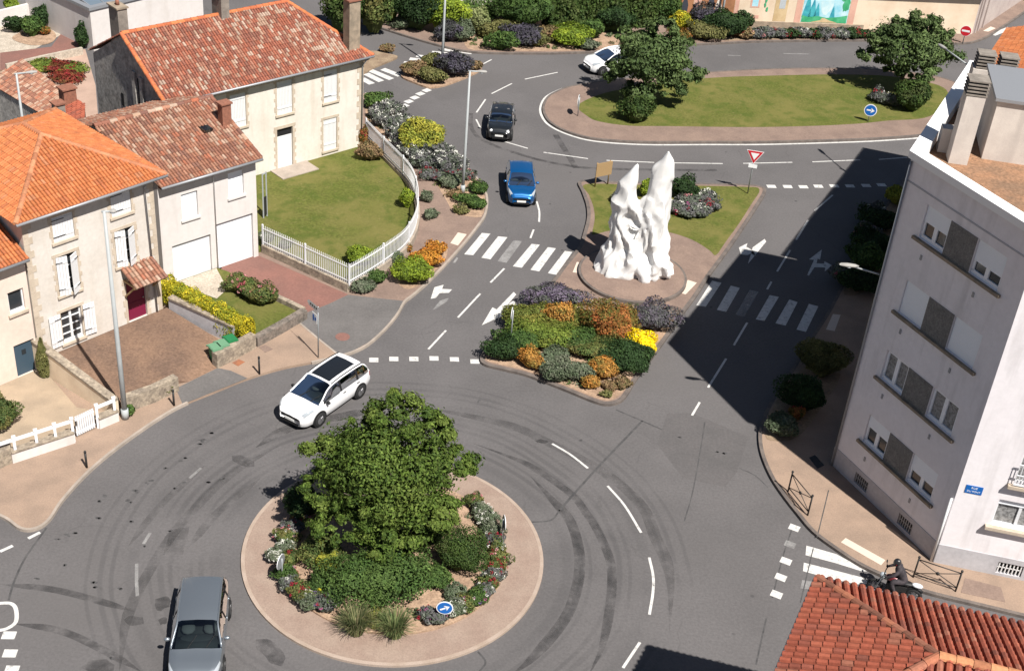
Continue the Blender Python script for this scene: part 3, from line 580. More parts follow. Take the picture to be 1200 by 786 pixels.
PAL_OLD = [((.31, .095, .055), 5), ((.26, .083, .052), 5), ((.2, .073, .052), 4.5), ((.32, .15, .1), 3), ((.42, .33, .26), 2.6), ((.17, .075, .055), 3), ((.36, .25, .18), 2.4)]
PAL_BROWN = [((.27, .12, .075), 5), ((.22, .095, .065), 4), ((.32, .16, .105), 4), ((.4, .29, .22), 2.4), ((.17, .085, .065), 3), ((.34, .115, .065), 1.5), ((.36, .24, .17), 2)]
PAL_NEW = [((.44, .148, .055), 6), ((.40, .128, .05), 4), ((.46, .17, .07), 3), ((.36, .12, .055), 1.5), ((.43, .19, .1), .6)]
PAL_RED = [((.29, .078, .046), 6), ((.26, .07, .043), 5), ((.32, .095, .056), 3), ((.21, .066, .045), 2.5), ((.31, .13, .085), 1.), ((.17, .062, .045), 1.2)]
def tile_face(mb, poly, pal, tw=.165, tl=.3, r=None, seed=0, udir=None, lichen=1.):
    """canal tiles laid over a planar convex roof face; poly[0]->poly[1] is the eave"""
    rg = random.Random(seed); P = [np.array(p, float) for p in poly]
    u = norm(P[1] - P[0]); n = norm(np.cross(P[1] - P[0], P[2] - P[0]))
    if n[2] < 0: n = -n
    v = np.cross(n, u)
    if v[2] < 0: v = -v
    uvp = [((p - P[0]) @ u, (p - P[0]) @ v) for p in P]; cols = [c for c, w in pal]; ws = [w for c, w in pal]
    base = np.average(np.array(cols), axis=0, weights=ws) * .5; mean_ = base * 2  # plane under the tiles is darkened: groove shade put into its colour
    mb.add([p - n * .02 for p in P] if np.cross(u, v) @ n > 0 else [p - n * .02 for p in P][::-1], [tuple(range(len(P)))], base)
    u0, u1 = min(a for a, b in uvp), max(a for a, b in uvp); N = max(1, int(round((u1 - u0) / tw))); tw = (u1 - u0) / N
    def spanat(x):
        ys = []
        for i in range(len(uvp)):
            (a, b), (c, d) = uvp[i], uvp[(i + 1) % len(uvp)]
            if (a - x) * (c - x) <= 0 and abs(a - c) > 1e-9: ys.append(b + (d - b) * (x - a) / (c - a))
        return (min(ys), max(ys)) if len(ys) > 1 else None
    rad = tw * .5; K = 5
    def strip_noise(a, b): return math.sin(a * .9 + seed) * math.cos(b * 1.1 + seed * .7) + math.sin(a * .37 + b * .5 + seed)
    for i in range(N):
        x = u0 + (i + .5) * tw; sp = spanat(x)
        if not sp: continue
        y = sp[0] - .05; jog = rg.uniform(-.03, .03)
        while y < sp[1] - .05:
            y2 = min(y + tl, sp[1]); 
            k = strip_noise(x, y); wl = [w * ((1.7 if k > .3 else .55 if k < -.5 else 1.) if c[1] > .15 else 1.) for c, w in pal]
            c = (np.array(rg.choices(cols, wl)[0]) * .72 + mean_ * .28) * rg.uniform(.88, 1.12)
            vs = []; 
            for yy, lift, rr in ((y, .03 + rg.uniform(0, .01), rad * .9), (y2 + .03, .012, rad * .8)):
                for q in range(K):
                    t = math.pi * q / (K - 1); vs.append(P[0] + u * (x - math.cos(t) * rr) + v * yy + n * (lift + math.sin(t) * rr * 1.05 - .02))
            fs = [(q, q + 1, K + q + 1, K + q) for q in range(K - 1)]
            # butt end of the tile
            o = len(vs); vs += [P[0] + u * (x - math.cos(math.pi * q / (K - 1)) * rad * .8) + v * y + n * (.02 + math.sin(math.pi * q / (K - 1)) * rad * .5 - .02) for q in range(K)]
            fs += [(q + 1, q, o + q, o + q + 1) for q in range(K - 1)]
            mb.add(vs, fs, c); y = y2
def ridge(mb, a, b, pal, r=.13, tl=.4, seed=0, lift=.05):
    rg = random.Random(seed); a, b = np.array(a, float), np.array(b, float); L = np.linalg.norm(b - a); d = (b - a) / L; x, y, _ = frame(d); 
    if y[2] < 0: y = -y
    n = max(1, int(L / tl)); cols = [c for c, w in pal]; ws = [w for c, w in pal]
    for i in range(n):
        c = np.array(rg.choices(cols, ws)[0]) * rg.uniform(.85, 1.15); vs = []
        for t, rr in ((i * L / n, r * 1.05), ((i + 1) * L / n + .03, r * .9)):
            for q in range(7): th = math.pi * q / 6 ; vs.append(a + d * t + x * math.cos(th) * rr + y * (math.sin(th) * rr * .9 + lift - .05))
        mb.add(vs, [(q, q + 1, 8 + q, 7 + q) for q in range(6)] + [tuple(range(7)), tuple(range(13, 6, -1))], c)
def chimney(par, c, sx, sy, z0, z1, rz, m, pots=1, cap='chim_grey', pm='brick', name='chimney'):
    mb = MB(); mb.box((c[0], c[1], (z0 + z1) / 2), (sx, sy, z1 - z0), rz); o = mb.build(name, M[m], par)
    k = MB(); k.box((c[0], c[1], z1 + .04), (sx + .14, sy + .14, .08), rz); k.build('chimney_cap', M[cap], o)
    if pots:
        p = MB(); ca, sa = math.cos(rz), math.sin(rz)
        for i in range(pots): t = (i - (pots - 1) / 2) * .4; p.tube([(c[0] + ca * t, c[1] + sa * t, z1 + .08), (c[0] + ca * t, c[1] + sa * t, z1 + .4)], [.12, .09], 8)
        p.build('chimney_pot', M[pm], o, True)
    return o
def az(F): return math.atan2(F.u[1], F.u[0])
def soffit(par, F, u0, u1, z, over, name='cornice', m='zinc', h=.16):
    mb = MB(); fbox(mb, F, u0, u1, z - h, z, .003, over); return mb.build(name, M[m], par)

# ============ 1. house with hipped orange roof
F1 = Fac((-20.52, 47.15), (-16.45, 52.08)); E1 = 7.5; B1d = -F1.n
h1 = thing('tall_house', 'narrow tall cream house with hipped bright orange tile roof, magenta door and tiled porch', 'house', F1.A)
W1 = [F1.rect((63.6, 254.7), (84, 277.6)), F1.rect((132, 226.7), (151, 248)), F1.rect((68, 301), (90.5, 339)), F1.rect((136, 271), (157, 305.6)), F1.rect((74.5, 365.4), (94.7, 394.6))]
for w in W1:      # traced as slanted quads: keep the true width of the opening
    c = (w[0] + w[1]) / 2; hw = .5; w[0], w[1] = c - hw, c + hw
D1 = F1.rect((150, 342.5), (171, 367)); D1[2] = .5; D1[3] = 2.65; c = (D1[0] + D1[1]) / 2; D1[0], D1[1] = c - .5, c + .5
mb = MB(); wall(mb, F1, 0, F1.L, 0, E1, W1 + [D1]); Bk = 8.0
bl = F1.P(0, 0, -Bk); br = F1.P(F1.L, 0, -Bk); z = V3(0, 0, E1)
mb.quad(bl, F1.P(0, 0), F1.P(0, E1), bl + z); mb.quad(F1.P(F1.L, 0), br, br + z, F1.P(F1.L, E1)); mb.quad(br, bl, bl + z, br + z)
mb.build('wall', M['grey_render'], h1)
o_ = .45; ze = E1 + .02
e = [F1.P(-o_, ze, o_), F1.P(F1.L + o_, ze, o_), F1.P(F1.L + o_, ze, -Bk - o_), F1.P(-o_, ze, -Bk - o_)]
r1 = F1.P(F1.L / 2, 9.1, -3.3); r2 = F1.P(F1.L / 2, 9.1, -4.75)
mb = MB(); tile_face(mb, [e[0], e[1], r1], PAL_NEW, seed=1); tile_face(mb, [e[1], e[2], r2, r1], PAL_NEW, seed=2); tile_face(mb, [e[2], e[3], r2], PAL_NEW, seed=3); tile_face(mb, [e[3], e[0], r1, r2], PAL_NEW, seed=4)
rf = mb.build('roof', M['tile'], h1)
mb = MB()
for a, b, k in ((e[0], r1, 1), (e[1], r1, 2), (e[2], r2, 3), (e[3], r2, 4), (r1, r2, 5)): ridge(mb, a, b, [((.42, .19, .1), 3), ((.36, .15, .08), 2)], .12, seed=k)
mb.build('ridge_tiles', M['tile'], rf)
soffit(h1, F1, -.2, F1.L + .2, E1, .3); gutter(h1, F1.P(-o_, E1 - .03, o_ + .05), F1.P(F1.L + o_, E1 - .03, o_ + .05))
pipe(h1, [F1.P(F1.L - .55, E1 - .1, .45), F1.P(F1.L - .5, E1 - .5, .07), F1.P(F1.L - .35, .5, .07)])
for i, w in enumerate(W1):
    surround(h1, F1, w)
    if i < 2: plank_shutter(h1, F1, [w[0] + .01, w[1] - .01, w[2] + .01, w[3] - .01], -.05, n=8)
    elif i < 4:
        cm = (w[0] + w[1]) / 2; window(h1, F1, w, .14, 2, 3)
        plank_shutter(h1, F1, [w[0] + .01, cm, w[2] - .05, w[3] - .02], .0, n=4, ang=.22); plank_shutter(h1, F1, [cm, w[1] - .01, w[2] - .05, w[3] - .02], .0, n=4, ang=.5, hinge='r')
    else:
        window(h1, F1, w, .12, 2, 4, 'white_paint'); hw = .5
        plank_shutter(h1, F1, [w[0] - .62, w[0] - .06, w[2], w[3]], .04, n=4, ang=.05, hinge='r'); plank_shutter(h1, F1, [w[1] + .06, w[1] + .62, w[2], w[3]], .04, n=4, ang=.05)
mb = MB(); fbox(mb, F1, D1[0] + .01, D1[1] - .01, D1[2] + .01, D1[3], -.16, -.1)
for a in (.1, .55): fbox(mb, F1, D1[0] + .1 + (a - .1) * .0, D1[1] - .1, D1[2] + .15 + (a - .1) * 2, D1[2] + .9 + (a - .1) * 2.2, -.1, -.085)
dr = mb.build('door', M['magenta_door'], h1); mb = MB(); mb.sphere(F1.P(D1[1] - .12, D1[2] + 1., -.06), .035); mb.build('door_handle', M['metal_grey'], dr)
surround(h1, F1, D1, .14, sill=False)
mb = MB(); aw = [F1.uv(139.4, 326.5), F1.uv(179, 307)]; ua, ub = aw[0][0] + .1, aw[1][0]; zt = 3.45
tile_face(mb, [F1.P(ua, zt - .55, 1.15), F1.P(ub, zt - .55, 1.15), F1.P(ub, zt, .02), F1.P(ua, zt, .02)], PAL_BROWN, .19, .3, seed=8); po = mb.build('porch_roof', M['tile'], h1)
mb = MB()
for t in (ua + .12, ub - .12):
    mb.bar(F1.P(t, zt - .66, .04), F1.P(t, zt - .66, 1.05), .08); mb.bar(F1.P(t, zt - 1.5, .05), F1.P(t, zt - .7, .85), .07)
mb.bar(F1.P(ua, zt - .62, 1.02), F1.P(ub, zt - .62, 1.02), .08); mb.build('porch_bracket', M['wood'], po)
mb, mb2 = MB(), MB(); v = .5; k = 0
while v < E1 - .3:
    hh = rs.uniform(.28, .4); w = .42 if k % 2 else .26; fbox(mb, F1, .004, w, v, v + hh - .01, .002, .02); fbox(mb2, F1, F1.L - w * .8, F1.L - .004, v, v + hh - .01, .002, .02); v += hh; k += 1
mb.build('stonework', M['quoin'], h1); mb2.build('stonework', M['quoin'], h1)
# raised gravel yard
yp = [F1.P(-.2, .45, 0), F1.P(F1.L + .15, .45, 0)]
# ============ 2. white house with two garage doors
F2 = Fac((-16.78, 54.75), (-13.27, 58.38)); E2 = 5.72
h2 = thing('garage_house', 'white rendered house with two white garage doors and mottled brown tile roof', 'house', F2.A)
Wn = [F2.rect((210.7, 229), (234, 252)), F2.rect((266, 204), (287, 226.7))]
for w in Wn: c = (w[0] + w[1]) / 2; w[0], w[1] = c - .44, c + .44
G1 = F2.rect((203.6, 294), (248, 318)); G2 = F2.rect((254.5, 267.4), (297, 303)); G1[2] = .12; G2[2] = .12
G1[3] = F2.uv(226, 281)[1]; G2[3] = F2.uv(276, 256)[1]
G1[0] = F2.uv(204, 320)[0]; G1[1] = F2.uv(248, 300)[0]; G2[0] = F2.uv(255, 300)[0]; G2[1] = F2.uv(297, 280)[0]
mb = MB(); u0 = -.35; wall(mb, F2, u0, F2.L, 0, E2, Wn + [G1, G2], .2); Dp = 8.0
bl, br = F2.P(u0, 0, -Dp), F2.P(F2.L, 0, -Dp); rz_ = 7.3
mb.add([F2.P(F2.L, 0), br, br + V3(0, 0, E2), F2.P(F2.L, rz_, -Dp / 2), F2.P(F2.L, E2)], [(0, 1, 2, 3, 4)]); mb.add([bl, F2.P(u0, 0), F2.P(u0, E2), F2.P(u0, rz_, -Dp / 2), bl + V3(0, 0, E2)], [(0, 1, 2, 3, 4)])
mb.quad(br, bl, bl + V3(0, 0, E2), br + V3(0, 0, E2)); mb.build('wall', M['white_wall'], h2)
mb = MB(); ul = -1.2
tile_face(mb, [F2.P(-.35, E2 + .0, .35), F2.P(F2.L + .18, E2, .35), F2.P(F2.L + .18, rz_ + .06, -Dp / 2), F2.P(ul, rz_ + .06, -Dp / 2)], PAL_BROWN, seed=11)
tile_face(mb, [F2.P(F2.L + .18, E2, -Dp - .3), F2.P(ul, E2, -Dp - .3), F2.P(ul, rz_ + .06, -Dp / 2), F2.P(F2.L + .18, rz_ + .06, -Dp / 2)], PAL_BROWN, seed=12)
rf = mb.build('roof', M['tile'], h2); mb = MB(); ridge(mb, F2.P(ul, rz_ + .08, -Dp / 2), F2.P(F2.L + .18, rz_ + .08, -Dp / 2), PAL_BROWN, .13, seed=3); ridge(mb, F2.P(F2.L + .12, E2 + .02, .3), F2.P(F2.L + .12, rz_ + .08, -Dp / 2), PAL_BROWN, .11, seed=4); mb.build('ridge_tiles', M['tile'], rf)
mb = MB(); q = F2.P(F2.L - 1.4, E2 + .98, -2.1); mb.box(q + V3(0, 0, .05), (.45, .6, .1), az(F2)); mb.build('skylight', M['car_glass'], rf)
soffit(h2, F2, -.3, F2.L + .1, E2 - .02, .22, m='mortar'); gutter(h2, F2.P(-.35, E2 - .05, .42), F2.P(F2.L + .15, E2 - .05, .42))
pipe(h2, [F2.P(F2.L - 2.42, E2 - .1, .4), F2.P(F2.L - 2.42, E2 - .4, .05), F2.P(F2.L - 2.42, .12, .05)], .03, 'white_paint')
chimney(h2, F2.P(F2.L - .25, 0, -2.2), .5, .42, 6.2, 7.75, az(F2), 'brick', 0, 'brick')
for w in Wn:
    window(h2, F2, w, .15, 1, 1, shut=.97); mb = MB(); fbox(mb, F2, w[0] - .08, w[1] + .08, w[2] - .1, w[2] - .003, .002, .09); mb.build('sill', M['white_wall'], h2)
for g in (G1, G2):
    mb = MB(); fbox(mb, F2, g[0] + .005, g[1] - .005, g[2], g[3] - .004, -.19, -.13); nb = 9; 
    for k in range(1, nb): t = g[2] + (g[3] - g[2]) * k / nb; fbox(mb, F2, g[0] + .02, g[1] - .02, t - .11, t + .1, -.13, -.122)
    mb.build('garage_door', M['white_pvc'], h2)
# ============ 3. long beige house
F3 = Fac((-19.05, 63.25), (-9.93, 72.14)); E3 = 6.0; D3 = 7.8; R3 = 8.4
h3 = thing('long_house', 'long two storey cream house with lichened red tile roof and grey rubble gable', 'house', F3.A)
def rw(tl, br, hw):
    w = F3.rect(tl, br); c = (w[0] + w[1]) / 2; w[0], w[1] = c - hw, c + hw; return w
W3 = [rw((324.7, 96.7), (342, 131), .5), rw((379.4, 84), (395, 117), .46), rw((378.4, 141), (394.7, 173), .46), rw((270.5, 112), (287, 147), .5)]
D3r = rw((324.7, 160), (343.5, 199), .52); D3r[2] = .3; D3r[3] = 2.75
mb = MB(); wall(mb, F3, 0, F3.L, 0, E3, W3 + [D3r], .16)
bl, br = F3.P(0, 0, -D3), F3.P(F3.L, 0, -D3); zz = V3(0, 0, E3)
mb.quad(F3.P(F3.L, 0), br, br + zz, F3.P(F3.L, E3)); mb.quad(br, bl, bl + zz, br + zz); mb.build('wall', M['cream_render'], h3)
mb = MB(); mb.add([bl, F3.P(0, 0), F3.P(0, E3), F3.P(0, R3 - .02, -D3 / 2), bl + zz], [(0, 1, 2, 3, 4)])
fbox(mb, Fac(bl, F3.P(0, 0)), 4.6, 4.95, 3.0, 6.6, .003, .12); fbox(mb, Fac(bl, F3.P(0, 0)), 5.4, 5.75, 3.4, 6.5, .003, .12)
gb = mb.build('gable', M['rubble'], h3); Fg = Fac(bl, F3.P(0, 0)); mb = MB(); fbox(mb, Fg, 3.0, 3.28, 4.0, 4.75, .003, .02); fbox(mb, Fg, 5.05, 5.3, 4.4, 6.3, .003, .03); mb.build('gable_slit', M['dark_void'], gb)
hip = F3.P(F3.L - 2.6, R3, -D3 / 2); eo = .4
e = [F3.P(-.12, E3 + .02, eo), F3.P(F3.L + eo, E3 + .02, eo), F3.P(F3.L + eo, E3 + .02, -D3 - eo), F3.P(-.12, E3 + .02, -D3 - eo)]; rl = F3.P(-.12, R3, -D3 / 2)
mb = MB(); tile_face(mb, [e[0], e[1], hip, rl], PAL_OLD, .165, .3, seed=21); tile_face(mb, [e[1], e[2], hip], PAL_OLD, .165, .3, seed=22); tile_face(mb, [e[2], e[3], rl, hip], PAL_OLD, seed=23); rf = mb.build('roof', M['tile'], h3)
po = [((.46, .15, .06), 3), ((.4, .12, .055), 2)]
mb = MB(); ridge(mb, rl, hip, po, .14, seed=1); ridge(mb, e[1], hip, po, .13, seed=2); ridge(mb, e[2], hip, po, .13, seed=3); ridge(mb, e[0], rl, po, .12, seed=4); mb.build('ridge_tiles', M['tile'], rf)
mb = MB(); k = 0; u = 0.
while u < F3.L + .2: fbox(mb, F3, u, u + .1, E3 - .2, E3 - .04, .22, .36); u += .2
fbox(mb, F3, 0, F3.L + .2, E3 - .3, E3 - .16, .003, .2); fbox(mb, F3, 0, F3.L + .25, E3 - .16, E3, .003, .24); mb.build('cornice', M['quoin'], h3)
gutter(h3, F3.P(-.1, E3 - .02, eo + .06), F3.P(F3.L + eo, E3 - .02, eo + .06)); pipe(h3, [F3.P(F3.L - .05, E3 - .1, .42), F3.P(F3.L - .12, E3 - .6, .07), F3.P(F3.L - .12, .4, .07)])
for i, w in enumerate(W3): surround(h3, F3, w, .13); plank_shutter(h3, F3, [w[0] + .01, w[1] - .01, w[2] + .01, w[3] - .01], -.06, n=10, hinges=(i == 1))
surround(h3, F3, D3r, .15, sill=False); mb = MB(); fbox(mb, F3, D3r[0] + .02, D3r[1] - .02, D3r[2], 2.25, -.14, -.08); fbox(mb, F3, D3r[0] + .15, D3r[1] - .15, D3r[2] + .2, 1.1, -.08, -.07); fbox(mb, F3, D3r[0] + .15, D3r[1] - .15, 1.25, 2.1, -.08, -.07); mb.build('door', M['white_paint'], h3)
mb = MB(); fbox(mb, F3, D3r[0] + .02, D3r[1] - .02, 2.26, D3r[3] - .02, -.15, -.11); mb.build('transom_window', M['dark_void'], h3)
mb = MB(); v = .3; k = 0
while v < E3 - .4: hh = rs.uniform(.3, .42); w = .45 if k % 2 else .28; fbox(mb, F3, F3.L - w, F3.L - .004, v, v + hh - .01, .002, .022); v += hh; k += 1
mb.build('stonework', M['quoin'], h3)
chimney(h3, F3.P(.28, 0, -D3 / 2 - 1.0), .55, 1.0, 6.5, 9.5, az(F3), 'chim_grey', 1, 'sill')
c3 = F3.P(5.9, 0, -D3 / 2 - .1); chimney(h3, c3, .5, 1.0, 7.5, 9.6, az(F3), 'chim_grey', 0)
chimney(h3, G(412, 50, 6.7), .75, .6, 6.3, 9.2, az(F3), 'sill', 0, 'brick')
mb = MB(); fbox(mb, F3, D3r[0] - .5, D3r[1] + .9, .05, .37, .02, 1.3); tag(mb.build('doorstep', M['kerb']), 'grey stone doorstep in front of the long cream house on the lawn', 'doorstep')
# low brick coloured lean-to and chimneys behind the hipped house
a = G(309, 256, .3); gp = thing('tall_gate', 'tall dark framed gate at the corner of the white garage house by the lawn', 'gate', a); d_ = norm(V3(.45, .9, 0)); mb = MB(); mb.bar(a + V3(0, 0, 2.6), a + d_ * .3 + V3(0, 0, 2.6), .06)
for t in (0, .3): mb.bar(a + d_ * t, a + d_ * t + V3(0, 0, 2.63), .06)
mb.build('gate_frame', M['pole_grey'], gp); mb = MB(); mb.obox(a + d_ * .04 + V3(0, 0, .15), d_ * .22, V3(.02, -.01, 0), V3(0, 0, 1.1)); mb.build('panel', M['metal_dark'], gp)
h5 = thing('tiled_shed', 'low shed with weathered brown tile roof behind the hipped orange roof', 'shed', G(30, 130, 0))
zS = 3.2; a, b, c, d = G(-14, 96, zS), G(50, 134, zS), G(80, 112, 3.9), G(28, 73, 3.9)
mb = MB(); tile_face(mb, [a, b, c, d], PAL_BROWN, seed=31); mb.build('roof', M['tile'], h5)
mb = MB(); lo = V3(0, 0, -1.)
for p, q in ((a, b), (b, c), (c, d), (d, a)): p, q = p + V3(0, 0, -.08), q + V3(0, 0, -.08); mb.quad(V3(p[0], p[1], 0), V3(q[0], q[1], 0), q, p)
mb.build('wall', M['rubble'], h5)
h6 = thing('brick_outhouse', 'small red brick outhouse with stubby chimneys against the grey gable', 'outhouse', G(85, 150, 0))
a, b, c, d = G(72, 150, 4.6), G(97, 165, 4.6), G(99, 122, 5.0), G(76, 110, 5.0)
mb = MB(); tile_face(mb, [a, b, c, d], PAL_RED, seed=33); mb.build('roof', M['tile'], h6); mb = MB()
for p, q in ((a, b), (b, c), (c, d), (d, a)): p, q = p + V3(0, 0, -.06), q + V3(0, 0, -.06); mb.quad(V3(p[0], p[1], 0), V3(q[0], q[1], 0), q, p)
mb.build('wall', M['brick'], h6)
p = G(70, 138, 4.6); chimney(h6, p, .5, .5, 3, 5.4, .8, 'chim_grey', 0, 'brick'); p = G(80, 118, 5.0); chimney(h6, p, .7, .6, 3.5, 5.7, .8, 'brick', 0, 'brick')
# ============ pale pink house at the left edge
B0 = (-20.5, 46.95); A0 = (B0[0] - 8 * math.cos(.9), B0[1] - 8 * math.sin(.9)); F0 = Fac(A0, B0); E0 = height_at(B0, 299)
h0 = thing('pink_house', 'pale pink rendered house with slate blue door at the left edge', 'house', F0.A)
w0 = F0.rect((12, 342.5), (26.7, 363)); c = (w0[0] + w0[1]) / 2; w0[0], w0[1] = c - .36, c + .36
d0 = F0.rect((20, 403), (42, 443)); d0[2] = .15; d0[3] = F0.uv(30, 400)[1]; c = F0.uv(31, 425)[0]; d0[0], d0[1] = c - .48, c + .48
mb = MB(); wall(mb, F0, 0, F0.L, 0, E0, [w0, d0], .16); bl, br = F0.P(0, 0, -7), F0.P(F0.L, 0, -7); zz = V3(0, 0, E0)
mb.quad(bl, F0.P(0, 0), F0.P(0, E0), bl + zz); mb.quad(F0.P(F0.L, 0), br, br + zz, F0.P(F0.L, E0)); mb.quad(br, bl, bl + zz, br + zz); mb.build('wall', M['pink_render'], h0)
mb = MB(); tile_face(mb, [F0.P(-.3, E0, .35), F0.P(F0.L + .05, E0, .35), F0.P(F0.L + .05, E0 + 1.6, -3.5), F0.P(-.3, E0 + 1.6, -3.5)], PAL_NEW, seed=41); tile_face(mb, [F0.P(F0.L + .05, E0, -7.3), F0.P(-.3, E0, -7.3), F0.P(-.3, E0 + 1.6, -3.5), F0.P(F0.L + .05, E0 + 1.6, -3.5)], PAL_NEW, seed=42); mb.build('roof', M['tile'], h0)
gutter(h0, F0.P(-.3, E0 - .05, .42), F0.P(F0.L, E0 - .05, .42)); window(h0, F0, w0, .12, 1, 1); mb = MB(); fbox(mb, F0, w0[0] - .1, w0[1] + .1, w0[2] - .12, w0[2] - .003, .002, .1); mb.build('sill', M['quoin'], h0)
mb = MB(); fbox(mb, F0, d0[0] + .01, d0[1] - .01, d0[2], d0[3] - .01, -.15, -.09); dr = mb.build('door', M['blue_door'], h0); mb = MB(); cx = (d0[0] + d0[1]) / 2; fbox(mb, F0, cx - .1, cx + .1, d0[3] - .65, d0[3] - .4, -.09, -.08); mb.build('door_window', M['glass'], dr)
mb = MB(); fbox(mb, F0, d0[0] - .05, d0[1] + .05, .12, .149, .05, .6); tag(mb.build('door_mat', M['trim']), 'dark doormat before the slate blue door', 'doormat')
# ============ white house behind the long house
A4 = G(110, 60); B4 = G(239, 26); F4 = Fac(A4, B4); E4 = height_at(A4, 12.5)
h4 = thing('white_house', 'plain white house with grey edged glass roof behind the long tiled house', 'house', F4.A)
mb = MB(); mb.prism([F4.P(0, 0), F4.P(F4.L, 0), F4.P(F4.L, 0, -9), F4.P(0, 0, -9)], E4); mb.build('wall', M['white_wall'], h4)
mb = MB()
for a, b, c, d in ((-.12, F4.L + .12, -.3, .12), (-.12, F4.L + .12, -9.12, -8.7)): fbox(mb, F4, a, b, E4 + .003, E4 + .2, c, d)
fbox(mb, F4, -.12, .3, E4 + .003, E4 + .2, -8.7, -.3); fbox(mb, F4, F4.L - .3, F4.L + .12, E4 + .003, E4 + .2, -8.7, -.3); mb.build('roof_edge', M['zinc'], h4)
mb = MB(); mb.quad(F4.P(.3, E4 + .1, -.35), F4.P(F4.L - .3, E4 + .1, -.35), F4.P(F4.L - .3, E4 + .8, -4.5), F4.P(.3, E4 + .8, -4.5)); mb.quad(F4.P(F4.L - .3, E4 + .1, -8.7), F4.P(.3, E4 + .1, -8.7), F4.P(.3, E4 + .8, -4.5), F4.P(F4.L - .3, E4 + .8, -4.5)); rp = mb.build('glass_roof', mat('reflective roof glass', (.3, .38, .45), .12, metal=.6), h4)
mb = MB()
for k in range(9): t = .3 + (F4.L - .6) * k / 8; mb.bar(F4.P(t, E4 + .13, -.35), F4.P(t, E4 + .83, -4.5), .06)
mb.build('glazing_bar', M['zinc'], rp)
# ============ apartment block at the right
C1 = V3(14.09, 45.26, 0); C2 = V3(17.23, 39.53, 0); C3 = C2 + 14 * V3(math.cos(-.18), math.sin(-.18), 0); C5 = V3(18.75, 55.35, 0); C4 = V3(34, 51.5, 0)
ZT = 14.5
ap = thing('apartment_block', 'four storey pale apartment block with grey plinth, spandrel panels and flat gravel roof', 'apartment block', C1)
FL = Fac(C1, C2); FR_ = Fac(C2, C3)
def aprect(tl, tr, bl, br_):
    q = [FL.uv(*p) for p in (tl, tr, bl, br_)]; return [(q[0][0] + q[2][0]) / 2, (q[1][0] + q[3][0]) / 2, (q[2][1] + q[3][1]) / 2, (q[0][1] + q[1][1]) / 2]
rows = [((1083.2, 242), (1115.8, 261), (1078, 282.7), (1104.8, 298), (1148, 279), (1183.7, 296.7), (1138, 322), (1171, 340)),
        ((1060, 328.5), (1089.6, 349), (1054, 369), (1080, 388), (1118.8, 369), (1153, 389.6), (1110, 411), (1142, 431.8)),
        ((1037.4, 410), (1063, 429), (1032.3, 447), (1055, 464), (1092, 452), (1125, 473.8), (1083, 489), (1115, 505.6)),
        ((1015.8, 486.5), (1042.5, 505.6), (1012, 518), (1034.5, 536), (1069, 529.8), (1099.7, 550), (1058.5, 564), (1088, 585.8))]
WA = [aprect(*r[:4]) for r in rows]; WB = [aprect(*r[4:]) for r in rows]
ua0, ua1 = np.mean([w[0] for w in WA]), np.mean([w[1] for w in WA]); ub0, ub1 = np.mean([w[0] for w in WB]), np.mean([w[1] for w in WB])
holes = []; 
for a, b in zip(WA, WB):
    v0 = (a[2] + b[2]) / 2; v1 = (a[3] + b[3]) / 2; holes.append(([ua0, ua1, v0, v1], [ub0, ub1, v0, v1]))
print('apt windows', [[round(float(x), 2) for x in h[0]] for h in holes], ub0, ub1, FL.L)
gr = [FL.rect((1000.5, 557.8), (1015.8, 580.7)), FL.rect((1051, 604), (1069, 628))]
PZ = 1.05
for g in gr: c = (g[0] + g[1]) / 2; g[0], g[1] = c - .42, c + .42; g[2], g[3] = .3, .82
rwin = [FR_.rect((1168, 586), (1232, 624)), FR_.rect((1196, 497), (1260, 560))]
rwin[0] = [FR_.uv(1166, 600)[0], FR_.uv(1166, 600)[0] + 1.75, FR_.uv(1180, 618)[1], FR_.uv(1180, 618)[1] + 1.25]
rwin[1] = [FR_.uv(1190, 560)[0] , FR_.uv(1190, 560)[0] + 1.5, FR_.uv(1195, 568)[1] , FR_.uv(1195, 568)[1] + 2.1]
gr2 = [FR_.uv(1166, 670)[0], FR_.uv(1166, 670)[0] + .95, .25, .8]
up = []
for k in (1, 2): up.append([rwin[0][0] + 3, rwin[0][1] + 3, rwin[0][2] + 3.1 * k, rwin[0][3] + 3.1 * k])
mb = MB(); wall(mb, FL, 0, FL.L, PZ, ZT, [w for h in holes for w in h], .17); wall(mb, FR_, 0, FR_.L, PZ, ZT, rwin + up, .2)
for a, b in ((C3, C4), (C4, C5), (C5, C1)): mb.quad(a + V3(0, 0, PZ), b + V3(0, 0, PZ), b + V3(0, 0, ZT), a + V3(0, 0, ZT))
mb.build('wall', M['flat_render'], ap)
mb = MB(); wall(mb, FL, -.02, FL.L + .02, 0, PZ, gr, .15, .02); wall(mb, FR_, -.02, FR_.L, 0, PZ, [gr2], .15, .02)
mb.quad(FL.P(-.02, PZ, .02), FL.P(FL.L + .02, PZ, .02), FL.P(FL.L, PZ, 0), FL.P(0, PZ, 0)); mb.quad(FR_.P(-.02, PZ, .02), FR_.P(FR_.L, PZ, .02), FR_.P(FR_.L, PZ, 0), FR_.P(0, PZ, 0))
for a, b in ((C3, C4), (C4, C5), (C5, C1)): mb.quad(a, b, b + V3(0, 0, PZ), a + V3(0, 0, PZ))
mb.build('plinth', M['plinth'], ap)
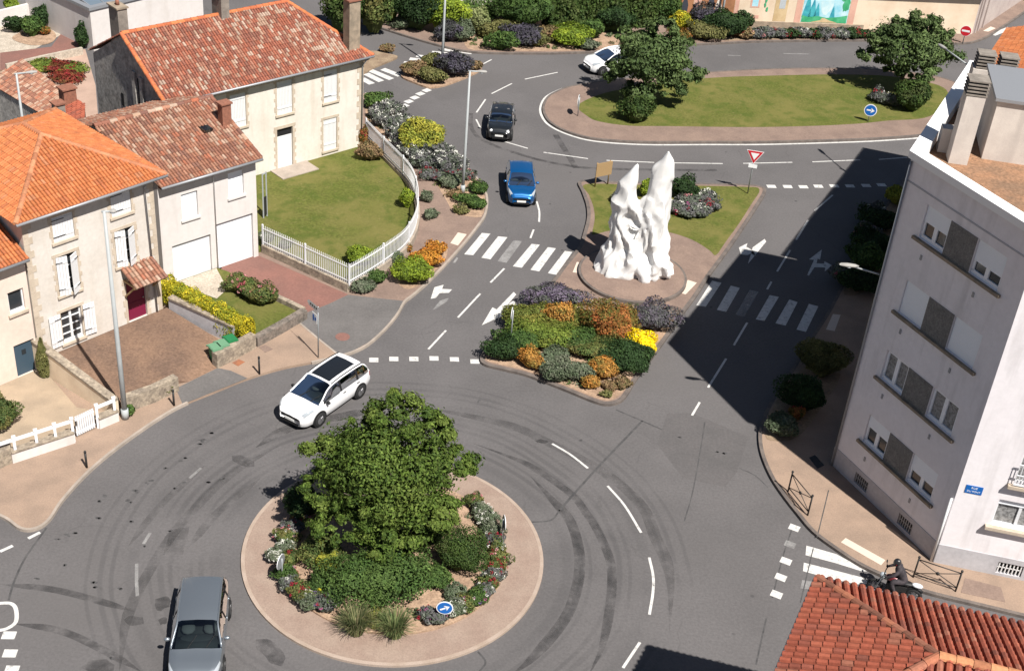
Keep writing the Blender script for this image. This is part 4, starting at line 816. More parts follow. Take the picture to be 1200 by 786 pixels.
for F_, g in ((FL, gr[0]), (FL, gr[1]), (FR_, gr2)):
    mb = MB(); n = 7
    for k in range(n): t = g[0] + (g[1] - g[0]) * (k + .5) / n; fbox(mb, F_, t - .022, t + .022, g[2], g[3], -.06, -.02)
    fbox(mb, F_, g[0], g[1], (g[2] + g[3]) / 2 - .02, (g[2] + g[3]) / 2 + .02, -.05, -.03)
    gl = mb.build('basement_grille', M['white_paint'] if F_ is FR_ else M['zinc'], ap); mb = MB(); fbox(mb, F_, g[0], g[1], g[2], g[3], -.14, -.12); mb.build('basement_window', M['dark_void'], gl)
SH = [(.5, .62), (.96, .96), (0., 0.), (.42, .55)]
for i, (a, b) in enumerate(holes):
    for w, s in zip((a, b), SH[i]): window(ap, FL, w, .12, 2, 1, 'bright_pvc', shut=s, fw=.1, gm='curtain' if i == 2 else 'glass')
    mb = MB(); fbox(mb, FL, a[1] + .02, b[0] - .02, a[2], a[3], .003, .02); mb.build('spandrel_panel', M['spandrel'], ap)
    mb = MB(); fbox(mb, FL, a[0] - .22, b[1] + .22, a[2] - .12, a[2] - .003, .003, .13); mb.build('sill', M['sill'], ap)
for i, w in enumerate(rwin + up):
    window(ap, FR_, w, .16, 2, 1, gm='curtain', shut=.22 if i != 1 else 0); mb = MB(); fbox(mb, FR_, w[0] - .2, w[1] + .2, w[2] - .14, w[2] - .003, .003, .2); mb.build('sill', M['quoin'], ap)
w = rwin[1]; mb = MB()
for t in (.06, .5, .98): fbox(mb, FR_, w[0] - .05, w[1] + .05, w[2] + t, w[2] + t + .04, .14, .18)
for k in range(14): t = w[0] - .03 + (w[1] - w[0] + .06) * k / 13; fbox(mb, FR_, t - .012, t + .012, w[2] + .1, w[2] + .98, .15, .17)
mb.build('window_railing', M['white_pvc'], ap)
# small vents under the sills
for a, b in holes:
    for t in (a[0] + .35, b[0] + .45): mb = MB(); fbox(mb, FL, t, t + .09, a[2] - .75, a[2] - .55, .003, .03); mb.build('air_vent', M['zinc'], ap)
# band, parapet, roof
mb = MB(); fbox(mb, FL, -.02, FL.L + .02, ZT - .9, ZT - .84, .002, .02); fbox(mb, FR_, .02, FR_.L, ZT - .9, ZT - .84, .002, .02); mb.build('string_course', M['plinth'], ap)
ring_ = [C1, C2, C3, C4, C5]; cen = sum(ring_) / 5
def offs(d):
    out = []; n = len(ring_)
    for i in range(n):
        p, a, b = ring_[i], ring_[i - 1], ring_[(i + 1) % n]; n1 = np.cross(norm(p - a), V3(0, 0, 1)); n2 = np.cross(norm(b - p), V3(0, 0, 1)); m = norm(n1 + n2); out.append(p + m * d / max(.3, m @ n1))
    return out
sgn = 1 if (offs(.3)[0] - C1) @ (C1 - cen) > 0 else -1
outr, inn = offs(.12 * sgn), offs(-.42 * sgn); mb = MB(); n = 5; ZP = ZT + .28
vs = []
for o, i in zip(outr, inn): vs += [V3(o[0], o[1], ZT), V3(o[0], o[1], ZP), V3(i[0], i[1], ZP), V3(i[0], i[1], ZT - .3)]
mb.add(vs, [f for i in range(n) for j in [(i + 1) % n] for f in ((4 * i, 4 * j, 4 * j + 1, 4 * i + 1), (4 * i + 1, 4 * j + 1, 4 * j + 2, 4 * i + 2), (4 * i + 2, 4 * j + 2, 4 * j + 3, 4 * i + 3))]); mb.build('parapet', M['parapet'], ap)
mb = MB(); mb.sheet([V3(p[0], p[1], ZT - .2) for p in inn]); mb.build('roof', M['roof_gravel'], ap)
ZR = ZT - .2
# chimney stacks with louvred heads and the stair head on the roof
def rp(px, py): return G(px, py, ZR)
q0, q1 = rp(1111, 191), rp(1133, 194); cdir = norm(q1 - q0); dn = V3(-cdir[1], cdir[0], 0); Hc = height_at((q0[0], q0[1]), 113) - ZR
def louvre(par, c, r, z0, n=5):
    mb = MB()
    for k in range(n): mb.box((c[0], c[1], z0 + .06 + k * .13), (r * 2 + .1, r * 2 + .1, .05), math.atan2(cdir[1], cdir[0]))
    mb.box((c[0], c[1], z0 + .3), (r * 1.3, r * 1.3, .6), math.atan2(cdir[1], cdir[0])); return mb.build('chimney_cowl', M['chim_grey'], par)
wd = np.linalg.norm(q1 - q0); mb = MB(); mb.obox(q0, cdir * wd, dn * .75, V3(0, 0, Hc)); ck = mb.build('chimney', M['chim_white'], ap); louvre(ck, q0 + cdir * wd / 2 + dn * .37, .33, ZR + Hc)
qb = rp(1098, 178); mb = MB(); mb.obox(qb, cdir * .62, dn * .5, V3(0, 0, .95)); mb.build('vent_box', M['chim_white'], ap)
q2 = rp(1150, 186); Hs = height_at((q2[0], q2[1]), 118) - ZR; ed = norm(V3(math.cos(-.16), math.sin(-.16), 0)); en = V3(-ed[1], ed[0], 0)
mb = MB(); mb.obox(q2, ed * 6, en * 3.4, V3(0, 0, Hs)); sh = mb.build('stair_head', M['chim_white'], ap); mb = MB(); mb.obox(q2 - ed * .12 - en * .12 + V3(0, 0, Hs + .003), ed * 6.24, en * 3.64, V3(0, 0, .12)); mb.build('stair_head_roof', M['zinc'], sh)
q3 = q2 + en * 3.9 - ed * .5; mb = MB(); mb.obox(q3, ed * 1.7, en * .8, V3(0, 0, Hs - .3)); c2_ = mb.build('chimney', M['chim_white'], ap)
for t in (.42, 1.28): louvre(c2_, q3 + ed * t + en * .4, .3, ZR + Hs - .3)
pipe(ap, [FL.P(.1, PZ - .9, .06), FL.P(.1, ZT - .1, .06)], .05, 'zinc'); pipe(ap, [FL.P(FL.L - .08, .1, .07), FL.P(FL.L - .08, 3.3, .07)], .05, 'white_paint')
# street name plate
mb = MB(); pu, pv = FR_.uv(1130, 576); fbox(mb, FR_, pu, pu + .62, pv, pv + .36, .003, .02); pl = mb.build('street_sign', M['sign_blue']); tag(pl, 'small blue street name plate on the sunlit apartment wall near its corner', 'street sign')
def text(body, size, F_, u, v, d, m, par, align='CENTER'):
    cu = bpy.data.curves.new('lettering', 'FONT'); cu.body = body; cu.size = size; cu.align_x = align; cu.align_y = 'CENTER'; cu.extrude = .002
    o = bpy.data.objects.new('tmp_text', cu); COL.objects.link(o); bpy.context.view_layer.update()
    me = bpy.data.meshes.new_from_object(o.evaluated_get(bpy.context.evaluated_depsgraph_get())); bpy.data.objects.remove(o)
    p = F_.P(u, v, d); R_ = np.array([F_.u, (0, 0, 1), F_.n]).T
    vs = np.array([R_ @ np.array(q.co) + p for q in me.vertices]); mb = MB(); mb.add(vs, [tuple(f.vertices) for f in me.polygons]); bpy.data.meshes.remove(me)
    return mb.build('lettering', m, par)
text('RUE', .13, FR_, pu + .31, pv + .26, .022, M['sign_white'], pl); text('DU PONT', .11, FR_, pu + .31, pv + .1, .022, M['sign_white'], pl)
# ============ neighbour of the block
nb = thing('orange_roof_house', 'street house with orange tile roof just behind the apartment block', 'house', (24, 62, 0)); ZN = 10.6
a, b = V3(19.4, 57.6, 0), V3(26.4, 72.6, 0); dn_ = norm(V3((b - a)[1], -(b - a)[0], 0)); c, d = b + dn_ * 9, a + dn_ * 9
mb = MB(); mb.prism([a, b, c, d], ZN); mb.build('wall', M['cream_render'], nb); t = V3(0, 0, ZN); up_ = V3(0, 0, ZN + 1.8)
m1, m2 = (a + d) / 2 + up_, (b + c) / 2 + up_
mb = MB(); fwd = norm(b - a) * .3; tile_face(mb, [b + t - dn_ * .4 + fwd, a + t - dn_ * .4 - fwd, m1 - fwd, m2 + fwd], PAL_NEW, seed=51); tile_face(mb, [d + t + dn_ * .4 - fwd, c + t + dn_ * .4 + fwd, m2 + fwd, m1 - fwd], PAL_NEW, seed=52); mb.build('roof', M['tile'], nb)
mb = MB(); mb.add([a + t, d + t, m1], [(0, 1, 2)]); mb.add([c + t, b + t, m2], [(0, 1, 2)]); mb.build('gable', M['cream_render'], nb)
FN = Fac(b, a); 
for u in (2.5, 6, 9.5, 13):
    for v in (1.2, 4.2, 7.3): mb = MB(); fbox(mb, FN, u, u + 1.1, v, v + 1.6, .003, .03); mb.build('shutter', M['white_paint'], nb)
# ============ red tiled house at the bottom right
ZB = 8.3; c0 = V3(9.47, 28.92, ZB); dE = norm(V3(15.17 - 9.47, 27.74 - 28.92, 0)); dS = norm(V3(7.87 - 9.47, 25.14 - 28.92, 0)); JJ = G(1100, 768.5, 9.95)
bh = thing('red_tiled_house', 'house under a hipped red clay tile roof at the bottom right corner', 'house', c0 - V3(0, 0, ZB))
# south-west corner mirrors the north-west one about the ridge
den = dE[0] * dS[1] - dE[1] * dS[0]; rel = JJ - c0; s_ = (dE[0] * rel[1] - dE[1] * rel[0]) / den; sw = c0 + dS * 2 * s_; ne = c0 + dE * 14; se = sw + dE * 14; J2 = JJ + dE * 9
mb = MB(); kw = dict(tw=.235, tl=.34); tile_face(mb, [ne, c0, JJ, J2], PAL_RED, seed=61, **kw); tile_face(mb, [c0, sw, JJ], PAL_RED, seed=62, **kw); tile_face(mb, [sw, se, J2, JJ], PAL_RED, seed=63, **kw); tile_face(mb, [se, ne, J2], PAL_RED, seed=64, **kw); rf = mb.build('roof', M['tile'], bh)
mb = MB(); pr = [((.27, .11, .07), 3), ((.34, .13, .075), 2), ((.21, .09, .06), 2)]; ridge(mb, c0, JJ, pr, .14, .42, 1); ridge(mb, sw, JJ, pr, .14, .42, 2); ridge(mb, JJ, J2, [((.44, .2, .1), 2), ((.36, .15, .08), 2)], .15, .42, 3); ridge(mb, se, J2, pr, .14, .42, 4); ridge(mb, ne, J2, pr, .14, .42, 5); mb.build('ridge_tiles', M['tile'], rf)
ins = lambda p: p + ((c0 + se) / 2 - p) * .06; mb = MB(); mb.prism([V3(*ins(p)[:2], 0) for p in (c0, sw, se, ne)], ZB - .05); mb.build('wall', M['cream_render'], bh)
mb = MB(); mb.tube([c0 + V3(-.05, 0, -.05), sw + V3(-.05, 0, -.05)], .07, 8); mb.tube([c0 + V3(0, .05, -.05), ne + V3(0, .05, -.05)], .07, 8); mb.build('gutter', M['zinc'], bh, True)
mb = MB(); FW = Fac(ins(c0), ins(sw))
# ============ mural wall house at the top
Am, Bm = G(700, 26), G(1138, 42); FM = Fac((Am[0], Am[1]), (Bm[0], Bm[1])); EM = 3.7
mh = thing('mural_house', 'long cream walled building painted with murals beyond the top avenue', 'building', FM.A)
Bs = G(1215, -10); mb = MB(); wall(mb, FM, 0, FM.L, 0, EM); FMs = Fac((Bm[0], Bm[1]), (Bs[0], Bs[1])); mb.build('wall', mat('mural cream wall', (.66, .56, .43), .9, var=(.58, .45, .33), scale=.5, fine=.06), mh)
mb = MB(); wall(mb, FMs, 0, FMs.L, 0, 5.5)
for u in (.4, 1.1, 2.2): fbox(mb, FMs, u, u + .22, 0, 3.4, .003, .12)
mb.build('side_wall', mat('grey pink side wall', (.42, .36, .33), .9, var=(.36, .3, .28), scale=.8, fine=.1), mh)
mb = MB(); t0 = FM.uv(1000, 20)[0]; fbox(mb, FM, t0 - 14, FM.L + .5, EM + .003, EM + .15, -9, .75); mb.build('roof', M['zinc'], mh)
mb = MB(); fbox(mb, FM, FM.uv(772, 29)[0], FM.uv(1010, 38)[0], 0, .55, .003, .12); mb.build('plinth', M['sill'], mh)
def panel(px0, px1, v0, v1, m, d=.012, par=mh, name='mural_panel', y=30):
    mb = MB(); a, b = FM.uv(px0, y)[0], FM.uv(px1, y)[0]; fbox(mb, FM, a, b, v0, v1, .003, d); return mb.build(name, m, par)
def mp(px0, px1, pts, m, d, par, nm='painted_shape', y=30):
    a, b = FM.uv(px0, y)[0], FM.uv(px1, y)[0]; mb = MB(); P = [FM.P(a + (b - a) * f, z, d) for f, z in pts]; mb.add(P, [tuple(range(len(P)))]); return mb.build(nm, m, par)
rq = random.Random(9)
def blobm(px0, px1, cf, cz, rf, rz, m, d, par): return mp(px0, px1, [(cf + rf * math.cos(t) * rq.uniform(.75, 1.15), cz + rz * math.sin(t) * rq.uniform(.75, 1.15)) for t in np.linspace(0, 2 * math.pi, 19)[:-1]], m, d, par)
pa = lambda n, c, **k: mat(n, c, .85, **k)
mw = pa('painted wood brown', (.36, .17, .085), var=(.26, .12, .06), scale=1.5); mg = pa('painted green', (.03, .28, .12), var=(.08, .4, .2), scale=1.2); mbl = pa('painted blue', (.2, .5, .62), var=(.5, .68, .72), scale=.8); mdk = pa('painted dark figure', (.04, .045, .06)); mpk = pa('painted rose stone', (.6, .36, .28), var=(.5, .28, .22), scale=1.); msd = pa('painted path', (.55, .42, .25), var=(.45, .33, .18), scale=1.3)
p = panel(785, 809, .55, 3.4, mw); mp(785, 809, [(.45, .7), (.72, .7), (.75, 1.6), (.68, 2.0), (.62, 2.3), (.54, 2.3), (.5, 2.0), (.42, 1.6)], mdk, .018, p)
p = panel(818, 857, .55, 3.4, mw); mpf = pa('painted pale figure', (.6, .56, .5)); mp(818, 857, [(.18, .7), (.38, .7), (.4, 1.7), (.33, 2.4), (.25, 2.4), (.17, 1.7)], mdk, .018, p); mp(818, 857, [(.42, .7), (.62, .7), (.62, 1.5), (.55, 2.2), (.48, 2.2), (.42, 1.5)], mpf, .021, p); blobm(818, 857, .29, 2.5, .05, .2, mpf, .024, p)
panel(809.5, 817.5, .55, 3.4, mpk); panel(857.5, 862, .55, 3.4, mpk)
p = panel(875, 886, 1.6, 3.1, mpk); panel(877, 884, 1.7, 2.95, mbl, .018, p); panel(873, 887, .75, 1.0, mpk)
p = panel(904, 919, .6, 3.0, msd); panel(909, 916, 1.6, 2.8, pa('painted window grey', (.4, .43, .45)), .018, p)
pv = panel(864, 926, 3.38, 3.5, mg)
for k in range(16): blobm(864, 926, rq.uniform(.03, .97), rq.uniform(3.0, 3.5), rq.uniform(.02, .05), rq.uniform(.08, .2), mg, .016 + k * .0006, pv)
for k in range(5): blobm(864, 926, .48 + rq.uniform(-.03, .03), 2.9 - k * .35, .02, .2, mg, .028 + k * .0006, pv)
p = panel(937, 991, .6, 3.65, mbl); mte = pa('painted teal', (.03, .25, .33), var=(.06, .38, .42), scale=2.5); mpale = pa('painted mist', (.55, .68, .7), var=(.4, .6, .66), scale=1.5)
blobm(937, 991, .5, 2.3, .16, 1.0, mpale, .015, p)
for f, h_, r_ in ((.1, 3.0, .1), (.22, 2.6, .09), (.32, 2.2, .07), (.66, 2.0, .06)): mp(937, 991, [(f - r_, 1.0), (f + r_, 1.0), (f + r_ * .55, 1.0 + (h_ - 1) * .5), (f, h_), (f - r_ * .55, 1.0 + (h_ - 1) * .5)], mte, .018, p)
for cf, cz, rf, rz in ((.86, 2.9, .13, .6), (.92, 2.1, .08, .6), (.78, 3.35, .18, .25)): blobm(937, 991, cf, cz, rf, rz, mg, .021, p)
mp(937, 991, [(.01, .62), (.99, .62), (.99, 1.25), (.8, 1.1), (.55, 1.0), (.35, 1.12), (.15, 1.02), (.01, 1.15)], mg, .024, p); mp(937, 991, [(.2, .63), (.8, .63), (.62, .8), (.5, .98), (.45, .98), (.42, .8)], msd, .027, p)
panel(929, 936, .55, 3.65, mpk); panel(991.5, 999, .55, 3.65, mpk)
# ============ pale building at the top centre
At, Bt = G(499, 27), G(690, 20); FT = Fac((At[0], At[1]), (Bt[0], Bt[1])); th = thing('pale_building', 'pale cream building behind the shrubs at the top middle', 'building', FT.A)
wt = [[u, u + .9, 2.0, 3.4] for u in (3.0, 5.2, 7.6)]; mb = MB(); wall(mb, FT, 0, FT.L, 0, 6, wt, .15); mb.quad(FT.P(0, 0, -7), FT.P(0, 0), FT.P(0, 6), FT.P(0, 6, -7)); mb.quad(FT.P(FT.L, 0), FT.P(FT.L, 0, -7), FT.P(FT.L, 6, -7), FT.P(FT.L, 6)); mb.build('wall', M['cream_render'], th)
for w in wt: window(th, FT, w, .12)
mb = MB(); tile_face(mb, [FT.P(-.3, 6, .4), FT.P(FT.L + .3, 6, .4), FT.P(FT.L + .3, 7.6, -3.5), FT.P(-.3, 7.6, -3.5)], PAL_OLD, seed=71); mb.build('roof', M['tile'], th)
# ------------------------------------------------------------------ yards, walls, fences
def wallrun(name, pts, h, w, m, label, cat, cap=None, z0=.0, capm=None, slope=None):
    """low garden wall along ground points with optional coping part"""
    mb = MB(); sweep(mb, pts, w, z0, h); o = mb.build(name, m); tag(o, label, cat)
    if cap: mb = MB(); sweep(mb, pts, w + .1, h + .002, h + cap); mb.build('coping', capm or M['quoin'], o)
    return o
def yard(name, pts, z, m):
    mb = MB(); P = [V3(p[0], p[1], zz) for p, zz in zip(pts, z)]; mb.sheet(P)
    for i in range(len(P)):
        a, b = P[i], P[(i + 1) % len(P)]; mb.quad(V3(a[0], a[1], 0), V3(b[0], b[1], 0), b, a)
    return struct(mb.build(name, m))
g = lambda x, y, z=KH: G(x, y, z)
f1 = lambda u, d: F1.P(u, 0, d)
yard('yard', [f1(-.1, .03), f1(F1.L + .2, .03), g(257, 399, .3), g(250, 418, .2), g(254, 431, .13), g(221, 447, .13), g(206, 446, .3), g(150, 465, .4), g(132, 478, .45)], [.5, .5, .35, .25, .128, .128, .3, .4, .45], M['yard'])
def slopewall(a, b, ha, hb, w, m, label):
    d = norm(b - a); s = V3(-d[1], d[0], 0) * w / 2; lo = V3(0, 0, 0); vs = []
    for p, h in ((a, ha), (b, hb)): p = p * V3(1, 1, 0); vs += [p - s, p + s, p + s + V3(0, 0, h), p - s + V3(0, 0, h)]
    mb = MB(); mb.add(vs, [(0, 1, 2, 3)[::-1], (4, 5, 6, 7), (0, 3, 7, 4)[::-1], (1, 5, 6, 2)[::-1], (3, 2, 6, 7)[::-1], (0, 4, 5, 1)[::-1]]); o = mb.build('retaining_wall', m); tag(o, label, 'wall')
    mb = MB(); vs = []
    for p, h in ((a, ha), (b, hb)): p = p * V3(1, 1, 0); q = s * 1.25; vs += [p - q + V3(0, 0, h + .004), p + q + V3(0, 0, h + .004), p + q + V3(0, 0, h + .1), p - q + V3(0, 0, h + .1)]
    mb.add(vs, [(0, 1, 2, 3)[::-1], (4, 5, 6, 7), (0, 3, 7, 4)[::-1], (1, 5, 6, 2)[::-1], (3, 2, 6, 7)[::-1], (0, 4, 5, 1)[::-1]]); mb.build('coping', M['stone'], o)
slopewall(f1(-.15, .05), g(137, 487), 1.55, .85, .3, mat('cream garden wall', (.68, .57, .43), .9, var=(.58, .47, .35), scale=1.2, fine=.08), 'cream retaining wall with brown stone coping running from the tall house to the lamp post')
wallrun('stone_wall', [g(146, 481), g(180, 469), g(207, 456)], .85, .35, M['stone'], 'low rubble stone wall between the left lamp post and the grey driveway apron', 'wall')
wallrun('stone_wall', [g(252, 430), g(275, 418), g(297, 406)], .85, .35, M['stone'], 'low rubble stone wall hiding the green bins', 'wall')
wallrun('stone_wall', [g(299, 405), g(328, 389), g(357, 372)], .6, .35, mat('mossy stone', (.2, .165, .14), .95, var=(.12, .105, .09), scale=3, fine=.4, fscale=8, bump=1.), 'low dark stone wall edging the small lawn beside the pavement', 'wall')
wallrun('stone_wall', [g(356, 370), g(338, 361), g(318, 352)], .55, .25, M['stone'], 'short low stone wall between the small lawn and red driveway', 'wall')
wallrun('garden_wall', [F1.P(F1.L + .35, 0, .15), g(277, 403)], 1.05, .25, M['plinth'], 'grey rendered garden wall with brown coping below the yellow hedge', 'wall', .08, capm=M['stone'])
yard('garden', [F2.P(.0, 0, .05), F2.P(2.55, 0, .05), g(268, 322), g(320, 352), g(356, 370), g(298, 404), g(277, 403)], [.3] * 7, M['grass'])
sheet('garden_path', [F2.P(.35, 0, .1), F2.P(2.5, 0, .1), g(262, 330, .3), g(264, 341, .3), g(254, 350, .3), g(240, 345, .3)], .31, M['gravel'])
yard('yard', [F0.P(0, 0, .02), F0.P(F0.L + .1, 0, .02), g(90, 478), g(134, 485), g(86, 510), g(0, 533), g(-50, 545)], [.16] * 7, mat('buff concrete', (.36, .28, .2), .9, var=(.28, .22, .16), scale=.8, fine=.15))
# white railing fence of the pink house
def rail_fence(label, pts, h0, h1):
    o = thing('rail_fence', label, 'fence', pts[0])
    for p in pts: mb = MB(); mb.box(p + V3(0, 0, (h1) / 2), (.11, .11, h1), .4); mb.box(p + V3(0, 0, h1 + .02), (.15, .15, .05), .4); mb.build('post', M['white_pvc'], o)
    for a, b in zip(pts[:-1], pts[1:]): mb = MB(); mb.bar(a + V3(0, 0, h1 - .12), b + V3(0, 0, h1 - .12), .07, .13); mb.build('rail', M['white_pvc'], o)
    return o
wa, wb, wc, wd_ = g(14, 541), g(87, 517), g(115.5, 501), g(138, 491.5)
rail_fence('white plastic railing on the low white wall before the pink house', [wa + (wb - wa) * t for t in (-.35, .08, .42, .72, 1.)], .6, 1.15)
rail_fence('short white railing between the white gate and the lamp post', [wc + (wd_ - wc) * t for t in (0, .9)], .6, 1.15)
wallrun('front_wall', [wa, wb], .62, .26, M['white_wall'], 'long low white wall with a brown coping in front of the pink house', 'wall', .06, capm=M['stone'])
wallrun('front_wall', [wc, wd_], .62, .26, M['white_wall'], 'short low white wall between white gate and lamp post', 'wall', .06, capm=M['stone'])
mb = MB(); mb.prism([g(-2, 550), g(15, 542), g(14, 530), g(-4, 536)], .75); tag(mb.build('stone_pier', M['stone']), 'rough stone pier at the end of the white front wall', 'pier')
ga, gb_ = g(90, 513), g(112, 502.5); gt = thing('garden_gate', 'small white slatted garden gate between the two white walls', 'gate', ga)
for k in range(9): t = (k + .5) / 9; mb = MB(); q = ga + (gb_ - ga) * t; mb.box(q + V3(0, 0, .58), (.072, .03, .96), math.atan2(*(gb_ - ga)[1::-1])); mb.build('slat', M['white_pvc'], gt)
mb = MB()
for z in (.25, .9): mb.bar(ga + V3(0, 0, z), gb_ + V3(0, 0, z), .05, .09)
mb.build('gate_frame', M['white_pvc'], gt); mb = MB(); q = ga + (gb_ - ga) * .08; mb.box(q + V3(0, 0, .75) - V3(.0, .06, 0), (.06, .05, .2)); mb.build('latch', M['metal_dark'], gt)
# lawn of the long house and its curved picket fence
ZF = 1.68
top = [(307.6, 263.6), (340, 278), (375, 294), (409.4, 309.4)]; topc = [(409.4, 309.4), (433, 296), (457.8, 280), (475.6, 266), (487, 247), (490.5, 226), (487.5, 207), (480, 191), (463, 173), (445, 155.5), (429, 139)]
fs_ = [G(a, b, ZF) * V3(1, 1, 0) for a, b in top]; fc_ = spline([G(a, b, ZF) * V3(1, 1, 0) for a, b in topc], 6)
def picket(label, path, dens=.125):
    o = thing('picket_fence', label, 'fence', path[0]); L = [0.]
    for a, b in zip(path[:-1], path[1:]): L.append(L[-1] + np.linalg.norm(b - a))
    def at(s):
        i = min(max(0, int(np.searchsorted(L, s)) - 1), len(path) - 2); t = (s - L[i]) / max(1e-6, L[i + 1] - L[i]); return path[i] + (path[i + 1] - path[i]) * t, norm(path[i + 1] - path[i])
    mb = MB(); n = int(L[-1] / dens)
    for k in range(n):
        p, d = at((k + .5) * L[-1] / n); nn = V3(-d[1], d[0], 0); w = .035; q = p - d * w / 2 - nn * .012
        vs = [q, q + d * w, q + d * w + nn * .024, q + nn * .024]; b0, b1, b2 = V3(0, 0, .56), V3(0, 0, ZF - .06), V3(0, 0, ZF)
        mid = [p - nn * .012, p + nn * .012]
        mb.add([v + b0 for v in vs] + [v + b1 for v in vs] + [m + b2 for m in mid], [(0, 1, 5, 4), (1, 2, 6, 5), (2, 3, 7, 6), (3, 0, 4, 7), (4, 5, 8), (6, 7, 9), (5, 6, 9, 8), (7, 4, 8, 9)])
    pk = mb.build('pickets', M['white_paint'], o)
    mb = MB(); 
    for z in (.68, 1.45): sweep(mb, path, .04, z, z + .05)
    mb.build('rail', M['white_paint'], o)
    np_ = max(2, int(L[-1] / 2.6))
    for k in range(np_ + 1): p, d = at(min(L[-1] - .01, k * L[-1] / np_)); mb = MB(); mb.box(p + V3(0, 0, (ZF + .5) / 2), (.08, .08, ZF - .5 + .06), math.atan2(d[1], d[0])); mb.build('post', M['white_pvc'], o)
    return o
picket('straight run of white picket fence beside the red driveway', fs_); picket('curved run of white picket fence round the lawn by the avenue', fc_)
wallrun('fence_wall', fs_, .56, .28, M['stone'], 'low stone wall under the straight picket fence along the red driveway', 'wall'); wallrun('fence_wall', fc_, .54, .24, mat('cream stone footing', (.36, .3, .24), .95, var=(.26, .22, .18), scale=2.5, fine=.25), 'low wall under the curved picket fence round the lawn', 'wall')
yard('lawn', [F3.P(F3.L, 0, .02)] + [p for p in fc_[::-1]] + [p for p in fs_[::-1]] + [F2.P(F2.L + .2, 0, -.3), F3.P(4.5, 0, .02)], [.32] * (len(fs_) + len(fc_) + 3), M['grass'])
# ------------------------------------------------------------------ lamps
def lamp_post(label, foot, h, arm, m='pole_grey', r=.1):
    """tapered pole with a lantern held out along arm (xy vector)"""
    o = thing('street_lamp', label, 'street lamp', foot); mb = MB(); mb.tube([foot, foot + V3(0, 0, h * .35), foot + V3(0, 0, h)], [r, r * .82, r * .52], 12); mb.build('pole', M[m], o, True)
    mb = MB(); mb.tube([foot + V3(0, 0, .02), foot + V3(0, 0, .5)], [r * 1.35, r * 1.3], 12); mb.build('pole_base', M[m], o, True)
    a = V3(*arm, 0); d = norm(a); s = V3(-d[1], d[0], 0); t0 = foot + V3(0, 0, h - .03); mb = MB(); mb.tube([t0 - d * .1, t0 + a * .45], .045, 8); mb.build('arm', M[m], o, True)
    c = t0 + a * .72; head(o, c, d, s, np.linalg.norm(a) * .6); return o
def head(par, c, d, s, L=.8):
    secs = [(-.5, .04, .04), (-.3, .1, .08), (.1, .13, .09), (.4, .1, .07), (.5, .04, .03)]; vs = []; fs = []; n = 10
    for t, w, hh in secs:
        for k in range(n): th = 2 * math.pi * k / n; vs.append(c + d * t * L + s * math.cos(th) * w + V3(0, 0, math.sin(th) * hh * (1 if math.sin(th) > 0 else .45)))
    for i in range(len(secs) - 1):
        for k in range(n): fs.append((i * n + k, i * n + (k + 1) % n, (i + 1) * n + (k + 1) % n, (i + 1) * n + k))
    fs += [tuple(range(n)), tuple(range(5 * n - 1, 4 * n - 1, -1))]; mb = MB(); mb.add(vs, fs); lh = mb.build('lantern', mat_lamp, par, True)
    mb = MB(); mb.sphere(c - V3(0, 0, .05), (L * .3, L * .3, .05) if False else (.12, .12, .035), 10, 6); mb.build('lens', M['lamp_glass'], lh, True)
mat_lamp = mat('lantern housing', (.3, .29, .275), .6)
lamp_post('tall grey street lamp at the corner of the white railing on the left', g(147, 490), 9.8, (.42, .12), r=.12)
lamp_post('slim grey street lamp in the flower bed beside the avenue', g(542, 226), 7.35, (.9, .1))
p3 = g(517.6, 82); lamp_post('grey street lamp on the shrub islet at the top', p3, 7.6, (.9, .0))
lamp_post('grey street lamp among clipped shrubs before the mural wall', g(844, 31.5), 7, (.9, .1))
p5 = G(19, 86, 6.5); lamp_post('grey street lamp behind the weathered tiled shed on the left', V3(p5[0], p5[1], 0), 6.5, (.9, .5))
zl = height_at(C1, 322); at_ = V3(C1[0], C1[1], zl); hd = G(995, 311, zl + .25); o = thing('wall_lamp', 'white street lamp on a bracket at the shaded corner of the apartment block', 'street lamp', at_)
mb = MB(); mb.tube([at_, at_ + (hd - at_) * .8], .035, 8); mb.build('bracket', M['pole_grey'], o, True); dd = norm((hd - at_) * V3(1, 1, 0)); head(o, hd, dd, V3(-dd[1], dd[0], 0), .75)
S0 = G(963, 178); best = None
for z in np.arange(4, 13, .1):
    p = S0 + V3(math.cos(SUN_AZ), math.sin(SUN_AZ), 0) * z / math.tan(SUN_EL) + V3(0, 0, z); q = proj(p); e_ = (q[0] - 1109) ** 2 + (q[1] - 59) ** 2
    if best is None or e_ < best[0]: best = (e_, z, p)
print('top right lamp', best[0] ** .5, best[1])
hd = best[2]; pl_ = G(1135, 77, hd[2] - .1); o = thing('wall_lamp', 'street lamp on a long arm held out over the avenue from the orange roofed house', 'street lamp', pl_)
mb = MB(); mb.tube([pl_, hd], .045, 8); mb.tube([pl_ * V3(1, 1, 0), pl_ + V3(0, 0, .3)], .08, 8); mb.build('bracket', M['pole_grey'], o, True); dd = norm((hd - pl_) * V3(1, 1, 0)); head(o, hd, dd, V3(-dd[1], dd[0], 0), .85)
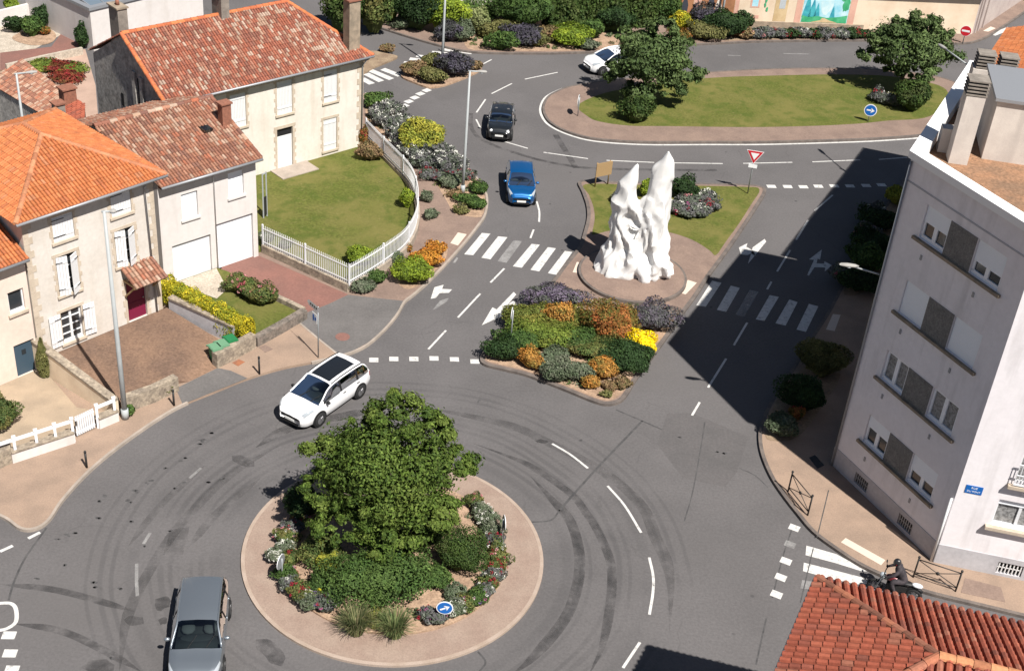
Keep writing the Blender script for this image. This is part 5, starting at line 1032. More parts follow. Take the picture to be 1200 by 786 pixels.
# ------------------------------------------------------------------ signs
def arrow_sign(label, foot, face, h=1.25, r=.32, plate_r=None, flip=0.):
    """round blue keep-right sign on a short post; face = direction it looks"""
    o = thing('keep_right_sign', label, 'road sign', foot); f = norm(V3(*face, 0)); x = np.cross(V3(0, 0, 1), f); c = foot + V3(0, 0, h)
    mb = MB(); mb.tube([foot, foot + V3(0, 0, h + r * .6)], .03, 8); mb.build('post', M['metal_grey'], o, True); c = c + f * .05
    mb = MB(); mb.disc(c, f, r, 28, th=.02); pb = mb.build('plate', M['sign_white'], o); mb = MB(); mb.disc(c + f * .013, f, r * .88, 28, th=.008); mb.build('blue_face', M['sign_blue'], pb)
    mb = MB(); ca, sa = math.cos(flip), math.sin(flip); P = lambda a, b: c + f * .022 + x * (a * ca - b * sa) * r + V3(0, 0, 1) * (a * sa + b * ca) * r
    mb.add([P(-.6, -.12), P(.1, -.12), P(.1, .12), P(-.6, .12)], [(0, 1, 2, 3)]); mb.add([P(.05, -.42), P(.65, 0), P(.05, .42), P(.2, 0)], [(0, 1, 3), (1, 2, 3)]); mb.build('arrow', M['sign_white'], pb)
    mb = MB(); mb.disc(c - f * .014, f, r * .97, 28, th=.006); mb.build('sign_back', M['sign_back'], pb); return o
cam2 = lambda p: (-p[0], -p[1])
q = G(520, 731, .16); arrow_sign('round blue arrow sign facing the front over the roundabout flowers', q, (-q[0] * .4, -q[1]), .85, .3, flip=.5)
q = G(331, 681, .16); arrow_sign('blue round sign seen edge on at the left side of the roundabout', q, (-1, .28), .95, .3)
q = G(587.5, 634, .16); arrow_sign('blue round sign seen edge on at the right side of the roundabout', q, (1, .22), .95, .3)
q = g(1017, 143); arrow_sign('round blue arrow sign below the tree on the long lawn', q, cam2(q), .85, .42)
q = g(677, 136); arrow_sign('blue round sign seen edge on at the rounded tip of the long lawn', q, (-1, .15), 1.05, .4)
q = g(598, 404); arrow_sign('blue round sign seen edge on in the shrub bed below the sculpture', q, (-1, .1), 1.75, .3)
q = g(876, 227); o = thing('give_way_sign', 'red and white triangular give way sign at the corner of the sculpture lawn', 'road sign', q); h_ = height_at((q[0], q[1]), 184); f = norm(V3(-q[0], -q[1], 0)); x = np.cross(V3(0, 0, 1), f)
mb = MB(); mb.tube([q, q + V3(0, 0, h_ + .2)], .035, 8); mb.build('post', M['metal_grey'], o, True)
def tri(s, d): c = q + V3(0, 0, h_) + f * d; return [c + x * -s + V3(0, 0, s * .58), c + V3(0, 0, -s * 1.1), c + x * s + V3(0, 0, s * .58)]
def plate3(s, d, m, nm, par): mb = MB(); a = tri(s, d); b = tri(s, d - .012); mb.add(a + b, [(0, 1, 2), (5, 4, 3), (0, 3, 4, 1), (1, 4, 5, 2), (2, 5, 3, 0)]); return mb.build(nm, m, par)
pt = plate3(.5, .06, M['sign_white'], 'plate', o); plate3(.45, .068, M['sign_red'], 'red_border', pt); plate3(.25, .076, M['sign_white'], 'white_face', pt)
mb = MB(); c = q + V3(0, 0, h_ - .68) + f * .05; mb.obox(c - x * .25 - V3(0, 0, .11), x * .5, f * .02, V3(0, 0, .22)); mb.build('small_plate', M['sign_white'], o)
q = G(1128, 51, KH); o = thing('no_entry_sign', 'round red no entry sign with a white bar on the corner by the mural building', 'road sign', q); h_ = height_at((q[0], q[1]), 38); f = norm(V3(-q[0], -q[1], 0)); x = np.cross(V3(0, 0, 1), f); c = q + V3(0, 0, h_) + f * .06
mb = MB(); mb.tube([q, q + V3(0, 0, h_ + .3)], .04, 8); mb.build('post', M['metal_grey'], o, True); mb = MB(); mb.disc(c, f, .42, 28, th=.02); pt = mb.build('plate', M['sign_white'], o); mb = MB(); mb.disc(c + f * .014, f, .39, 28, th=.008); mb.build('red_face', M['sign_red'], pt); mb = MB(); mb.obox(c - x * .3 - V3(0, 0, .075) + f * .019, x * .6, f * .006, V3(0, 0, .15)); mb.build('white_bar', M['sign_white'], pt)
# brown board seen from behind
a, b = g(697, 219), g(712, 216); o = thing('notice_board', 'brown notice board on two posts seen from behind at the sculpture lawn', 'notice board', a); hz = height_at((a[0], a[1]), 194)
for p in (a, b): mb = MB(); mb.tube([p, p + V3(0, 0, hz + .05)], .04, 8); mb.build('post', M['wood'], o, True)
mb = MB(); d = norm(b - a); mb.obox(a - d * .06 + V3(0, 0, hz - .85) + V3(.03, -.05, 0), (b - a) + d * .2, V3(-.02, .05, 0), V3(0, 0, .85)); mb.build('board', M['wood'], o)
# direction / parking sign on the pavement
q = g(373, 419); o = thing('direction_sign', 'slim post carrying two small white signs by the grey driveway apron', 'road sign', q); mb = MB(); mb.tube([q, q + V3(0, 0, 2.75)], .03, 8); mb.build('post', M['metal_grey'], o, True)
f = norm(V3(-.75, -.66, 0)); x = np.cross(V3(0, 0, 1), f); c = q + V3(0, 0, 2.62) - x * .3 + f * .04
mb = MB(); mb.add([c - x * .42 - V3(0, 0, .14), c + x * .42 - V3(0, 0, .14), c + x * .42 + V3(0, 0, .14), c - x * .42 + V3(0, 0, .14), c - x * .56], [(0, 1, 2, 3), (0, 3, 4)]); sp = mb.build('arrow_plate', M['sign_white'], o); mb = MB()
for k in range(4): mb.obox(c + x * (-.3 + k * .16) - V3(0, 0, .05) + f * .004, x * .1, f * .004, V3(0, 0, .1))
mb.build('sign_marks', M['trim'], sp)
mb = MB(); c = q + V3(0, 0, 2.05) - x * .22 + f * .04; mb.obox(c - x * .2 - V3(0, 0, .24), x * .4, f * .012, V3(0, 0, .48)); sp = mb.build('square_plate', M['sign_white'], o); mb = MB(); mb.obox(c - x * .15 - V3(0, 0, .16) + f * .014, x * .12, f * .004, V3(0, 0, .3)); mb.obox(c + x * .02 - V3(0, 0, .1) + f * .014, x * .12, f * .004, V3(0, 0, .16)); mb.build('sign_marks', M['sign_blue'], sp)
# bollards
def bollard(px, py, h, label):
    p = g(px, py); o = thing('bollard', label, 'bollard', p); mb = MB(); mb.tube([p, p + V3(0, 0, h - .14)], .045, 10); mb.build('post', M['metal_dark'], o, True); mb = MB(); mb.tube([p + V3(0, 0, h - .14), p + V3(0, 0, h - .1), p + V3(0, 0, h - .04), p + V3(0, 0, h)], [.035, .055, .05, .02], 10); mb.build('cap', M['metal_dark'], o, True)
bollard(101.8, 547.6, .85, 'black bollard on the wide pavement in front of the white gate'); bollard(204, 475, .85, 'black bollard before the stone wall at the edge of grey driveway apron'); bollard(304, 438, .95, 'black bollard on the pavement near the square access covers')
bollard(520, 60, .9, 'black bollard at the far kerb beside the distant zebra crossing')
# crossed pavement barriers
def barrier(a, b, label, h=1.0):
    o = thing('pavement_barrier', label, 'barrier', a); z = V3(0, 0, 1)
    for p in (a, b): mb = MB(); mb.tube([p, p + z * h], .035, 8); mb.sphere(p + z * (h + .03), .055, 8, 6); mb.build('post', M['metal_dark'], o, True)
    for t in (.92, .18): mb = MB(); mb.tube([a + z * h * t, b + z * h * t], .022, 6); mb.build('rail', M['metal_dark'], o, True)
    mb = MB(); mb.tube([a + z * .2, b + z * .9 * h], .017, 6); mb.tube([a + z * .9 * h, b + z * .2], .017, 6); mb.disc((a + b) / 2 + z * .55 * h, np.cross(z, norm(b - a)), .07, 12, th=.045); mb.build('cross_brace', M['metal_dark'], o, True)
barrier(g(923.5, 575.4), g(946.4, 603.5), 'black crossed iron barrier at the kerb below the shaded shrubs'); barrier(g(1070, 676), g(1119.5, 692.5), 'black crossed iron barrier in front of the apartment block corner behind the motorcyclist')
drain([(948, 536), (955, 533), (966, 545), (958, 549)], KH + .002, M['metal_dark'], 'dark square access cover in the shade at the foot of the apartment block')
drain([(1131, 677), (1173, 688), (1178, 705), (1126, 694)], KH + .002, M['brown_pave'], 'large brown access cover in the pavement below the apartment grille')
ZM = KH + .004; marks('tar_seam', strip([(971, 574), (964, 603), (957.5, 629)], .04), M['patch'], KH + .004); ZM = .0035; marks('tar_seam', strip([(953, 642), (946, 672), (938, 706)], .04), M['patch'], .0065)
# ------------------------------------------------------------------ wheeled bins
def make_bin(p, rz, label, m, lid):
    o = thing('wheelie_bin', label, 'bin', p, 0, 'green bins behind the stone wall'); c, s = math.cos(rz), math.sin(rz); ex, ey, ez = V3(c, s, 0), V3(-s, c, 0), V3(0, 0, 1)
    mb = MB(); a = [(-.17, -.2), (.17, -.2), (.17, .2), (-.17, .2)]; vs = [p + ex * u + ey * v + ez * .06 for u, v in a] + [p + ex * u * 1.28 + ey * v * 1.28 + ez * .73 for u, v in a]
    mb.add(vs, [(0, 3, 2, 1), (0, 1, 5, 4), (1, 2, 6, 5), (2, 3, 7, 6), (3, 0, 4, 7), (4, 5, 6, 7)]); mb.build('body', m, o)
    mb = MB(); mb.obox(p - ex * .25 - ey * .3 + ez * .735, ex * .5, ey * .6, ez * .05); mb.obox(p - ex * .22 - ey * .26 + ez * .786, ex * .44, ey * .5, ez * .03); mb.obox(p - ex * .25 + ey * .34 + ez * .68, ex * .5, ey * .06, ez * .05); mb.build('lid', lid, o)
    for sg in (-1, 1): mb = MB(); mb.disc(p + ex * .24 * sg + ey * .26 + ez * .1, ex, .1, 12, th=.05); mb.build('wheel', M['tyre'], o)
lg = mat('faded green lid', (.12, .25, .15), .6)
for (a, b), l, lid in (((253, 423), 'green wheelie bin with pale lid nearest the end of the stone wall', lg), ((261, 419), 'green wheelie bin with pale lid in the middle of the three behind the stone wall', lg), ((271, 413), 'dark green wheelie bin nearest the grey garden wall', M['green_bin'])): q = G(a, b, .13); make_bin(q, .7, l, M['green_bin'], lid)
# garden at the top left
sheet('yard', gpts([(-20, 60), (100, 58), (112, 100), (118, 175), (60, 160), (-20, 160)], .004), .004, mat('pinkish yard paving', (.4, .28, .22), .9, var=(.33, .23, .18), scale=.8, fine=.12))
sheet('garden_path', gpts([(0, 62), (60, 55), (75, 35), (85, 32), (95, 62), (30, 74), (0, 84)], .02), .02, M['red_tar']); sheet('gravel', gpts([(-20, 30), (50, 25), (82, 20), (70, 42), (40, 58), (0, 66), (-20, 70)], .01), .01, M['gravel']); sheet('planting_soil', spline(gpts([(14, 45), (30, 36), (55, 33), (66, 42), (58, 51), (35, 53)], .03), 4, True), .03, M['soil'])
wallrun('garden_wall', [G(-20, 36), G(40, 21), G(96, 11)], 1.1, .25, M['white_wall'], 'white boundary wall of the gravel garden at the top left', 'wall')
wallrun('garden_wall', [G(88, 40), G(78, 12)], 1.6, .2, M['rubble'], 'dark grey wall beside the white house at the top left', 'wall')
wallrun('garden_wall', [G(8, 84), G(50, 74), G(97, 64)], .5, .2, M['gravel'], 'pale low kerb wall behind the red flower bed', 'wall')
# ------------------------------------------------------------------ vehicles (x forward, z up, origin on the ground under the middle)
def interp(tab, x):
    xs = [t[0] for t in tab]; ys = [t[1] for t in tab]; 
    # monotone-ish smooth interpolation
    i = int(np.clip(np.searchsorted(xs, x) - 1, 0, len(xs) - 2)); t = (x - xs[i]) / (xs[i + 1] - xs[i]); t = min(max(t, 0), 1)
    m0 = (ys[i + 1] - ys[i - 1]) / (xs[i + 1] - xs[i - 1]) if i else (ys[1] - ys[0]) / (xs[1] - xs[0])
    m1 = (ys[i + 2] - ys[i]) / (xs[i + 2] - xs[i]) if i + 2 < len(xs) else (ys[i + 1] - ys[i]) / (xs[i + 1] - xs[i]); h = xs[i + 1] - xs[i]
    s0, s1 = (ys[i + 1] - ys[i]) / h, 0
    if m0 * s0 <= 0: m0 = 0
    if m1 * s0 <= 0: m1 = 0
    m0 = np.sign(m0) * min(abs(m0), 3 * abs(s0)); m1 = np.sign(m1) * min(abs(m1), 3 * abs(s0))
    return (2 * t**3 - 3 * t**2 + 1) * ys[i] + (t**3 - 2 * t**2 + t) * h * m0 + (-2 * t**3 + 3 * t**2) * ys[i + 1] + (t**3 - t**2) * h * m1
def make_car(name, label, cat, loc, head_, L, Wd, H, spec, paint, roofm=None, rails=None, sunroof=False, lamp_pos=None, front_open=True):
    """spec: dict with hood (x of hood/windscreen joint), ws (x of windscreen top), rb (x where the roof ends), tail (x of rear glass foot), hz0, hz1 (bonnet heights), belt, wheel r, wb (axle x's)"""
    o = thing(name, label, cat, loc, head_); hw = Wd / 2; F_, R_ = L / 2, -L / 2; S = spec
    top = [(R_, S['rz']), (R_ + .05, S['rz'] + .08), (S['tail'], S['belt'] + .06), (S['rb'], H - .07), ((S['rb'] * .5 + S['ws'] * .5), H), (S['ws'], H - .06), (S['hood'], S['hz1']), (S['hood'] + (F_ - S['hood']) * .55, (S['hz0'] + S['hz1']) / 2 + .035), (F_ - .12, S['hz0']), (F_, S['hz0'] - .2)]
    wid = [(R_, hw * .8), (R_ + .12, hw * .9), (R_ + .6, hw * .985), (0, hw), (F_ - .9, hw * .985), (F_ - .35, hw * .9), (F_ - .08, hw * .74), (F_, hw * .62)]
    bot = [(R_, .42), (R_ + .2, .28), (0, .2), (F_ - .3, .2), (F_, .3)]
    belt = lambda x: min(S['belt'] + (.05 if x < 0 else -.03 * x), interp(top, x) - .05)
    NX = 72; xs = np.unique(np.r_[np.linspace(R_, F_, NX), S['hood'], S['ws'], S['rb'], S['tail']]); NR = 9; K = 2 * NR - 1
    rows = []
    for x in xs:
        zt, w, zb, zl = interp(top, x), interp(wid, x), interp(bot, x), belt(x); gh = max(zt - zl - .05, 0); tum = .17 * min(gh / .45, 1.) + .0
        half = [(w * .86, zb), (w * .965, zb + .1), (w, zb + (zl - zb) * .45), (w * .985, zb + (zl - zb) * .85), (w * .955, zl), (w * .955 - tum * .55, zl + (zt - zl) * .5 if gh else zl + (zt - zl) * .35), (w * .93 - tum, zl + (zt - zl) * .86 if gh else zl + (zt - zl) * .7), (w * .62 - tum * .3, zt - .012 if gh else zt - .006), (0, zt + .015)]
        rows.append(half)
    def zone(i, k):
        xm = (xs[i] + xs[i + 1]) / 2; k = k if k < NR - 1 else K - 2 - k     # k: 0..7 half strip index
        gh = interp(top, xm) - belt(xm) - .05
        if S['hood'] > xm > S['ws'] and k >= 6: return 'windscreen'
        if S['tail'] < xm < S['rb'] and k >= 6: return 'rear_window'
        if k in (4, 5) and gh > .16 and S['tail'] + .06 < xm < S['hood'] - .28:
            return 'side_window'
        return 'roof' if (k >= 6 and S['rb'] <= xm <= S['ws']) else 'body'
    parts = {}
    V = []
    for x, half in zip(xs, rows):
        for y, z in half: V.append((x, y, z))
        for y, z in half[-2::-1]: V.append((x, -y, z))
    for i in range(len(xs) - 1):
        for k in range(K - 1):
            a = i * K + k; parts.setdefault(zone(i, k), []).append((a, a + 1, a + K + 1, a + K)[::-1])
    parts['body'].append(tuple(range(K))[::-1]); parts['body'].append(tuple((len(xs) - 1) * K + k for k in range(K)))
    T = lambda p: V3(*loc) + V3(p[0] * math.cos(0) , p[1], p[2])      # parts are built in the car's own frame
    def put(mb, nm, m, par=o, smooth=True):
        ob = mb.build(nm, m, par, smooth, local=False); return ob
    gm = M['car_glass']
    for nm, fs in parts.items():
        used = sorted({v for f in fs for v in f}); mp = {v: i for i, v in enumerate(used)}; mb = MB(); mb.add([V[v] for v in used], [tuple(mp[v] for v in f) for f in fs])
        m = paint if nm == 'body' else (roofm or paint) if nm == 'roof' else gm
        put(mb, nm, m)
    # pillars over the glass
    def surf(x, k, off=.008):
        i = int(np.clip(np.searchsorted(xs, x) - 1, 0, len(xs) - 2)); t = (x - xs[i]) / (xs[i + 1] - xs[i]); y = rows[i][k][0] * (1 - t) + rows[i + 1][k][0] * t; z = rows[i][k][1] * (1 - t) + rows[i + 1][k][1] * t; return y + off, z + off * .4
    for sg in (1, -1):
        mb = MB()
        for xc, w in ((S.get('bp', .1), .05),) + (((S['cp'], .06),) if 'cp' in S else ()):
            q = []
            for k in (4, 5, 6):
                y, z = surf(xc, k); q.append((y, z))
            vs = [(xc + e, sg * y, z) for y, z in q for e in (-w, w)]; mb.add(vs, [(0, 1, 3, 2), (2, 3, 5, 4)] if sg < 0 else [(0, 2, 3, 1), (2, 4, 5, 3)])
        put(mb, 'pillar', M['trim'])
        mb = MB(); mb.tube([(x, sg * (surf(x, 6)[0] - .012), surf(x, 6)[1] + .002) for x in np.linspace(S['tail'] + .08, S['hood'] - .03, 22)], .036, 6); put(mb, 'roof_pillar', roofm or paint)
        mb = MB(); xm = S['hood'] - .42; y, z = surf(xm, 4); mb.sphere((xm, sg * (y + .11), z + .07), (.075, .115, .075), 10, 6); put(mb, 'wing_mirror', S.get('mirror', paint))
        # headlight and tail light follow the surface
        mb = MB(); vs = []
        xa = np.linspace(F_ - S.get('hl', .56), F_ - .1, 7)
        for i_, x in enumerate(xa):
            y4, z4 = surf(x, 4, .02); y3, z3 = surf(x, 3, .02); y6, z6 = surf(x, 6, .02); y7, z7 = surf(x, 7, .0); t = .02 + .4 * i_ / 6; s3 = .1 + .45 * i_ / 6
            vs += [(x, sg * (y4 + (y3 - y4) * s3), z4 + (z3 - z4) * s3), (x, sg * y6, z6 + .02), (x, sg * (y6 + (y7 - y6) * t), z6 + (z7 - z6) * t + .034)]
        fs = []
        for i in range(6):
            for k in range(2): f = (3 * i + k, 3 * i + k + 1, 3 * i + 4 + k, 3 * i + 3 + k); fs.append(f if sg < 0 else f[::-1])
        if S.get('round'): mb = MB(); y, z = surf(F_ - .2, 5); mb.sphere((F_ - .13, sg * hw * .62, S['hz0'] - .13), (.1, .12, .12), 12, 8)
        else: mb.add(vs, fs)
        put(mb, 'headlight', mat_round if S.get('round') else M['lamp_glass'])
        mb = MB(); vs = []
        for x in np.linspace(R_ + .02, R_ + .2, 4):
            for k in (3, 4): y, z = surf(x, k, .012); vs.append((x, sg * y, z - (.1 if k == 3 else 0)))
        mb.add(vs, [((2 * i, 2 * i + 1, 2 * i + 3, 2 * i + 2) if sg > 0 else (2 * i, 2 * i + 2, 2 * i + 3, 2 * i + 1)) for i in range(3)]); put(mb, 'tail_light', M['red_glass'])
        mb = MB(); 
        for xd in (S.get('bp', .1) - .18, S.get('bp', .1) - 1.1): y, z = surf(xd, 3, .01); mb.obox((xd - .08, sg * y - .012, z - .03), (.17, 0, 0), (0, .024, 0), (0, 0, .03))
        put(mb, 'door_handle', S.get('mirror', paint))
        if rails: mb = MB(); xr = np.linspace(S['rb'] + .05, S['ws'] - .05, 8); mb.tube([(x, sg * (surf(x, 6)[0] - .03), surf(x, 6)[1] + .07) for x in xr], .022, 6); put(mb, 'roof_rail', rails)
    r = S['wr']
    for xa in S['axles']:
        for sg in (1, -1):
            y = interp(wid, xa) * 1.0; mb = MB(); mb.disc((xa, sg * (y - .08), r + .03), (0, 1, 0), r + .07, 24, th=.18); put(mb, 'wheel_arch', M['trim'], smooth=False)
            mb = MB(); n = 24; prof = [(r * .6, .1), (r * .94, .1), (r, .06), (r, -.06), (r * .94, -.1), (r * .6, -.1)]; vs = []; fs = []
            for k in range(n):
                for pr, py in prof: th = 2 * math.pi * k / n; vs.append((xa + pr * math.cos(th), sg * (y - .055) + py, r + pr * math.sin(th)))
            for k in range(n):
                for j in range(5): a, b = k * 6 + j, ((k + 1) % n) * 6 + j; fs.append((a, b, b + 1, a + 1))
            mb.add(vs, fs); w = put(mb, 'wheel', M['tyre'])
            mb = MB(); mb.disc((xa, sg * (y + .015), r), (0, 1, 0), r * .63, 20, th=.02)
            for k in range(5): th = 2 * math.pi * k / 5; mb.bar((xa, sg * (y + .03), r), (xa + r * .6 * math.cos(th), sg * (y + .03), r + r * .6 * math.sin(th)), .06, .02, hint=(0, 1, 0))
            ob = mb.build('rim', M['rim'], w, False, local=False)
    # front and rear details
    zf = S['hz0'] - .2; mb = MB(); mb.box((F_ - .02, 0, zf - .05), (.08, Wd * .5, .1)); put(mb, 'grille', M['trim'], smooth=False)
    mb = MB(); mb.box((F_ - .03, 0, .33), (.1, Wd * .52, .13)); put(mb, 'lower_grille', M['trim'], smooth=False)
    for x, z in ((F_ + .03, zf - .17), (R_ - .02, .72)): mb = MB(); mb.box((x, 0, z), (.02, .5, .11)); put(mb, 'number_plate', M['plate'], smooth=False)
    mb = MB()
    for sg in (.32, -.28): x0 = S['hood'] - .02; z0 = S['hz1'] + .02; mb.bar((x0 + .02, sg, z0), (x0 - .33, sg + .28, z0 + (H - S['hz1']) * .33 / (S['hood'] - S['ws']) + .015), .018)
    put(mb, 'wiper', M['trim'], smooth=False)
    if sunroof:
        mb = MB(); vs = []; xr = np.linspace(S['rb'] + .35, S['ws'] - .1, 8)
        for x in xr:
            for k in range(5):
                t = -1 + k * .5; y6, z6 = surf(x, 7, 0); vs.append((x, t * y6 * .98, z6 + .012 + (.027) * (1 - abs(t))))
        mb.add(vs, [(5 * i + k, 5 * i + 5 + k, 5 * i + 6 + k, 5 * i + 1 + k) for i in range(7) for k in range(4)]); put(mb, 'sunroof', M['dark_glass'])
    mb = MB(); fl_ = S['belt'] - .28; mb.box((-.25, 0, fl_ - .1), (L * .62, Wd * .8, .06)); mb.box((S['hood'] - .32, 0, S['belt'] - .08), (.5, Wd * .76, .16)); mb.sphere((S['hood'] - .5, 0, S['belt'] + .0), (.2, Wd * .34, .06), 12, 6); put(mb, 'cabin', M['cabin'])
    for xs_ in (S['ws'] - .35, S['ws'] - 1.3):
        for ys_ in (-.37, .37):
            mb = MB(); mb.sphere((xs_, ys_, fl_ + .05), (.28, .25, .1), 10, 6); mb.sphere((xs_ - .24, ys_, fl_ + .32), (.1, .24, .34), 10, 8); mb.sphere((xs_ - .27, ys_, fl_ + .66), (.06, .13, .1), 8, 6); put(mb, 'seat', M['seat'])
    mb = MB(); mb.box((0, 0, .3), (L * .8, Wd * .8, .18)); put(mb, 'underbody', M['trim'], smooth=False)
    return o
def heading(a, b): return math.atan2(a[1] - b[1], a[0] - b[0])
MPV = dict(rz=.8, tail=-2.1, rb=-1.75, ws=.38, hood=1.32, hz1=1.02, hz0=.86, belt=.98, wr=.33, axles=(1.32, -1.35), bp=-.1, cp=-1.2, mirror=M['trim'])
EST = dict(rz=.82, tail=-2.12, rb=-1.78, ws=.3, hood=1.12, hz1=1.0, hz0=.84, belt=.98, wr=.33, axles=(1.33, -1.35), bp=-.25, cp=-1.3)
HAT = dict(rz=.78, tail=-1.85, rb=-1.35, ws=.25, hood=1.08, hz1=.98, hz0=.82, belt=.95, wr=.31, axles=(1.25, -1.25), bp=-.2, mirror=None)
mat_round = mat('round headlamp', (.72, .74, .75), .1, spec=.8, coat=1., world=False)
MINI = dict(round=True, rz=.75, tail=-1.72, rb=-1.4, ws=.32, hood=.86, hz1=.98, hz0=.86, belt=.96, wr=.3, axles=(1.18, -1.2), bp=-.25, hl=.5)
white = carpaint('white car paint', (.74, .74, .75), 0., .3); grey = carpaint('metallic grey paint', (.25, .28, .31), .7, .36); blue = carpaint('metallic blue paint', (.004, .10, .30), .5, .3); black = carpaint('black car paint', (.012, .014, .016), .2, .3)
HAT['mirror'] = blue
# white people carrier entering the roundabout: its near side wheels touch the road here
w1, w2 = G(374, 498), G(420, 465.5); hd_ = heading(w1, w2); d = V3(math.cos(hd_), math.sin(hd_), 0); left = V3(-d[1], d[0], 0)
make_car('people_carrier', 'white people carrier with black glass roof driving onto the roundabout', 'car', (w1 + w2) / 2 + left * -.82 * (1 if (left @ V3(0, -1, 0)) > 0 else -1) , hd_, 4.45, 1.82, 1.62, MPV, white, None, M['trim'], True)
ra, rb_ = G(237, 680, 1.52), G(231.5, 724, 1.52); hd_ = heading(rb_, ra); d = V3(math.cos(hd_), math.sin(hd_), 0); c = ra * V3(1, 1, 0) + d * 1.55
make_car('estate_car', 'metallic grey estate car driving round the roundabout at the bottom left', 'car', c, hd_, 4.5, 1.82, 1.56, EST, grey)
fb = G(610.8, 240, .25); rr = G(611, 194, 1.42); hd_ = heading(fb, rr); d = V3(math.cos(hd_), math.sin(hd_), 0); make_car('hatchback', 'bright blue hatchback approaching the sculpture island', 'car', fb * V3(1, 1, 0) - d * 2.0, hd_, 3.95, 1.67, 1.45, HAT, blue)
fb = G(584.5, 163.5, .25); rr = G(588.5, 128.5, 1.38); hd_ = heading(fb, rr); d = V3(math.cos(hd_), math.sin(hd_), 0); make_car('small_hatchback', 'small black hatchback with round headlamps at the bend behind the blue one', 'car', fb * V3(1, 1, 0) - d * 1.85, hd_, 3.65, 1.63, 1.4, MINI, black)
w1 = G(700.5, 89.5); hd_ = math.radians(-150); d = V3(math.cos(hd_), math.sin(hd_), 0); n_ = V3(-d[1], d[0], 0); n_ = n_ if n_[1] > 0 else -n_; HW = dict(HAT); HW['mirror'] = white
make_car('hatchback', 'white hatchback half hidden behind the tree on the long lawn', 'car', w1 - d * 1.6 + n_ * .85, hd_, 4.1, 1.76, 1.48, HW, white)
# ------------------------------------------------------------------ vegetation
def leaf_mesh(name, loc, pts, nrm, size, cols, rng, aspect=.55, parent=None, core=None, m=None):
    """one leaf-sized folded face per point"""
    n = len(pts); r = rng.normal(size=(n, 3)); t = np.cross(nrm, r); t /= np.linalg.norm(t, axis=1, keepdims=True) + 1e-9; b = np.cross(nrm, t); s = size[:, None]
    v = np.empty((n, 4, 3)); v[:, 0] = pts - t * s; v[:, 1] = pts - b * s * aspect + nrm * s * .18; v[:, 2] = pts + t * s; v[:, 3] = pts + b * s * aspect + nrm * s * .18
    verts = v.reshape(-1, 3); c = np.repeat(cols, 4, axis=0); faces = np.arange(4 * n).reshape(-1, 4); nv = 4 * n; extra = []
    if core is not None:
        mb = MB(); mb.sphere((0, 0, 0), 1., 14, 9); cv = np.array(mb.v); jit = 1 + .12 * rng.normal(size=(len(cv), 1)); cv = cv * jit * np.array(core[1]) + np.array(core[0]); cv[:, 2] = np.maximum(cv[:, 2], .0)
        extra = [tuple(nv + i for i in f) for f in mb.f]; verts = np.vstack([verts, cv]); c = np.vstack([c, np.tile(core[2], (len(cv), 1))])
    me = bpy.data.meshes.new(name); me.from_pydata(verts.tolist(), [], faces.tolist() + extra); me.materials.append(m or M['leaf'])
    at = me.color_attributes.new('Col', 'FLOAT_COLOR', 'POINT'); at.data.foreach_set('color', np.c_[c, np.ones(len(c))].astype(np.float32).ravel()); me.update()
    o = bpy.data.objects.new(name, me); COL.objects.link(o); o.location = tuple(map(float, loc)) if parent is None else (0, 0, 0)
    if parent is not None: o.parent = parent
    return o
def unit(rng, n): v = rng.normal(size=(n, 3)); return v / np.linalg.norm(v, axis=1, keepdims=True)
def cloud(rng, C, R, nleaf, nclump, lump=.34, zmin=.03, shell=.7, low=-.6):
    """leaf positions and normals in clumps spread through an ellipsoid"""
    d = unit(rng, nclump * 3); d = d[d[:, 2] > low][:nclump]; k = len(d); rr = shell + (1 - shell) * rng.random((k, 1)) ** .8 - .12; cc = d * rr * R + C
    lr = lump * (.6 + .8 * rng.random(k)) * np.mean(R); ci = rng.choice(k, nleaf, p=lr ** 2 / (lr ** 2).sum()); e = unit(rng, nleaf); an = .7 + .6 * rng.random((k, 3)); p = cc[ci] + e * (lr[ci] * np.where(rng.random(nleaf) < .8, .5 + .5 * rng.random(nleaf) ** .5, .9 + .7 * rng.random(nleaf)))[:, None] * an[ci] * np.array([1, 1, .78])
    out = (p - C) / R; out /= np.linalg.norm(out, axis=1, keepdims=True) + 1e-9; nr = e * .8 + out * .5 + rng.normal(size=(nleaf, 3)) * .45 + np.array([0, 0, .25]); nr /= np.linalg.norm(nr, axis=1, keepdims=True)
    keep = p[:, 2] > zmin; return p[keep], nr[keep], ci[keep], k
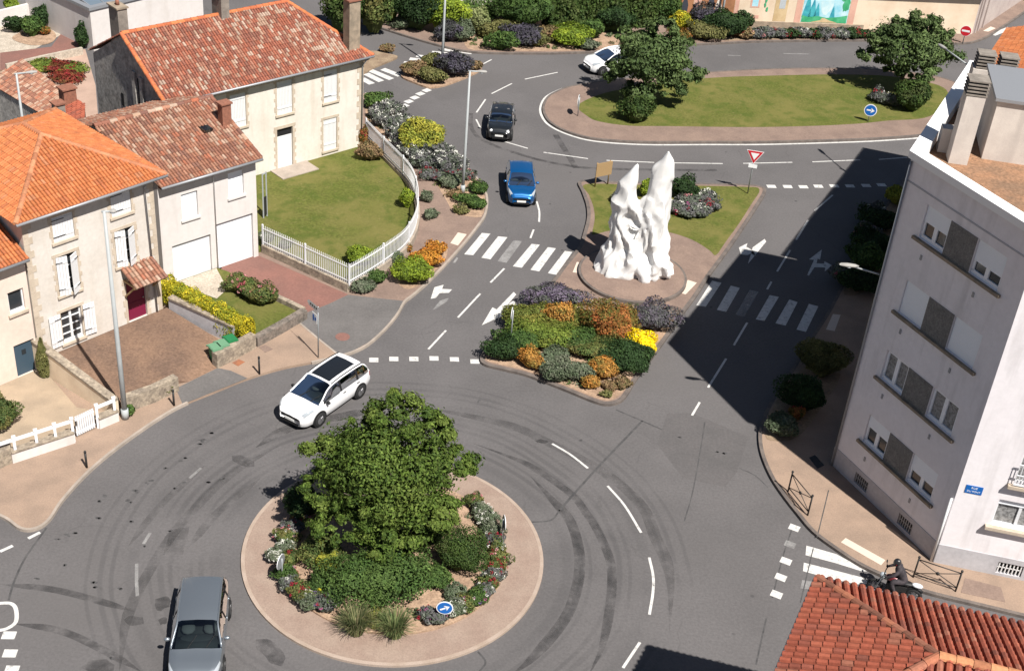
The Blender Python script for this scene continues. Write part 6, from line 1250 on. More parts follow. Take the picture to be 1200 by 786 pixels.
K_ = dict(
    redleaf=[(.2, .03, .022), (.14, .02, .02), (.1, .06, .02), (.24, .05, .03)],
    bedlime=[(.1, .15, .025), (.14, .185, .03), (.075, .11, .02), (.17, .19, .035)], bedyellow=[(.17, .17, .035), (.12, .14, .03), (.22, .2, .045), (.09, .12, .025)], bedorange=[(.46, .2, .04), (.36, .2, .05), (.3, .15, .04), (.2, .17, .045), (.5, .26, .06)],
    hedge=[(.045, .08, .018), (.032, .06, .015), (.06, .098, .022), (.075, .095, .03)],
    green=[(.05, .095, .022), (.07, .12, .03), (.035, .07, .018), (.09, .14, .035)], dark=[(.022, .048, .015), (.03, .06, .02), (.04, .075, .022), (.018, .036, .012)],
    lime=[(.2, .27, .025), (.26, .32, .03), (.14, .2, .022), (.1, .15, .02)], yellow=[(.62, .47, .02), (.7, .56, .03), (.5, .4, .03), (.36, .34, .03)],
    brightyellow=[(.85, .66, .01), (.78, .58, .01), (.9, .72, .02)], orange=[(.5, .2, .03), (.56, .27, .04), (.4, .16, .03), (.3, .17, .03)],
    redorange=[(.3, .09, .03), (.2, .12, .03), (.12, .12, .03), (.36, .13, .04), (.09, .11, .025)], purple=[(.12, .095, .14), (.15, .12, .17), (.1, .1, .1), (.085, .1, .07)],
    darkpurple=[(.06, .054, .075), (.08, .072, .095), (.055, .06, .05)], olive=[(.13, .13, .045), (.17, .16, .06), (.1, .11, .035)], greygreen=[(.1, .13, .075), (.13, .155, .1), (.08, .11, .06), (.16, .17, .12)],
    pale=[(.2, .23, .09), (.25, .27, .12), (.16, .19, .07)], brown=[(.2, .13, .07), (.26, .17, .09), (.14, .12, .05)], yellowgreen=[(.3, .3, .04), (.22, .25, .04), (.38, .34, .05), (.15, .18, .03)],
    mixed=[(.07, .11, .03), (.12, .14, .04), (.05, .08, .025), (.17, .15, .05)], grape=[(.12, .115, .12), (.13, .15, .115), (.085, .11, .07), (.15, .14, .15)], hedgeyellow=[(.5, .4, .02), (.34, .33, .025), (.2, .24, .025), (.6, .47, .03), (.12, .17, .02)],
    treemain=[(.058, .098, .016), (.08, .128, .021), (.105, .155, .03), (.042, .075, .014), (.13, .17, .036)], treefar=[(.07, .11, .036), (.095, .14, .045), (.12, .165, .062), (.05, .082, .028)])
WHITE = [(.75, .74, .68), (.68, .68, .6)]; RED = [(.27, .018, .03), (.36, .03, .05)]; PINK = [(.6, .22, .25), (.66, .34, .34), (.55, .12, .17)]; MIXF = WHITE + RED + [(.5, .1, .3), (.25, .12, .4)]
def cols_for(rng, pal, ci, k, j=.24):
    P = np.array(pal); cb = P[rng.integers(0, len(P), k)]; a = cb[ci] * .55 * (.8 + .4 * rng.random((k, 1)))[ci] + P[rng.integers(0, len(P), len(ci))] * .45; return a * (1 + j * rng.normal(size=(len(ci), 1))).clip(.5, 1.6)
def dome(rng, C, R, n, K=30, amp=.23):
    """leaves over a lumpy dome, a few of them deep inside"""
    lv = unit(rng, K); lv[:, 2] = np.abs(lv[:, 2]) * .9 - .15; lv /= np.linalg.norm(lv, axis=1, keepdims=True); am = amp * (.4 + 1.1 * rng.random(K)); d = unit(rng, int(n * 1.5)); d = d[d[:, 2] > -.4][:n]; dot = d @ lv.T
    f = .8 + (am * np.exp(14 * (dot - 1))).sum(1) + .05 * rng.normal(size=len(d)); r = f * (1 - .3 * rng.random(len(d)) ** 2.2); p = d * r[:, None] * R + C; ci = dot.argmax(1)
    nr = d / R * np.mean(R) + (d - lv[ci]) * 1.6 + rng.normal(size=d.shape) * .5; nr /= np.linalg.norm(nr, axis=1, keepdims=True); keep = p[:, 2] > .02; return p[keep], nr[keep], ci[keep], K
_bn = 0
def bush(px, py, w, h, kind, label, cat='shrub', group=None, z=KH, dep=.85, leaf=None, flowers=None, nf=0, name='shrub', ht=None, dens=1., fsize=.09):
    """rounded shrub whose near foot is seen at (px,py) and which is w photo pixels wide"""
    global _bn; _bn += 1; rng = np.random.default_rng(1000 + _bn); q = G(px, py, z); s = ppm(q); rx = w * 1.16 / 2 / s; h *= 1.08; ry = rx * dep; f = norm(V3(q[0], q[1], 0)); c = q + f * ry * .75
    w *= 1.0; leaf = (leaf or float(np.clip(1.5 / s, .03, .1))); R = V3(rx, ry, h * .58); C = V3(0, 0, h * .45); area = 4 * math.pi * ((rx * ry + rx * h + ry * h) / 6)
    n = int(np.clip(dens * 2.6 * area / (leaf * leaf), 260, 7500))
    p, nr, ci, k = dome(rng, C, R * .9, n); co = cols_for(rng, K_[kind], ci, k); sz = leaf * (.7 + .6 * rng.random(len(p)))
    if flowers:
        nf = max(1, int(nf * .7)); d = unit(rng, nf * 4); d = d[d[:, 2] > .0][:nf]; fc = d * R * 1.0 + C; m = 20; fp = np.repeat(fc, m, axis=0) + unit(rng, len(fc) * m) * fsize * (.75 + .25 * rng.random((len(fc) * m, 1))); fn = unit(rng, len(fp)); fn[:, 2] = abs(fn[:, 2]); FP = np.array(flowers)
        fcol = np.repeat(FP[rng.integers(0, len(FP), len(fc))], m, axis=0) * (1 + .08 * rng.normal(size=(len(fp), 1))); p = np.vstack([p, fp]); nr = np.vstack([nr, fn]); co = np.vstack([co, fcol]); sz = np.r_[sz, np.full(len(fp), fsize * .42)]
    core = (C * .85, R * .66, np.mean(np.array(K_[kind]), axis=0)); rot = math.atan2(f[1], f[0]) - math.pi / 2; ca, sa = math.cos(rot), math.sin(rot)
    o = leaf_mesh(name, c, p, nr, sz, co, rng, core=core); o.rotation_euler = (0, 0, rot); return tag(o, label, cat, group)
def hedge(a, b, w, h, kind, label, name='hedge', z=KH, leaf=.06, n=6000, rnd=.25):
    global _bn; _bn += 1; rng = np.random.default_rng(2000 + _bn); a, b = V3(a[0], a[1], z), V3(b[0], b[1], z); L = np.linalg.norm(b - a); d = (b - a) / L; s = V3(-d[1], d[0], 0); per = w + 2 * h
    u = rng.random(n) * (L + w) - w / 2; t = rng.random(n) * per; y = np.where(t < h, -w / 2, np.where(t < h + w, t - h - w / 2, w / 2)); zz = np.where(t < h, t, np.where(t < h + w, h, t - h - w)); ends = rng.random(n) < w / (L + w); y = np.where(ends, (rng.random(n) - .5) * w, y); zz = np.where(ends, rng.random(n) * h, zz); u = np.where(ends, np.where(rng.random(n) < .5, 0, L), u).clip(0, L)
    k = int(L * 3) + 4; ci = ((u / L * (k - 1)) + (zz > h * .7) * 1.7 + rng.normal(size=n) * .5).astype(int).clip(0, k - 1); bul = .1 * np.sin(u * 3.1 + zz * 2) + .08 * np.sin(u * 7.3 + y * 4); nn = np.c_[np.zeros(n), np.sign(y) * (abs(y) > w * .45), (zz > h * .9) * 1.]; nn = nn + rng.normal(size=(n, 3)) * .5; nn /= np.linalg.norm(nn, axis=1, keepdims=True)
    cx = np.minimum(1, rnd * 0 + 1 - .25 * ((zz / h) ** 4) * 1.0); y = y * cx * (1 + bul); zz = zz * (1 + bul * .6) - .12 * h * (abs(y) / (w / 2)) ** 3 * (zz > h * .8)
    p = d * u[:, None] + s * y[:, None] + V3(0, 0, 1) * zz[:, None] + rng.normal(size=(n, 3)) * .035; N = d * nn[:, :1] + s * nn[:, 1:2] + V3(0, 0, 1) * nn[:, 2:]
    co = cols_for(rng, K_[kind], ci, k); o = leaf_mesh(name, a, p, N, leaf * (.7 + .6 * rng.random(n)), co, rng)
    mb = MB(); mb.obox(d * .1 - s * w * .38, d * (L - .2), s * w * .76, V3(0, 0, h * .86), np.mean(np.array(K_[kind]), axis=0)); me = o.data
    bm = bmesh.new(); bm.from_mesh(me); lay = bm.verts.layers.float_color['Col']; vs = [bm.verts.new(v) for v in mb.v]
    for v, c in zip(vs, mb.c): v[lay] = (*c, 1)
    for f in mb.f: bm.faces.new([vs[i] for i in f])
    bm.to_mesh(me); bm.free(); return tag(o, label, 'hedge')
def tuft(px, py, w, h, cols, label, z=KH, n=420, name='grass_tuft'):
    global _bn; _bn += 1; rng = np.random.default_rng(3000 + _bn); q = G(px, py, z); r = w / 2 / ppm(q); f = norm(V3(q[0], q[1], 0)); c = q + f * r * .8; vs = []; fs = []; cc = []; P = np.array(cols)
    for i in range(n):
        a = rng.random() * 2 * math.pi; rr = r * .45 * math.sqrt(rng.random()); b = V3(math.cos(a) * rr, math.sin(a) * rr, 0); o = V3(math.cos(a), math.sin(a), 0); L = h * (.7 + .5 * rng.random()); out = r * (.25 + .75 * rng.random()); s = V3(-o[1], o[0], 0) * .014; col = P[rng.integers(len(P))] * (.8 + .4 * rng.random()); k = len(vs)
        for t in (0, .4, .75, 1.): m = b + o * out * t ** 1.6 + V3(0, 0, L * (t - .45 * t ** 3 * (out / r))); vs += [m - s * (1 - t * .8), m + s * (1 - t * .8)]; cc += [col, col]
        fs += [(k + 2 * j, k + 2 * j + 1, k + 2 * j + 3, k + 2 * j + 2) for j in range(3)]
    mb = MB(); mb.v = [tuple(v) for v in vs]; mb.f = fs; mb.c = [tuple(x) for x in cc]; mb.m = [0] * len(fs); mb.usecol = True; o = mb.build(name, M['leaf']); o.location = tuple(c); return tag(o, label, 'grass')
def tree(label, base, C, R, kind, n, nc, leaf, seed, trunk_r=.16, lump=.3, low=-.75, shell=.72, name='tree', lobes=()):
    rng = np.random.default_rng(seed); o = thing(name, label, 'tree', base); Cl = np.array(C) - np.array(base)
    P = []; N_ = []; CI = []; k0 = 0; parts = [(Cl, np.array(R), n, nc)] + [(Cl + np.array(lc), np.array(lr), int(n * fr), max(5, int(nc * fr))) for lc, lr, fr in lobes]
    for c, r, nn, kk in parts: p, nr, ci, k = cloud(rng, c, r * .85, nn, kk, lump, .3, shell, low); P.append(p); N_.append(nr); CI.append(ci + k0); k0 += k
    p = np.vstack(P); nr = np.vstack(N_); ci = np.concatenate(CI); leaf_mesh('crown', None, p, nr, leaf * (.65 + .7 * rng.random(len(p))), cols_for(rng, K_[kind], ci, k0), rng, parent=o)
    mb = MB(); top_ = Cl + V3(0, 0, R[2] * .1); mid = top_ * .45; mb.tube([V3(0, 0, -.1), mid * .5, mid, top_], [trunk_r * 1.25, trunk_r, trunk_r * .8, trunk_r * .35], 10)
    for i in range(13):
        d = unit(rng, 1)[0]; d[2] = abs(d[2]) * .7; s = mid + (top_ - mid) * rng.random() * .8; e = Cl + d * np.array(R) * .8; m2 = (s + e) / 2 + V3(0, 0, -.15); mb.tube([s, m2, e], [trunk_r * .45, trunk_r * .28, trunk_r * .1], 6)
    t = MB(); t.v = mb.v; t.f = mb.f; t.m = mb.m; t.c = mb.c; t.build('trunk', M['bark'], o, True, local=False); return o
tb = V3(RAC[0] + .05, RAC[1] + .55, .1)
tree('broad green tree with small glossy leaves in the middle of the roundabout', tb, (tb[0] - .4, tb[1] - .1, 3.7), (3.0, 2.7, 2.6), 'treemain', 34000, 170, .068, 7, .17, .22, lobes=[((.35, .2, 2.3), (1.5, 1.3, .95), .17), ((1.6, .6, 1.5), (1.1, 1.0, .8), .13), ((-1.0, .4, 1.5), (1.1, 1.0, .8), .12), ((2.3, .2, .3), (1.1, 1.0, .9), .13), ((-2.2, .1, .5), (1.2, 1.1, .9), .14), ((-2.3, -.5, -.7), (1.1, 1.1, .9), .13), ((.5, -1.4, -1.4), (1.8, 1.4, 1.1), .2), ((1.9, -.9, -1.0), (1.2, 1.1, .9), .14), ((-.9, -1.4, -1.0), (1.3, 1.1, .9), .14), ((-1.5, -1.3, -1.7), (1.4, 1.1, .8), .14), ((.1, -1.9, -1.9), (1.4, 1., .7), .13)])
b1 = G(750, 122, KH); c1 = G(757, 66, 3.6); tree('leafy tree on the left half of the long lawn in front of the white car', b1, (b1[0] + .35, b1[1] + .2, 3.25), (2.8, 2.5, 2.2), 'treefar', 13000, 60, .115, 11, .17, .27, lobes=[((-2.3, 0, -1.0), (1.3, 1.2, .8), .18), ((2.6, 0, -.5), (1.5, 1.3, .8), .2), ((.4, 0, 2.2), (1.3, 1.2, .7), .15), ((-1.6, .3, 1.4), (1.2, 1.1, .6), .12), ((2.0, .2, 1.1), (1.3, 1.1, .6), .15), ((-.6, -1., -1.9), (1.7, 1.2, .8), .2), ((1.5, -.8, -1.7), (1.3, 1.1, .7), .15)])
b2 = G(1053, 108, KH); tree('spreading dark tree on the right half of the long lawn', b2, (b2[0] + .1, b2[1] + .2, 3.45), (3.1, 2.5, 2.1), 'treefar', 12000, 80, .115, 13, .16, .27, lobes=[((-2.4, 0, -1.0), (1.5, 1.2, .7), .17), ((2.5, 0, -.4), (1.5, 1.2, .8), .18), ((-1.3, 0, 1.5), (1.1, .9, .6), .12), ((.5, 0, 1.9), (1.4, 1.1, .6), .15), ((-2.2, 0, .4), (1.2, 1., .6), .14), ((2.0, .2, 1.1), (1.3, 1., .6), .15), ((1.2, -.8, -1.5), (1.5, 1.1, .7), .16), ((-1.0, -.8, -1.4), (1.4, 1., .7), .15)])
# --- roundabout planting
ZR_ = .16
bush(538, 676, 56, 1.35, 'hedge', 'clipped round dark green bush to the right of the roundabout tree', z=ZR_, leaf=.04, dens=1.3)
bush(440, 715, 106, 1.5, 'green', 'wide spreading green bush in front of the roundabout tree', z=ZR_, leaf=.052, dep=.75)
bush(472, 700, 50, 1.1, 'green', 'mid green bush between the wide bush and the clipped round bush', z=ZR_, leaf=.07)
bush(378, 668, 42, .95, 'mixed', 'loose green bush under the left side of the roundabout tree', z=ZR_)
bush(386, 676, 24, .9, 'yellowgreen', 'small yellowish bush at the left under the roundabout tree', z=ZR_)
bush(378, 698, 30, .6, 'green', 'low dark leaved bush beside the yellow flower on the roundabout', z=ZR_); bush(395, 706, 30, .6, 'dark', 'low bluish green bush left of the wide bush', z=ZR_)
bush(512, 690, 34, .5, 'green', 'low creeping plant below the clipped round bush', z=ZR_); bush(534, 705, 22, .45, 'greygreen', 'small grey leaved plant by the right flower ring', z=ZR_)
bush(500, 640, 40, 1., 'dark', 'dark bush close to the trunk at the right', z=ZR_); bush(358, 610, 40, .9, 'dark', 'dark bush in the shade at the left rim of the roundabout bed', z=ZR_)
tuft(417, 752, 44, 1.1, [(.12, .15, .06), (.17, .18, .08), (.25, .22, .12), (.09, .12, .05)], 'left tuft of tall pale grass at the front of the roundabout', ZR_, 520); tuft(462, 755, 44, 1.05, [(.12, .16, .06), (.17, .2, .08), (.22, .22, .1), (.09, .13, .05)], 'right tuft of tall green grass at the front of the roundabout', ZR_, 520); tuft(438, 741, 30, .8, [(.3, .3, .06), (.2, .22, .06), (.14, .16, .05)], 'short yellowish tuft between the two tall grass tufts', ZR_, 260)
bush(376, 702, 7, .4, 'hedgeyellow', 'tiny bright yellow flower clump on the left of the roundabout', 'flowers', z=ZR_, name='flower_clump', leaf=.05)
ga_ = 'flower clumps ringing the left of the roundabout bed'; gb2 = 'flower clumps ringing the right of the roundabout bed'
for i, (x, y, w, k, fl, nf) in enumerate([(334, 640, 22, 'mixed', PINK + WHITE, 26), (344, 628, 20, 'grape', RED, 14), (352, 616, 20, 'mixed', MIXF, 16), (334, 652, 18, 'greygreen', WHITE, 34), (322, 661, 16, 'greygreen', WHITE, 40), (340, 666, 20, 'mixed', RED, 10), (336, 684, 22, 'green', MIXF, 8), (340, 695, 20, 'grape', WHITE[1:], 6), (350, 703, 22, 'mixed', RED, 34), (359, 712, 18, 'mixed', WHITE, 40), (366, 716, 22, 'greygreen', MIXF, 16), (378, 719, 20, 'grape', MIXF, 18)]):
    bush(x, y, w, .5, k, 'low clump of mixed flowers in the left border of the roundabout bed', 'flowers', ga_, z=ZR_, flowers=fl, nf=int(nf * .75), name='flower_clump', fsize=.066)
for i, (x, y, w, k, fl, nf) in enumerate([(500, 731, 20, 'grape', RED + [(.5, .1, .3)], 20), (512, 733, 18, 'grape', [(.5, .1, .3)], 10), (532, 725, 24, 'greygreen', WHITE, 44), (546, 718, 20, 'mixed', MIXF, 12), (558, 712, 22, 'green', MIXF, 8), (566, 703, 20, 'grape', WHITE, 12), (572, 696, 18, 'mixed', RED, 22), (578, 686, 20, 'grape', MIXF, 22), (581, 675, 20, 'mixed', RED, 26), (582, 664, 20, 'mixed', PINK + RED, 24), (581, 654, 18, 'mixed', WHITE, 20), (578, 644, 20, 'grape', RED, 18), (576, 632, 22, 'greygreen', WHITE, 26), (570, 620, 22, 'greygreen', WHITE, 26), (564, 608, 20, 'greygreen', WHITE, 30), (555, 596, 18, 'mixed', PINK, 14)]):
    bush(x, y, w, .5, k, 'low clump of mixed flowers in the right border of the roundabout bed', 'flowers', gb2, z=ZR_, flowers=fl, nf=int(nf * .75), name='flower_clump', fsize=.066)
# --- shrub bed in front of the sculpture
bush(649, 364, 56, .9, 'purple', 'wide lavender bush at the left of the sculpture island crossing', dep=.6); bush(763, 391, 40, 1.05, 'purple', 'lavender bush at the right tip of the shrub bed, half in shadow'); bush(752, 417, 28, .85, 'brightyellow', 'vivid yellow flowering bush at the right of the shrub bed', leaf=.06)
bush(716, 402, 60, 1.3, 'redorange', 'large bush with rust red and green leaves below the sculpture'); bush(654, 388, 32, 1.0, 'bedorange', 'small orange bush between green bushes at the top of the shrub bed'); bush(618, 392, 50, .9, 'bedyellow', 'yellow green bush behind the left of the shrub bed'); bush(674, 392, 40, .85, 'bedyellow', 'yellow green bush between the orange bush and the rust red one'); bush(640, 410, 80, .75, 'bedlime', 'wide low bright green bush in the middle of the shrub bed', dep=.6); bush(610, 415, 44, .7, 'green', 'green bush at the left of the wide bright green bush')
bush(700, 425, 70, .7, 'mixed', 'wide low olive bush in the middle of the shrub bed', dep=.6); bush(737, 436, 52, .9, 'dark', 'dark green bush under the vivid yellow bush'); bush(716, 440, 44, .8, 'dark', 'dark green bush right of the large orange bush'); bush(590, 426, 36, .8, 'dark', 'dark green low bush at the left tip of the shrub bed'); bush(680, 412, 36, .7, 'green', 'mid green bush left of the wide olive bush')
bush(621, 434, 26, .75, 'bedorange', 'orange and yellow bush at the front left of the shrub bed'); bush(704, 446, 28, .85, 'bedorange', 'large orange bush at the front right of the shrub bed'); bush(691, 457, 18, .6, 'bedorange', 'small yellow orange bush at the very front of the shrub bed')
bush(647, 436, 30, .85, 'greygreen', 'round grey green bush behind two similar ones at the front of the shrub bed'); bush(652, 451, 30, .8, 'greygreen', 'round grey green bush closest to the road at the front of the shrub bed'); bush(677, 449, 28, .75, 'greygreen', 'round grey green bush beside the small yellow orange bush')
bush(714, 459, 16, .35, 'brown', 'small dry brown plant on the stones at the front of the bed'); bush(728, 457, 18, .4, 'brown', 'dry brown plant at the right front tip of the shrub bed'); bush(710, 466, 12, .2, 'olive', 'tiny olive plant at the front corner of the shrub bed')
# --- sculpture lawn
bush(800, 236, 28, 1.1, 'dark', 'dark green bush on the lawn just right of the sculpture'); bush(727, 242, 20, .7, 'grape', 'flower clump left of the sculpture on the lawn', 'flowers', flowers=WHITE, nf=4, name='flower_clump', fsize=.12); bush(757, 232, 16, .9, 'lime', 'yellowish bush seen between the two prongs of the sculpture')
for x, y, w, fl, nf in ((789, 252, 22, WHITE, 9), (803, 257, 26, MIXF, 8), (818, 257, 24, WHITE, 7), (832, 250, 20, RED, 6), (820, 243, 24, WHITE, 8), (806, 245, 26, PINK, 8), (828, 237, 18, WHITE, 8)): bush(x, y, w, .55, 'grape', 'flower clump in the small round bed on the lawn right of the sculpture', 'flowers', 'clumps in the round flower bed by the sculpture', flowers=fl, nf=nf, name='flower_clump', fsize=.13)
# --- long lawn
bush(743, 146, 32, 1.4, 'hedge', 'clipped dark green bush under the tree in front of the white car', leaf=.08); bush(1064, 133, 36, 1.8, 'hedge', 'big clipped green bush at the foot of the spreading tree', leaf=.08)
for x, y, w, fl in ((1026, 120, 16, RED), (1036, 124, 18, WHITE), (1046, 126, 16, WHITE)): bush(x, y, w, .7, 'grape', 'flower clump in the little bed below the spreading tree on the long lawn', 'flowers', 'clumps below the spreading tree', flowers=fl, nf=6, name='flower_clump', fsize=.14)
# --- flower bed along the avenue and the curved fence
bush(440, 128, 26, .8, 'green', 'low green bush at the far end of the flower bed by the long house'); bush(496, 182, 52, 1.5, 'yellowgreen', 'large yellow flowering bush in the bed along the avenue', leaf=.08)
gw = 'white flowered bushes in the bed along the avenue'
for x, y, w, nf in ((441, 140, 16, 10), (450, 138, 14, 8), (455, 133, 14, 8), (463, 138, 16, 10), (446, 150, 16, 8), (456, 153, 16, 9), (468, 152, 16, 10), (478, 152, 14, 9), (462, 164, 16, 8), (473, 163, 14, 7), (484, 160, 14, 8), (466, 175, 16, 6), (475, 184, 18, 9), (486, 190, 18, 10), (497, 188, 16, 8), (509, 186, 16, 10), (522, 188, 16, 10), (490, 199, 18, 8), (503, 200, 18, 11), (514, 196, 16, 9), (531, 197, 16, 10), (541, 202, 14, 8), (520, 205, 18, 5)): bush(x, y, w, .75, 'grape', 'grey leaved bush with white flower heads in the bed along the avenue', 'flowers', gw, flowers=WHITE, nf=nf, name='flower_bush', fsize=.14)
gr_ = 'red flowered bushes in the bed along the avenue'
for x, y, w in ((502, 211, 18), (515, 214, 18), (530, 211, 18), (545, 212, 16)): bush(x, y, w, .5, 'grape', 'low bush with dark red flowers at the near end of the bed along the avenue', 'flowers', gr_, flowers=RED, nf=14, name='flower_bush', fsize=.1)
bush(527, 222, 24, .6, 'greygreen', 'low grey green plant in the bed beside the slim street lamp'); bush(560, 229, 18, .6, 'green', 'green plant at the kerb side of the bed by the slim street lamp'); bush(546, 240, 18, .5, 'green', 'green plant left of another at the near end of the avenue bed'); bush(558, 246, 18, .55, 'green', 'green plant at the very end of the avenue bed'); bush(541, 252, 16, .3, 'olive', 'flat olive plant at the front edge of the avenue bed'); bush(533, 233, 16, .3, 'brown', 'flat brown plant by the lamp foot in the avenue bed')
bush(482, 336, 38, 1.0, 'lime', 'bright yellow green bush on the pavement below the curved fence', leaf=.06); bush(499, 316, 30, .75, 'orange', 'orange bush on the pavement beside the yellow green bush'); bush(511, 302, 18, .7, 'orange', 'smaller orange bush behind the orange one near the left zebra crossing')
bush(425, 345, 22, .5, 'greygreen', 'low grey green plant at the outer corner of the curved fence'); bush(440, 334, 22, .5, 'green', 'low green plant against the curved fence'); bush(464, 312, 16, .6, 'greygreen', 'grey green plant against the curved fence near the orange bushes'); bush(478, 296, 10, .35, 'redorange', 'tiny reddish plant against the curved fence'); bush(504, 258, 14, .5, 'greygreen', 'small plant at the bulge of the curved fence'); bush(499, 238, 12, .6, 'greygreen', 'small plant at the foot of the curved fence by the avenue bed')
bush(477, 245, 14, 1.0, 'lime', 'light green bush inside the curved fence at the right of the lawn', z=.33); bush(422, 312, 26, .8, 'lime', 'light green bush in the near corner of the fenced lawn', z=.33); bush(433, 190, 26, .9, 'brown', 'dry brownish bush at the corner of the long house inside the fence', z=.33); bush(425, 172, 10, 1., 'redorange', 'reddish plant at the downpipe of the long house', z=.33, flowers=RED, nf=10)
bush(313, 285, 14, .5, 'greygreen', 'white flowered plant at the garage end of the fenced lawn', z=.33, flowers=WHITE, nf=5); bush(335, 292, 12, .4, 'greygreen', 'tiny pale plant inside the straight picket fence', z=.33)
# --- left gardens
hedge(G(196, 350, .3), G(291, 401, .3), .85, 1.15, 'hedgeyellow', 'bright yellow green clipped hedge above the grey garden wall', z=.3, leaf=.05, n=8000)
bush(278, 345, 26, .75, 'mixed', 'rose bush with pink blooms nearest the garage at the edge of the red driveway', z=.3, flowers=PINK, nf=26, name='rose_bush', fsize=.07); bush(293, 352, 26, .75, 'mixed', 'pink rose bush in the middle of three beside the red driveway', z=.3, flowers=PINK, nf=24, name='rose_bush', fsize=.07); bush(308, 360, 28, .75, 'mixed', 'pink rose bush at the wall end of three beside the red driveway', z=.3, flowers=PINK, nf=26, name='rose_bush', fsize=.07)
q = G(47, 437, .16); rng = np.random.default_rng(77); n = 1300; t = rng.random(n); a = rng.random(n) * 2 * math.pi; rr = .3 * np.sin(np.clip(t * 1.05 + .12, 0, 1) * math.pi) ** .7; P = np.c_[np.cos(a) * rr, np.sin(a) * rr, t * 2.0]; Nn = np.c_[np.cos(a), np.sin(a), np.full(n, .3)] + rng.normal(size=(n, 3)) * .4; Nn /= np.linalg.norm(Nn, axis=1, keepdims=True)
tag(leaf_mesh('cypress', q + V3(.3, -.2, 0), P, Nn, .06 * (.7 + .6 * rng.random(n)), cols_for(rng, K_['olive'], (t * 6).astype(int), 7), rng, core=((0, 0, .95), (.2, .2, .85), (.12, .12, .04))), 'narrow olive green cypress between the slate blue door and the retaining wall', 'shrub')
bush(0, 508, 40, 1.3, 'mixed', 'green bush cut by the left edge inside the pink house yard', z=.16); bush(152, 489, 12, .5, 'green', 'weeds at the foot of the tall left street lamp', 'plant', name='weeds'); bush(176, 470, 10, .45, 'mixed', 'weeds against the low rubble wall by the lamp', 'plant', name='weeds'); bush(193, 464, 16, .4, 'mixed', 'weeds at the wall end behind the bollard', 'plant', name='weeds')
# --- top left garden
bush(20, 40, 18, 1., 'dark', 'left round bush on the gravel mound of the top left garden', z=.03); bush(39, 44, 20, 1.2, 'green', 'middle bush on the gravel mound of the top left garden', z=.03); bush(50, 36, 16, 1.4, 'dark', 'right dark bush on the gravel mound of the top left garden', z=.03); bush(53, 42, 12, .5, 'redorange', 'small rusty bush on the gravel mound of the top left garden', z=.03); bush(18, 16, 22, .9, 'lime', 'light green bush beyond the white boundary wall'); bush(54, 12, 30, 1.3, 'olive', 'olive bush beyond the white boundary wall'); bush(97, 58, 14, 1.4, 'dark', 'dark bush at the corner of the white house', z=.03)
for x, y, w, k, fl, l in ((48, 84, 34, 'bedlime', RED, 'green leaved red flowered bush at the left of the bed behind the shed'), (68, 86, 30, 'redleaf', RED, 'red leaved bush in the middle of the bed behind the shed'), (86, 88, 26, 'bedlime', RED, 'light green bush with red flowers near the grey gable'), (80, 97, 32, 'redleaf', RED, 'low dark red bush in front of the grey gable')): bush(x, y, w, .4, k, l, flowers=fl, nf=10, z=.03, fsize=.1)
bush(8, 142, 46, 2., 'green', 'green shrubbery below the tiled shed at the left edge', z=.03)
# --- far beds
bush(404, 44, 44, 4.2, 'hedge', 'tall dark conifer behind the chimney of the long house', 'tree', name='conifer', leaf=.14); bush(438, 43, 36, 4.0, 'mixed', 'dark evergreen at the bend beside the long house', 'tree', name='conifer', leaf=.14); bush(458, 28, 22, 3., 'lime', 'tall lime green shrub behind the dark evergreen'); bush(488, 40, 44, 2.9, 'dark', 'dark green round bush left of the lime one at the top'); bush(472, 36, 20, .8, 'greygreen', 'low pale bush on the far pavement near the bend'); bush(518, 42, 42, 2.6, 'lime', 'bright lime green bush at the top beside the lamp')
bush(528, 51, 28, 1.3, 'darkpurple', 'dark lavender bush at the far bend'); bush(541, 51, 24, 1.3, 'greygreen', 'grey green bush beside the far dark lavender'); bush(555, 42, 28, 1.7, 'pale', 'pale green round bush in the far bed'); bush(549, 32, 50, 1.5, 'green', 'long green shrub in front of the pale building'); bush(571, 47, 18, 1., 'olive', 'olive bush on the mound in the far bed'); bush(586, 61, 28, 1.2, 'green', 'bright green mound at the kerb of the far bed'); bush(590, 44, 26, 1., 'olive', 'yellowish bush behind the bright green mound'); bush(614, 56, 38, 1.3, 'darkpurple', 'wide lavender bush at the kerb of the far bed'); bush(627, 56, 22, .9, 'olive', 'olive tuft right of the wide lavender bush'); bush(645, 50, 24, .9, 'brown', 'brownish bush left of the lime mound'); bush(668, 57, 42, 1.2, 'lime', 'lime yellow mound at the kerb of the far bed'); bush(612, 38, 62, 3.0, 'green', 'big leafy green bush under the pale building'); bush(692, 47, 26, 1.3, 'green', 'green bush right of the lime mound'); bush(716, 41, 44, 1.6, 'dark', 'dark bush in front of the tall hedge at the right'); bush(689, 60, 18, .6, 'greygreen', 'small grey plant at the kerb near the white car')
hedge(G(640, 36), G(762, 30), 1.6, 3.2, 'hedge', 'tall dark green hedge at the top middle', leaf=.13, n=7000); bush(772, 30, 44, 2.8, 'green', 'white flowering green bush at the end of the tall hedge', flowers=WHITE, nf=12, fsize=.16)
bush(796, 37, 24, 1.2, 'hedgeyellow', 'yellow bush under the mural wall'); bush(824, 37, 34, 1.5, 'darkpurple', 'dark lavender bush under the mural wall'); bush(848, 46, 38, 1.7, 'dark', 'clipped dark green bush under the mural wall'); bush(866, 36, 24, 1.1, 'dark', 'small dark bush behind the clipped one by the mural wall'); bush(824, 49, 34, 1.1, 'olive', 'olive bush at the kerb left of the clipped dark one'); bush(797, 50, 20, .7, 'redorange', 'reddish plant at the kerb below the yellow bush')
gm_ = 'flower clumps along the foot of the mural wall'
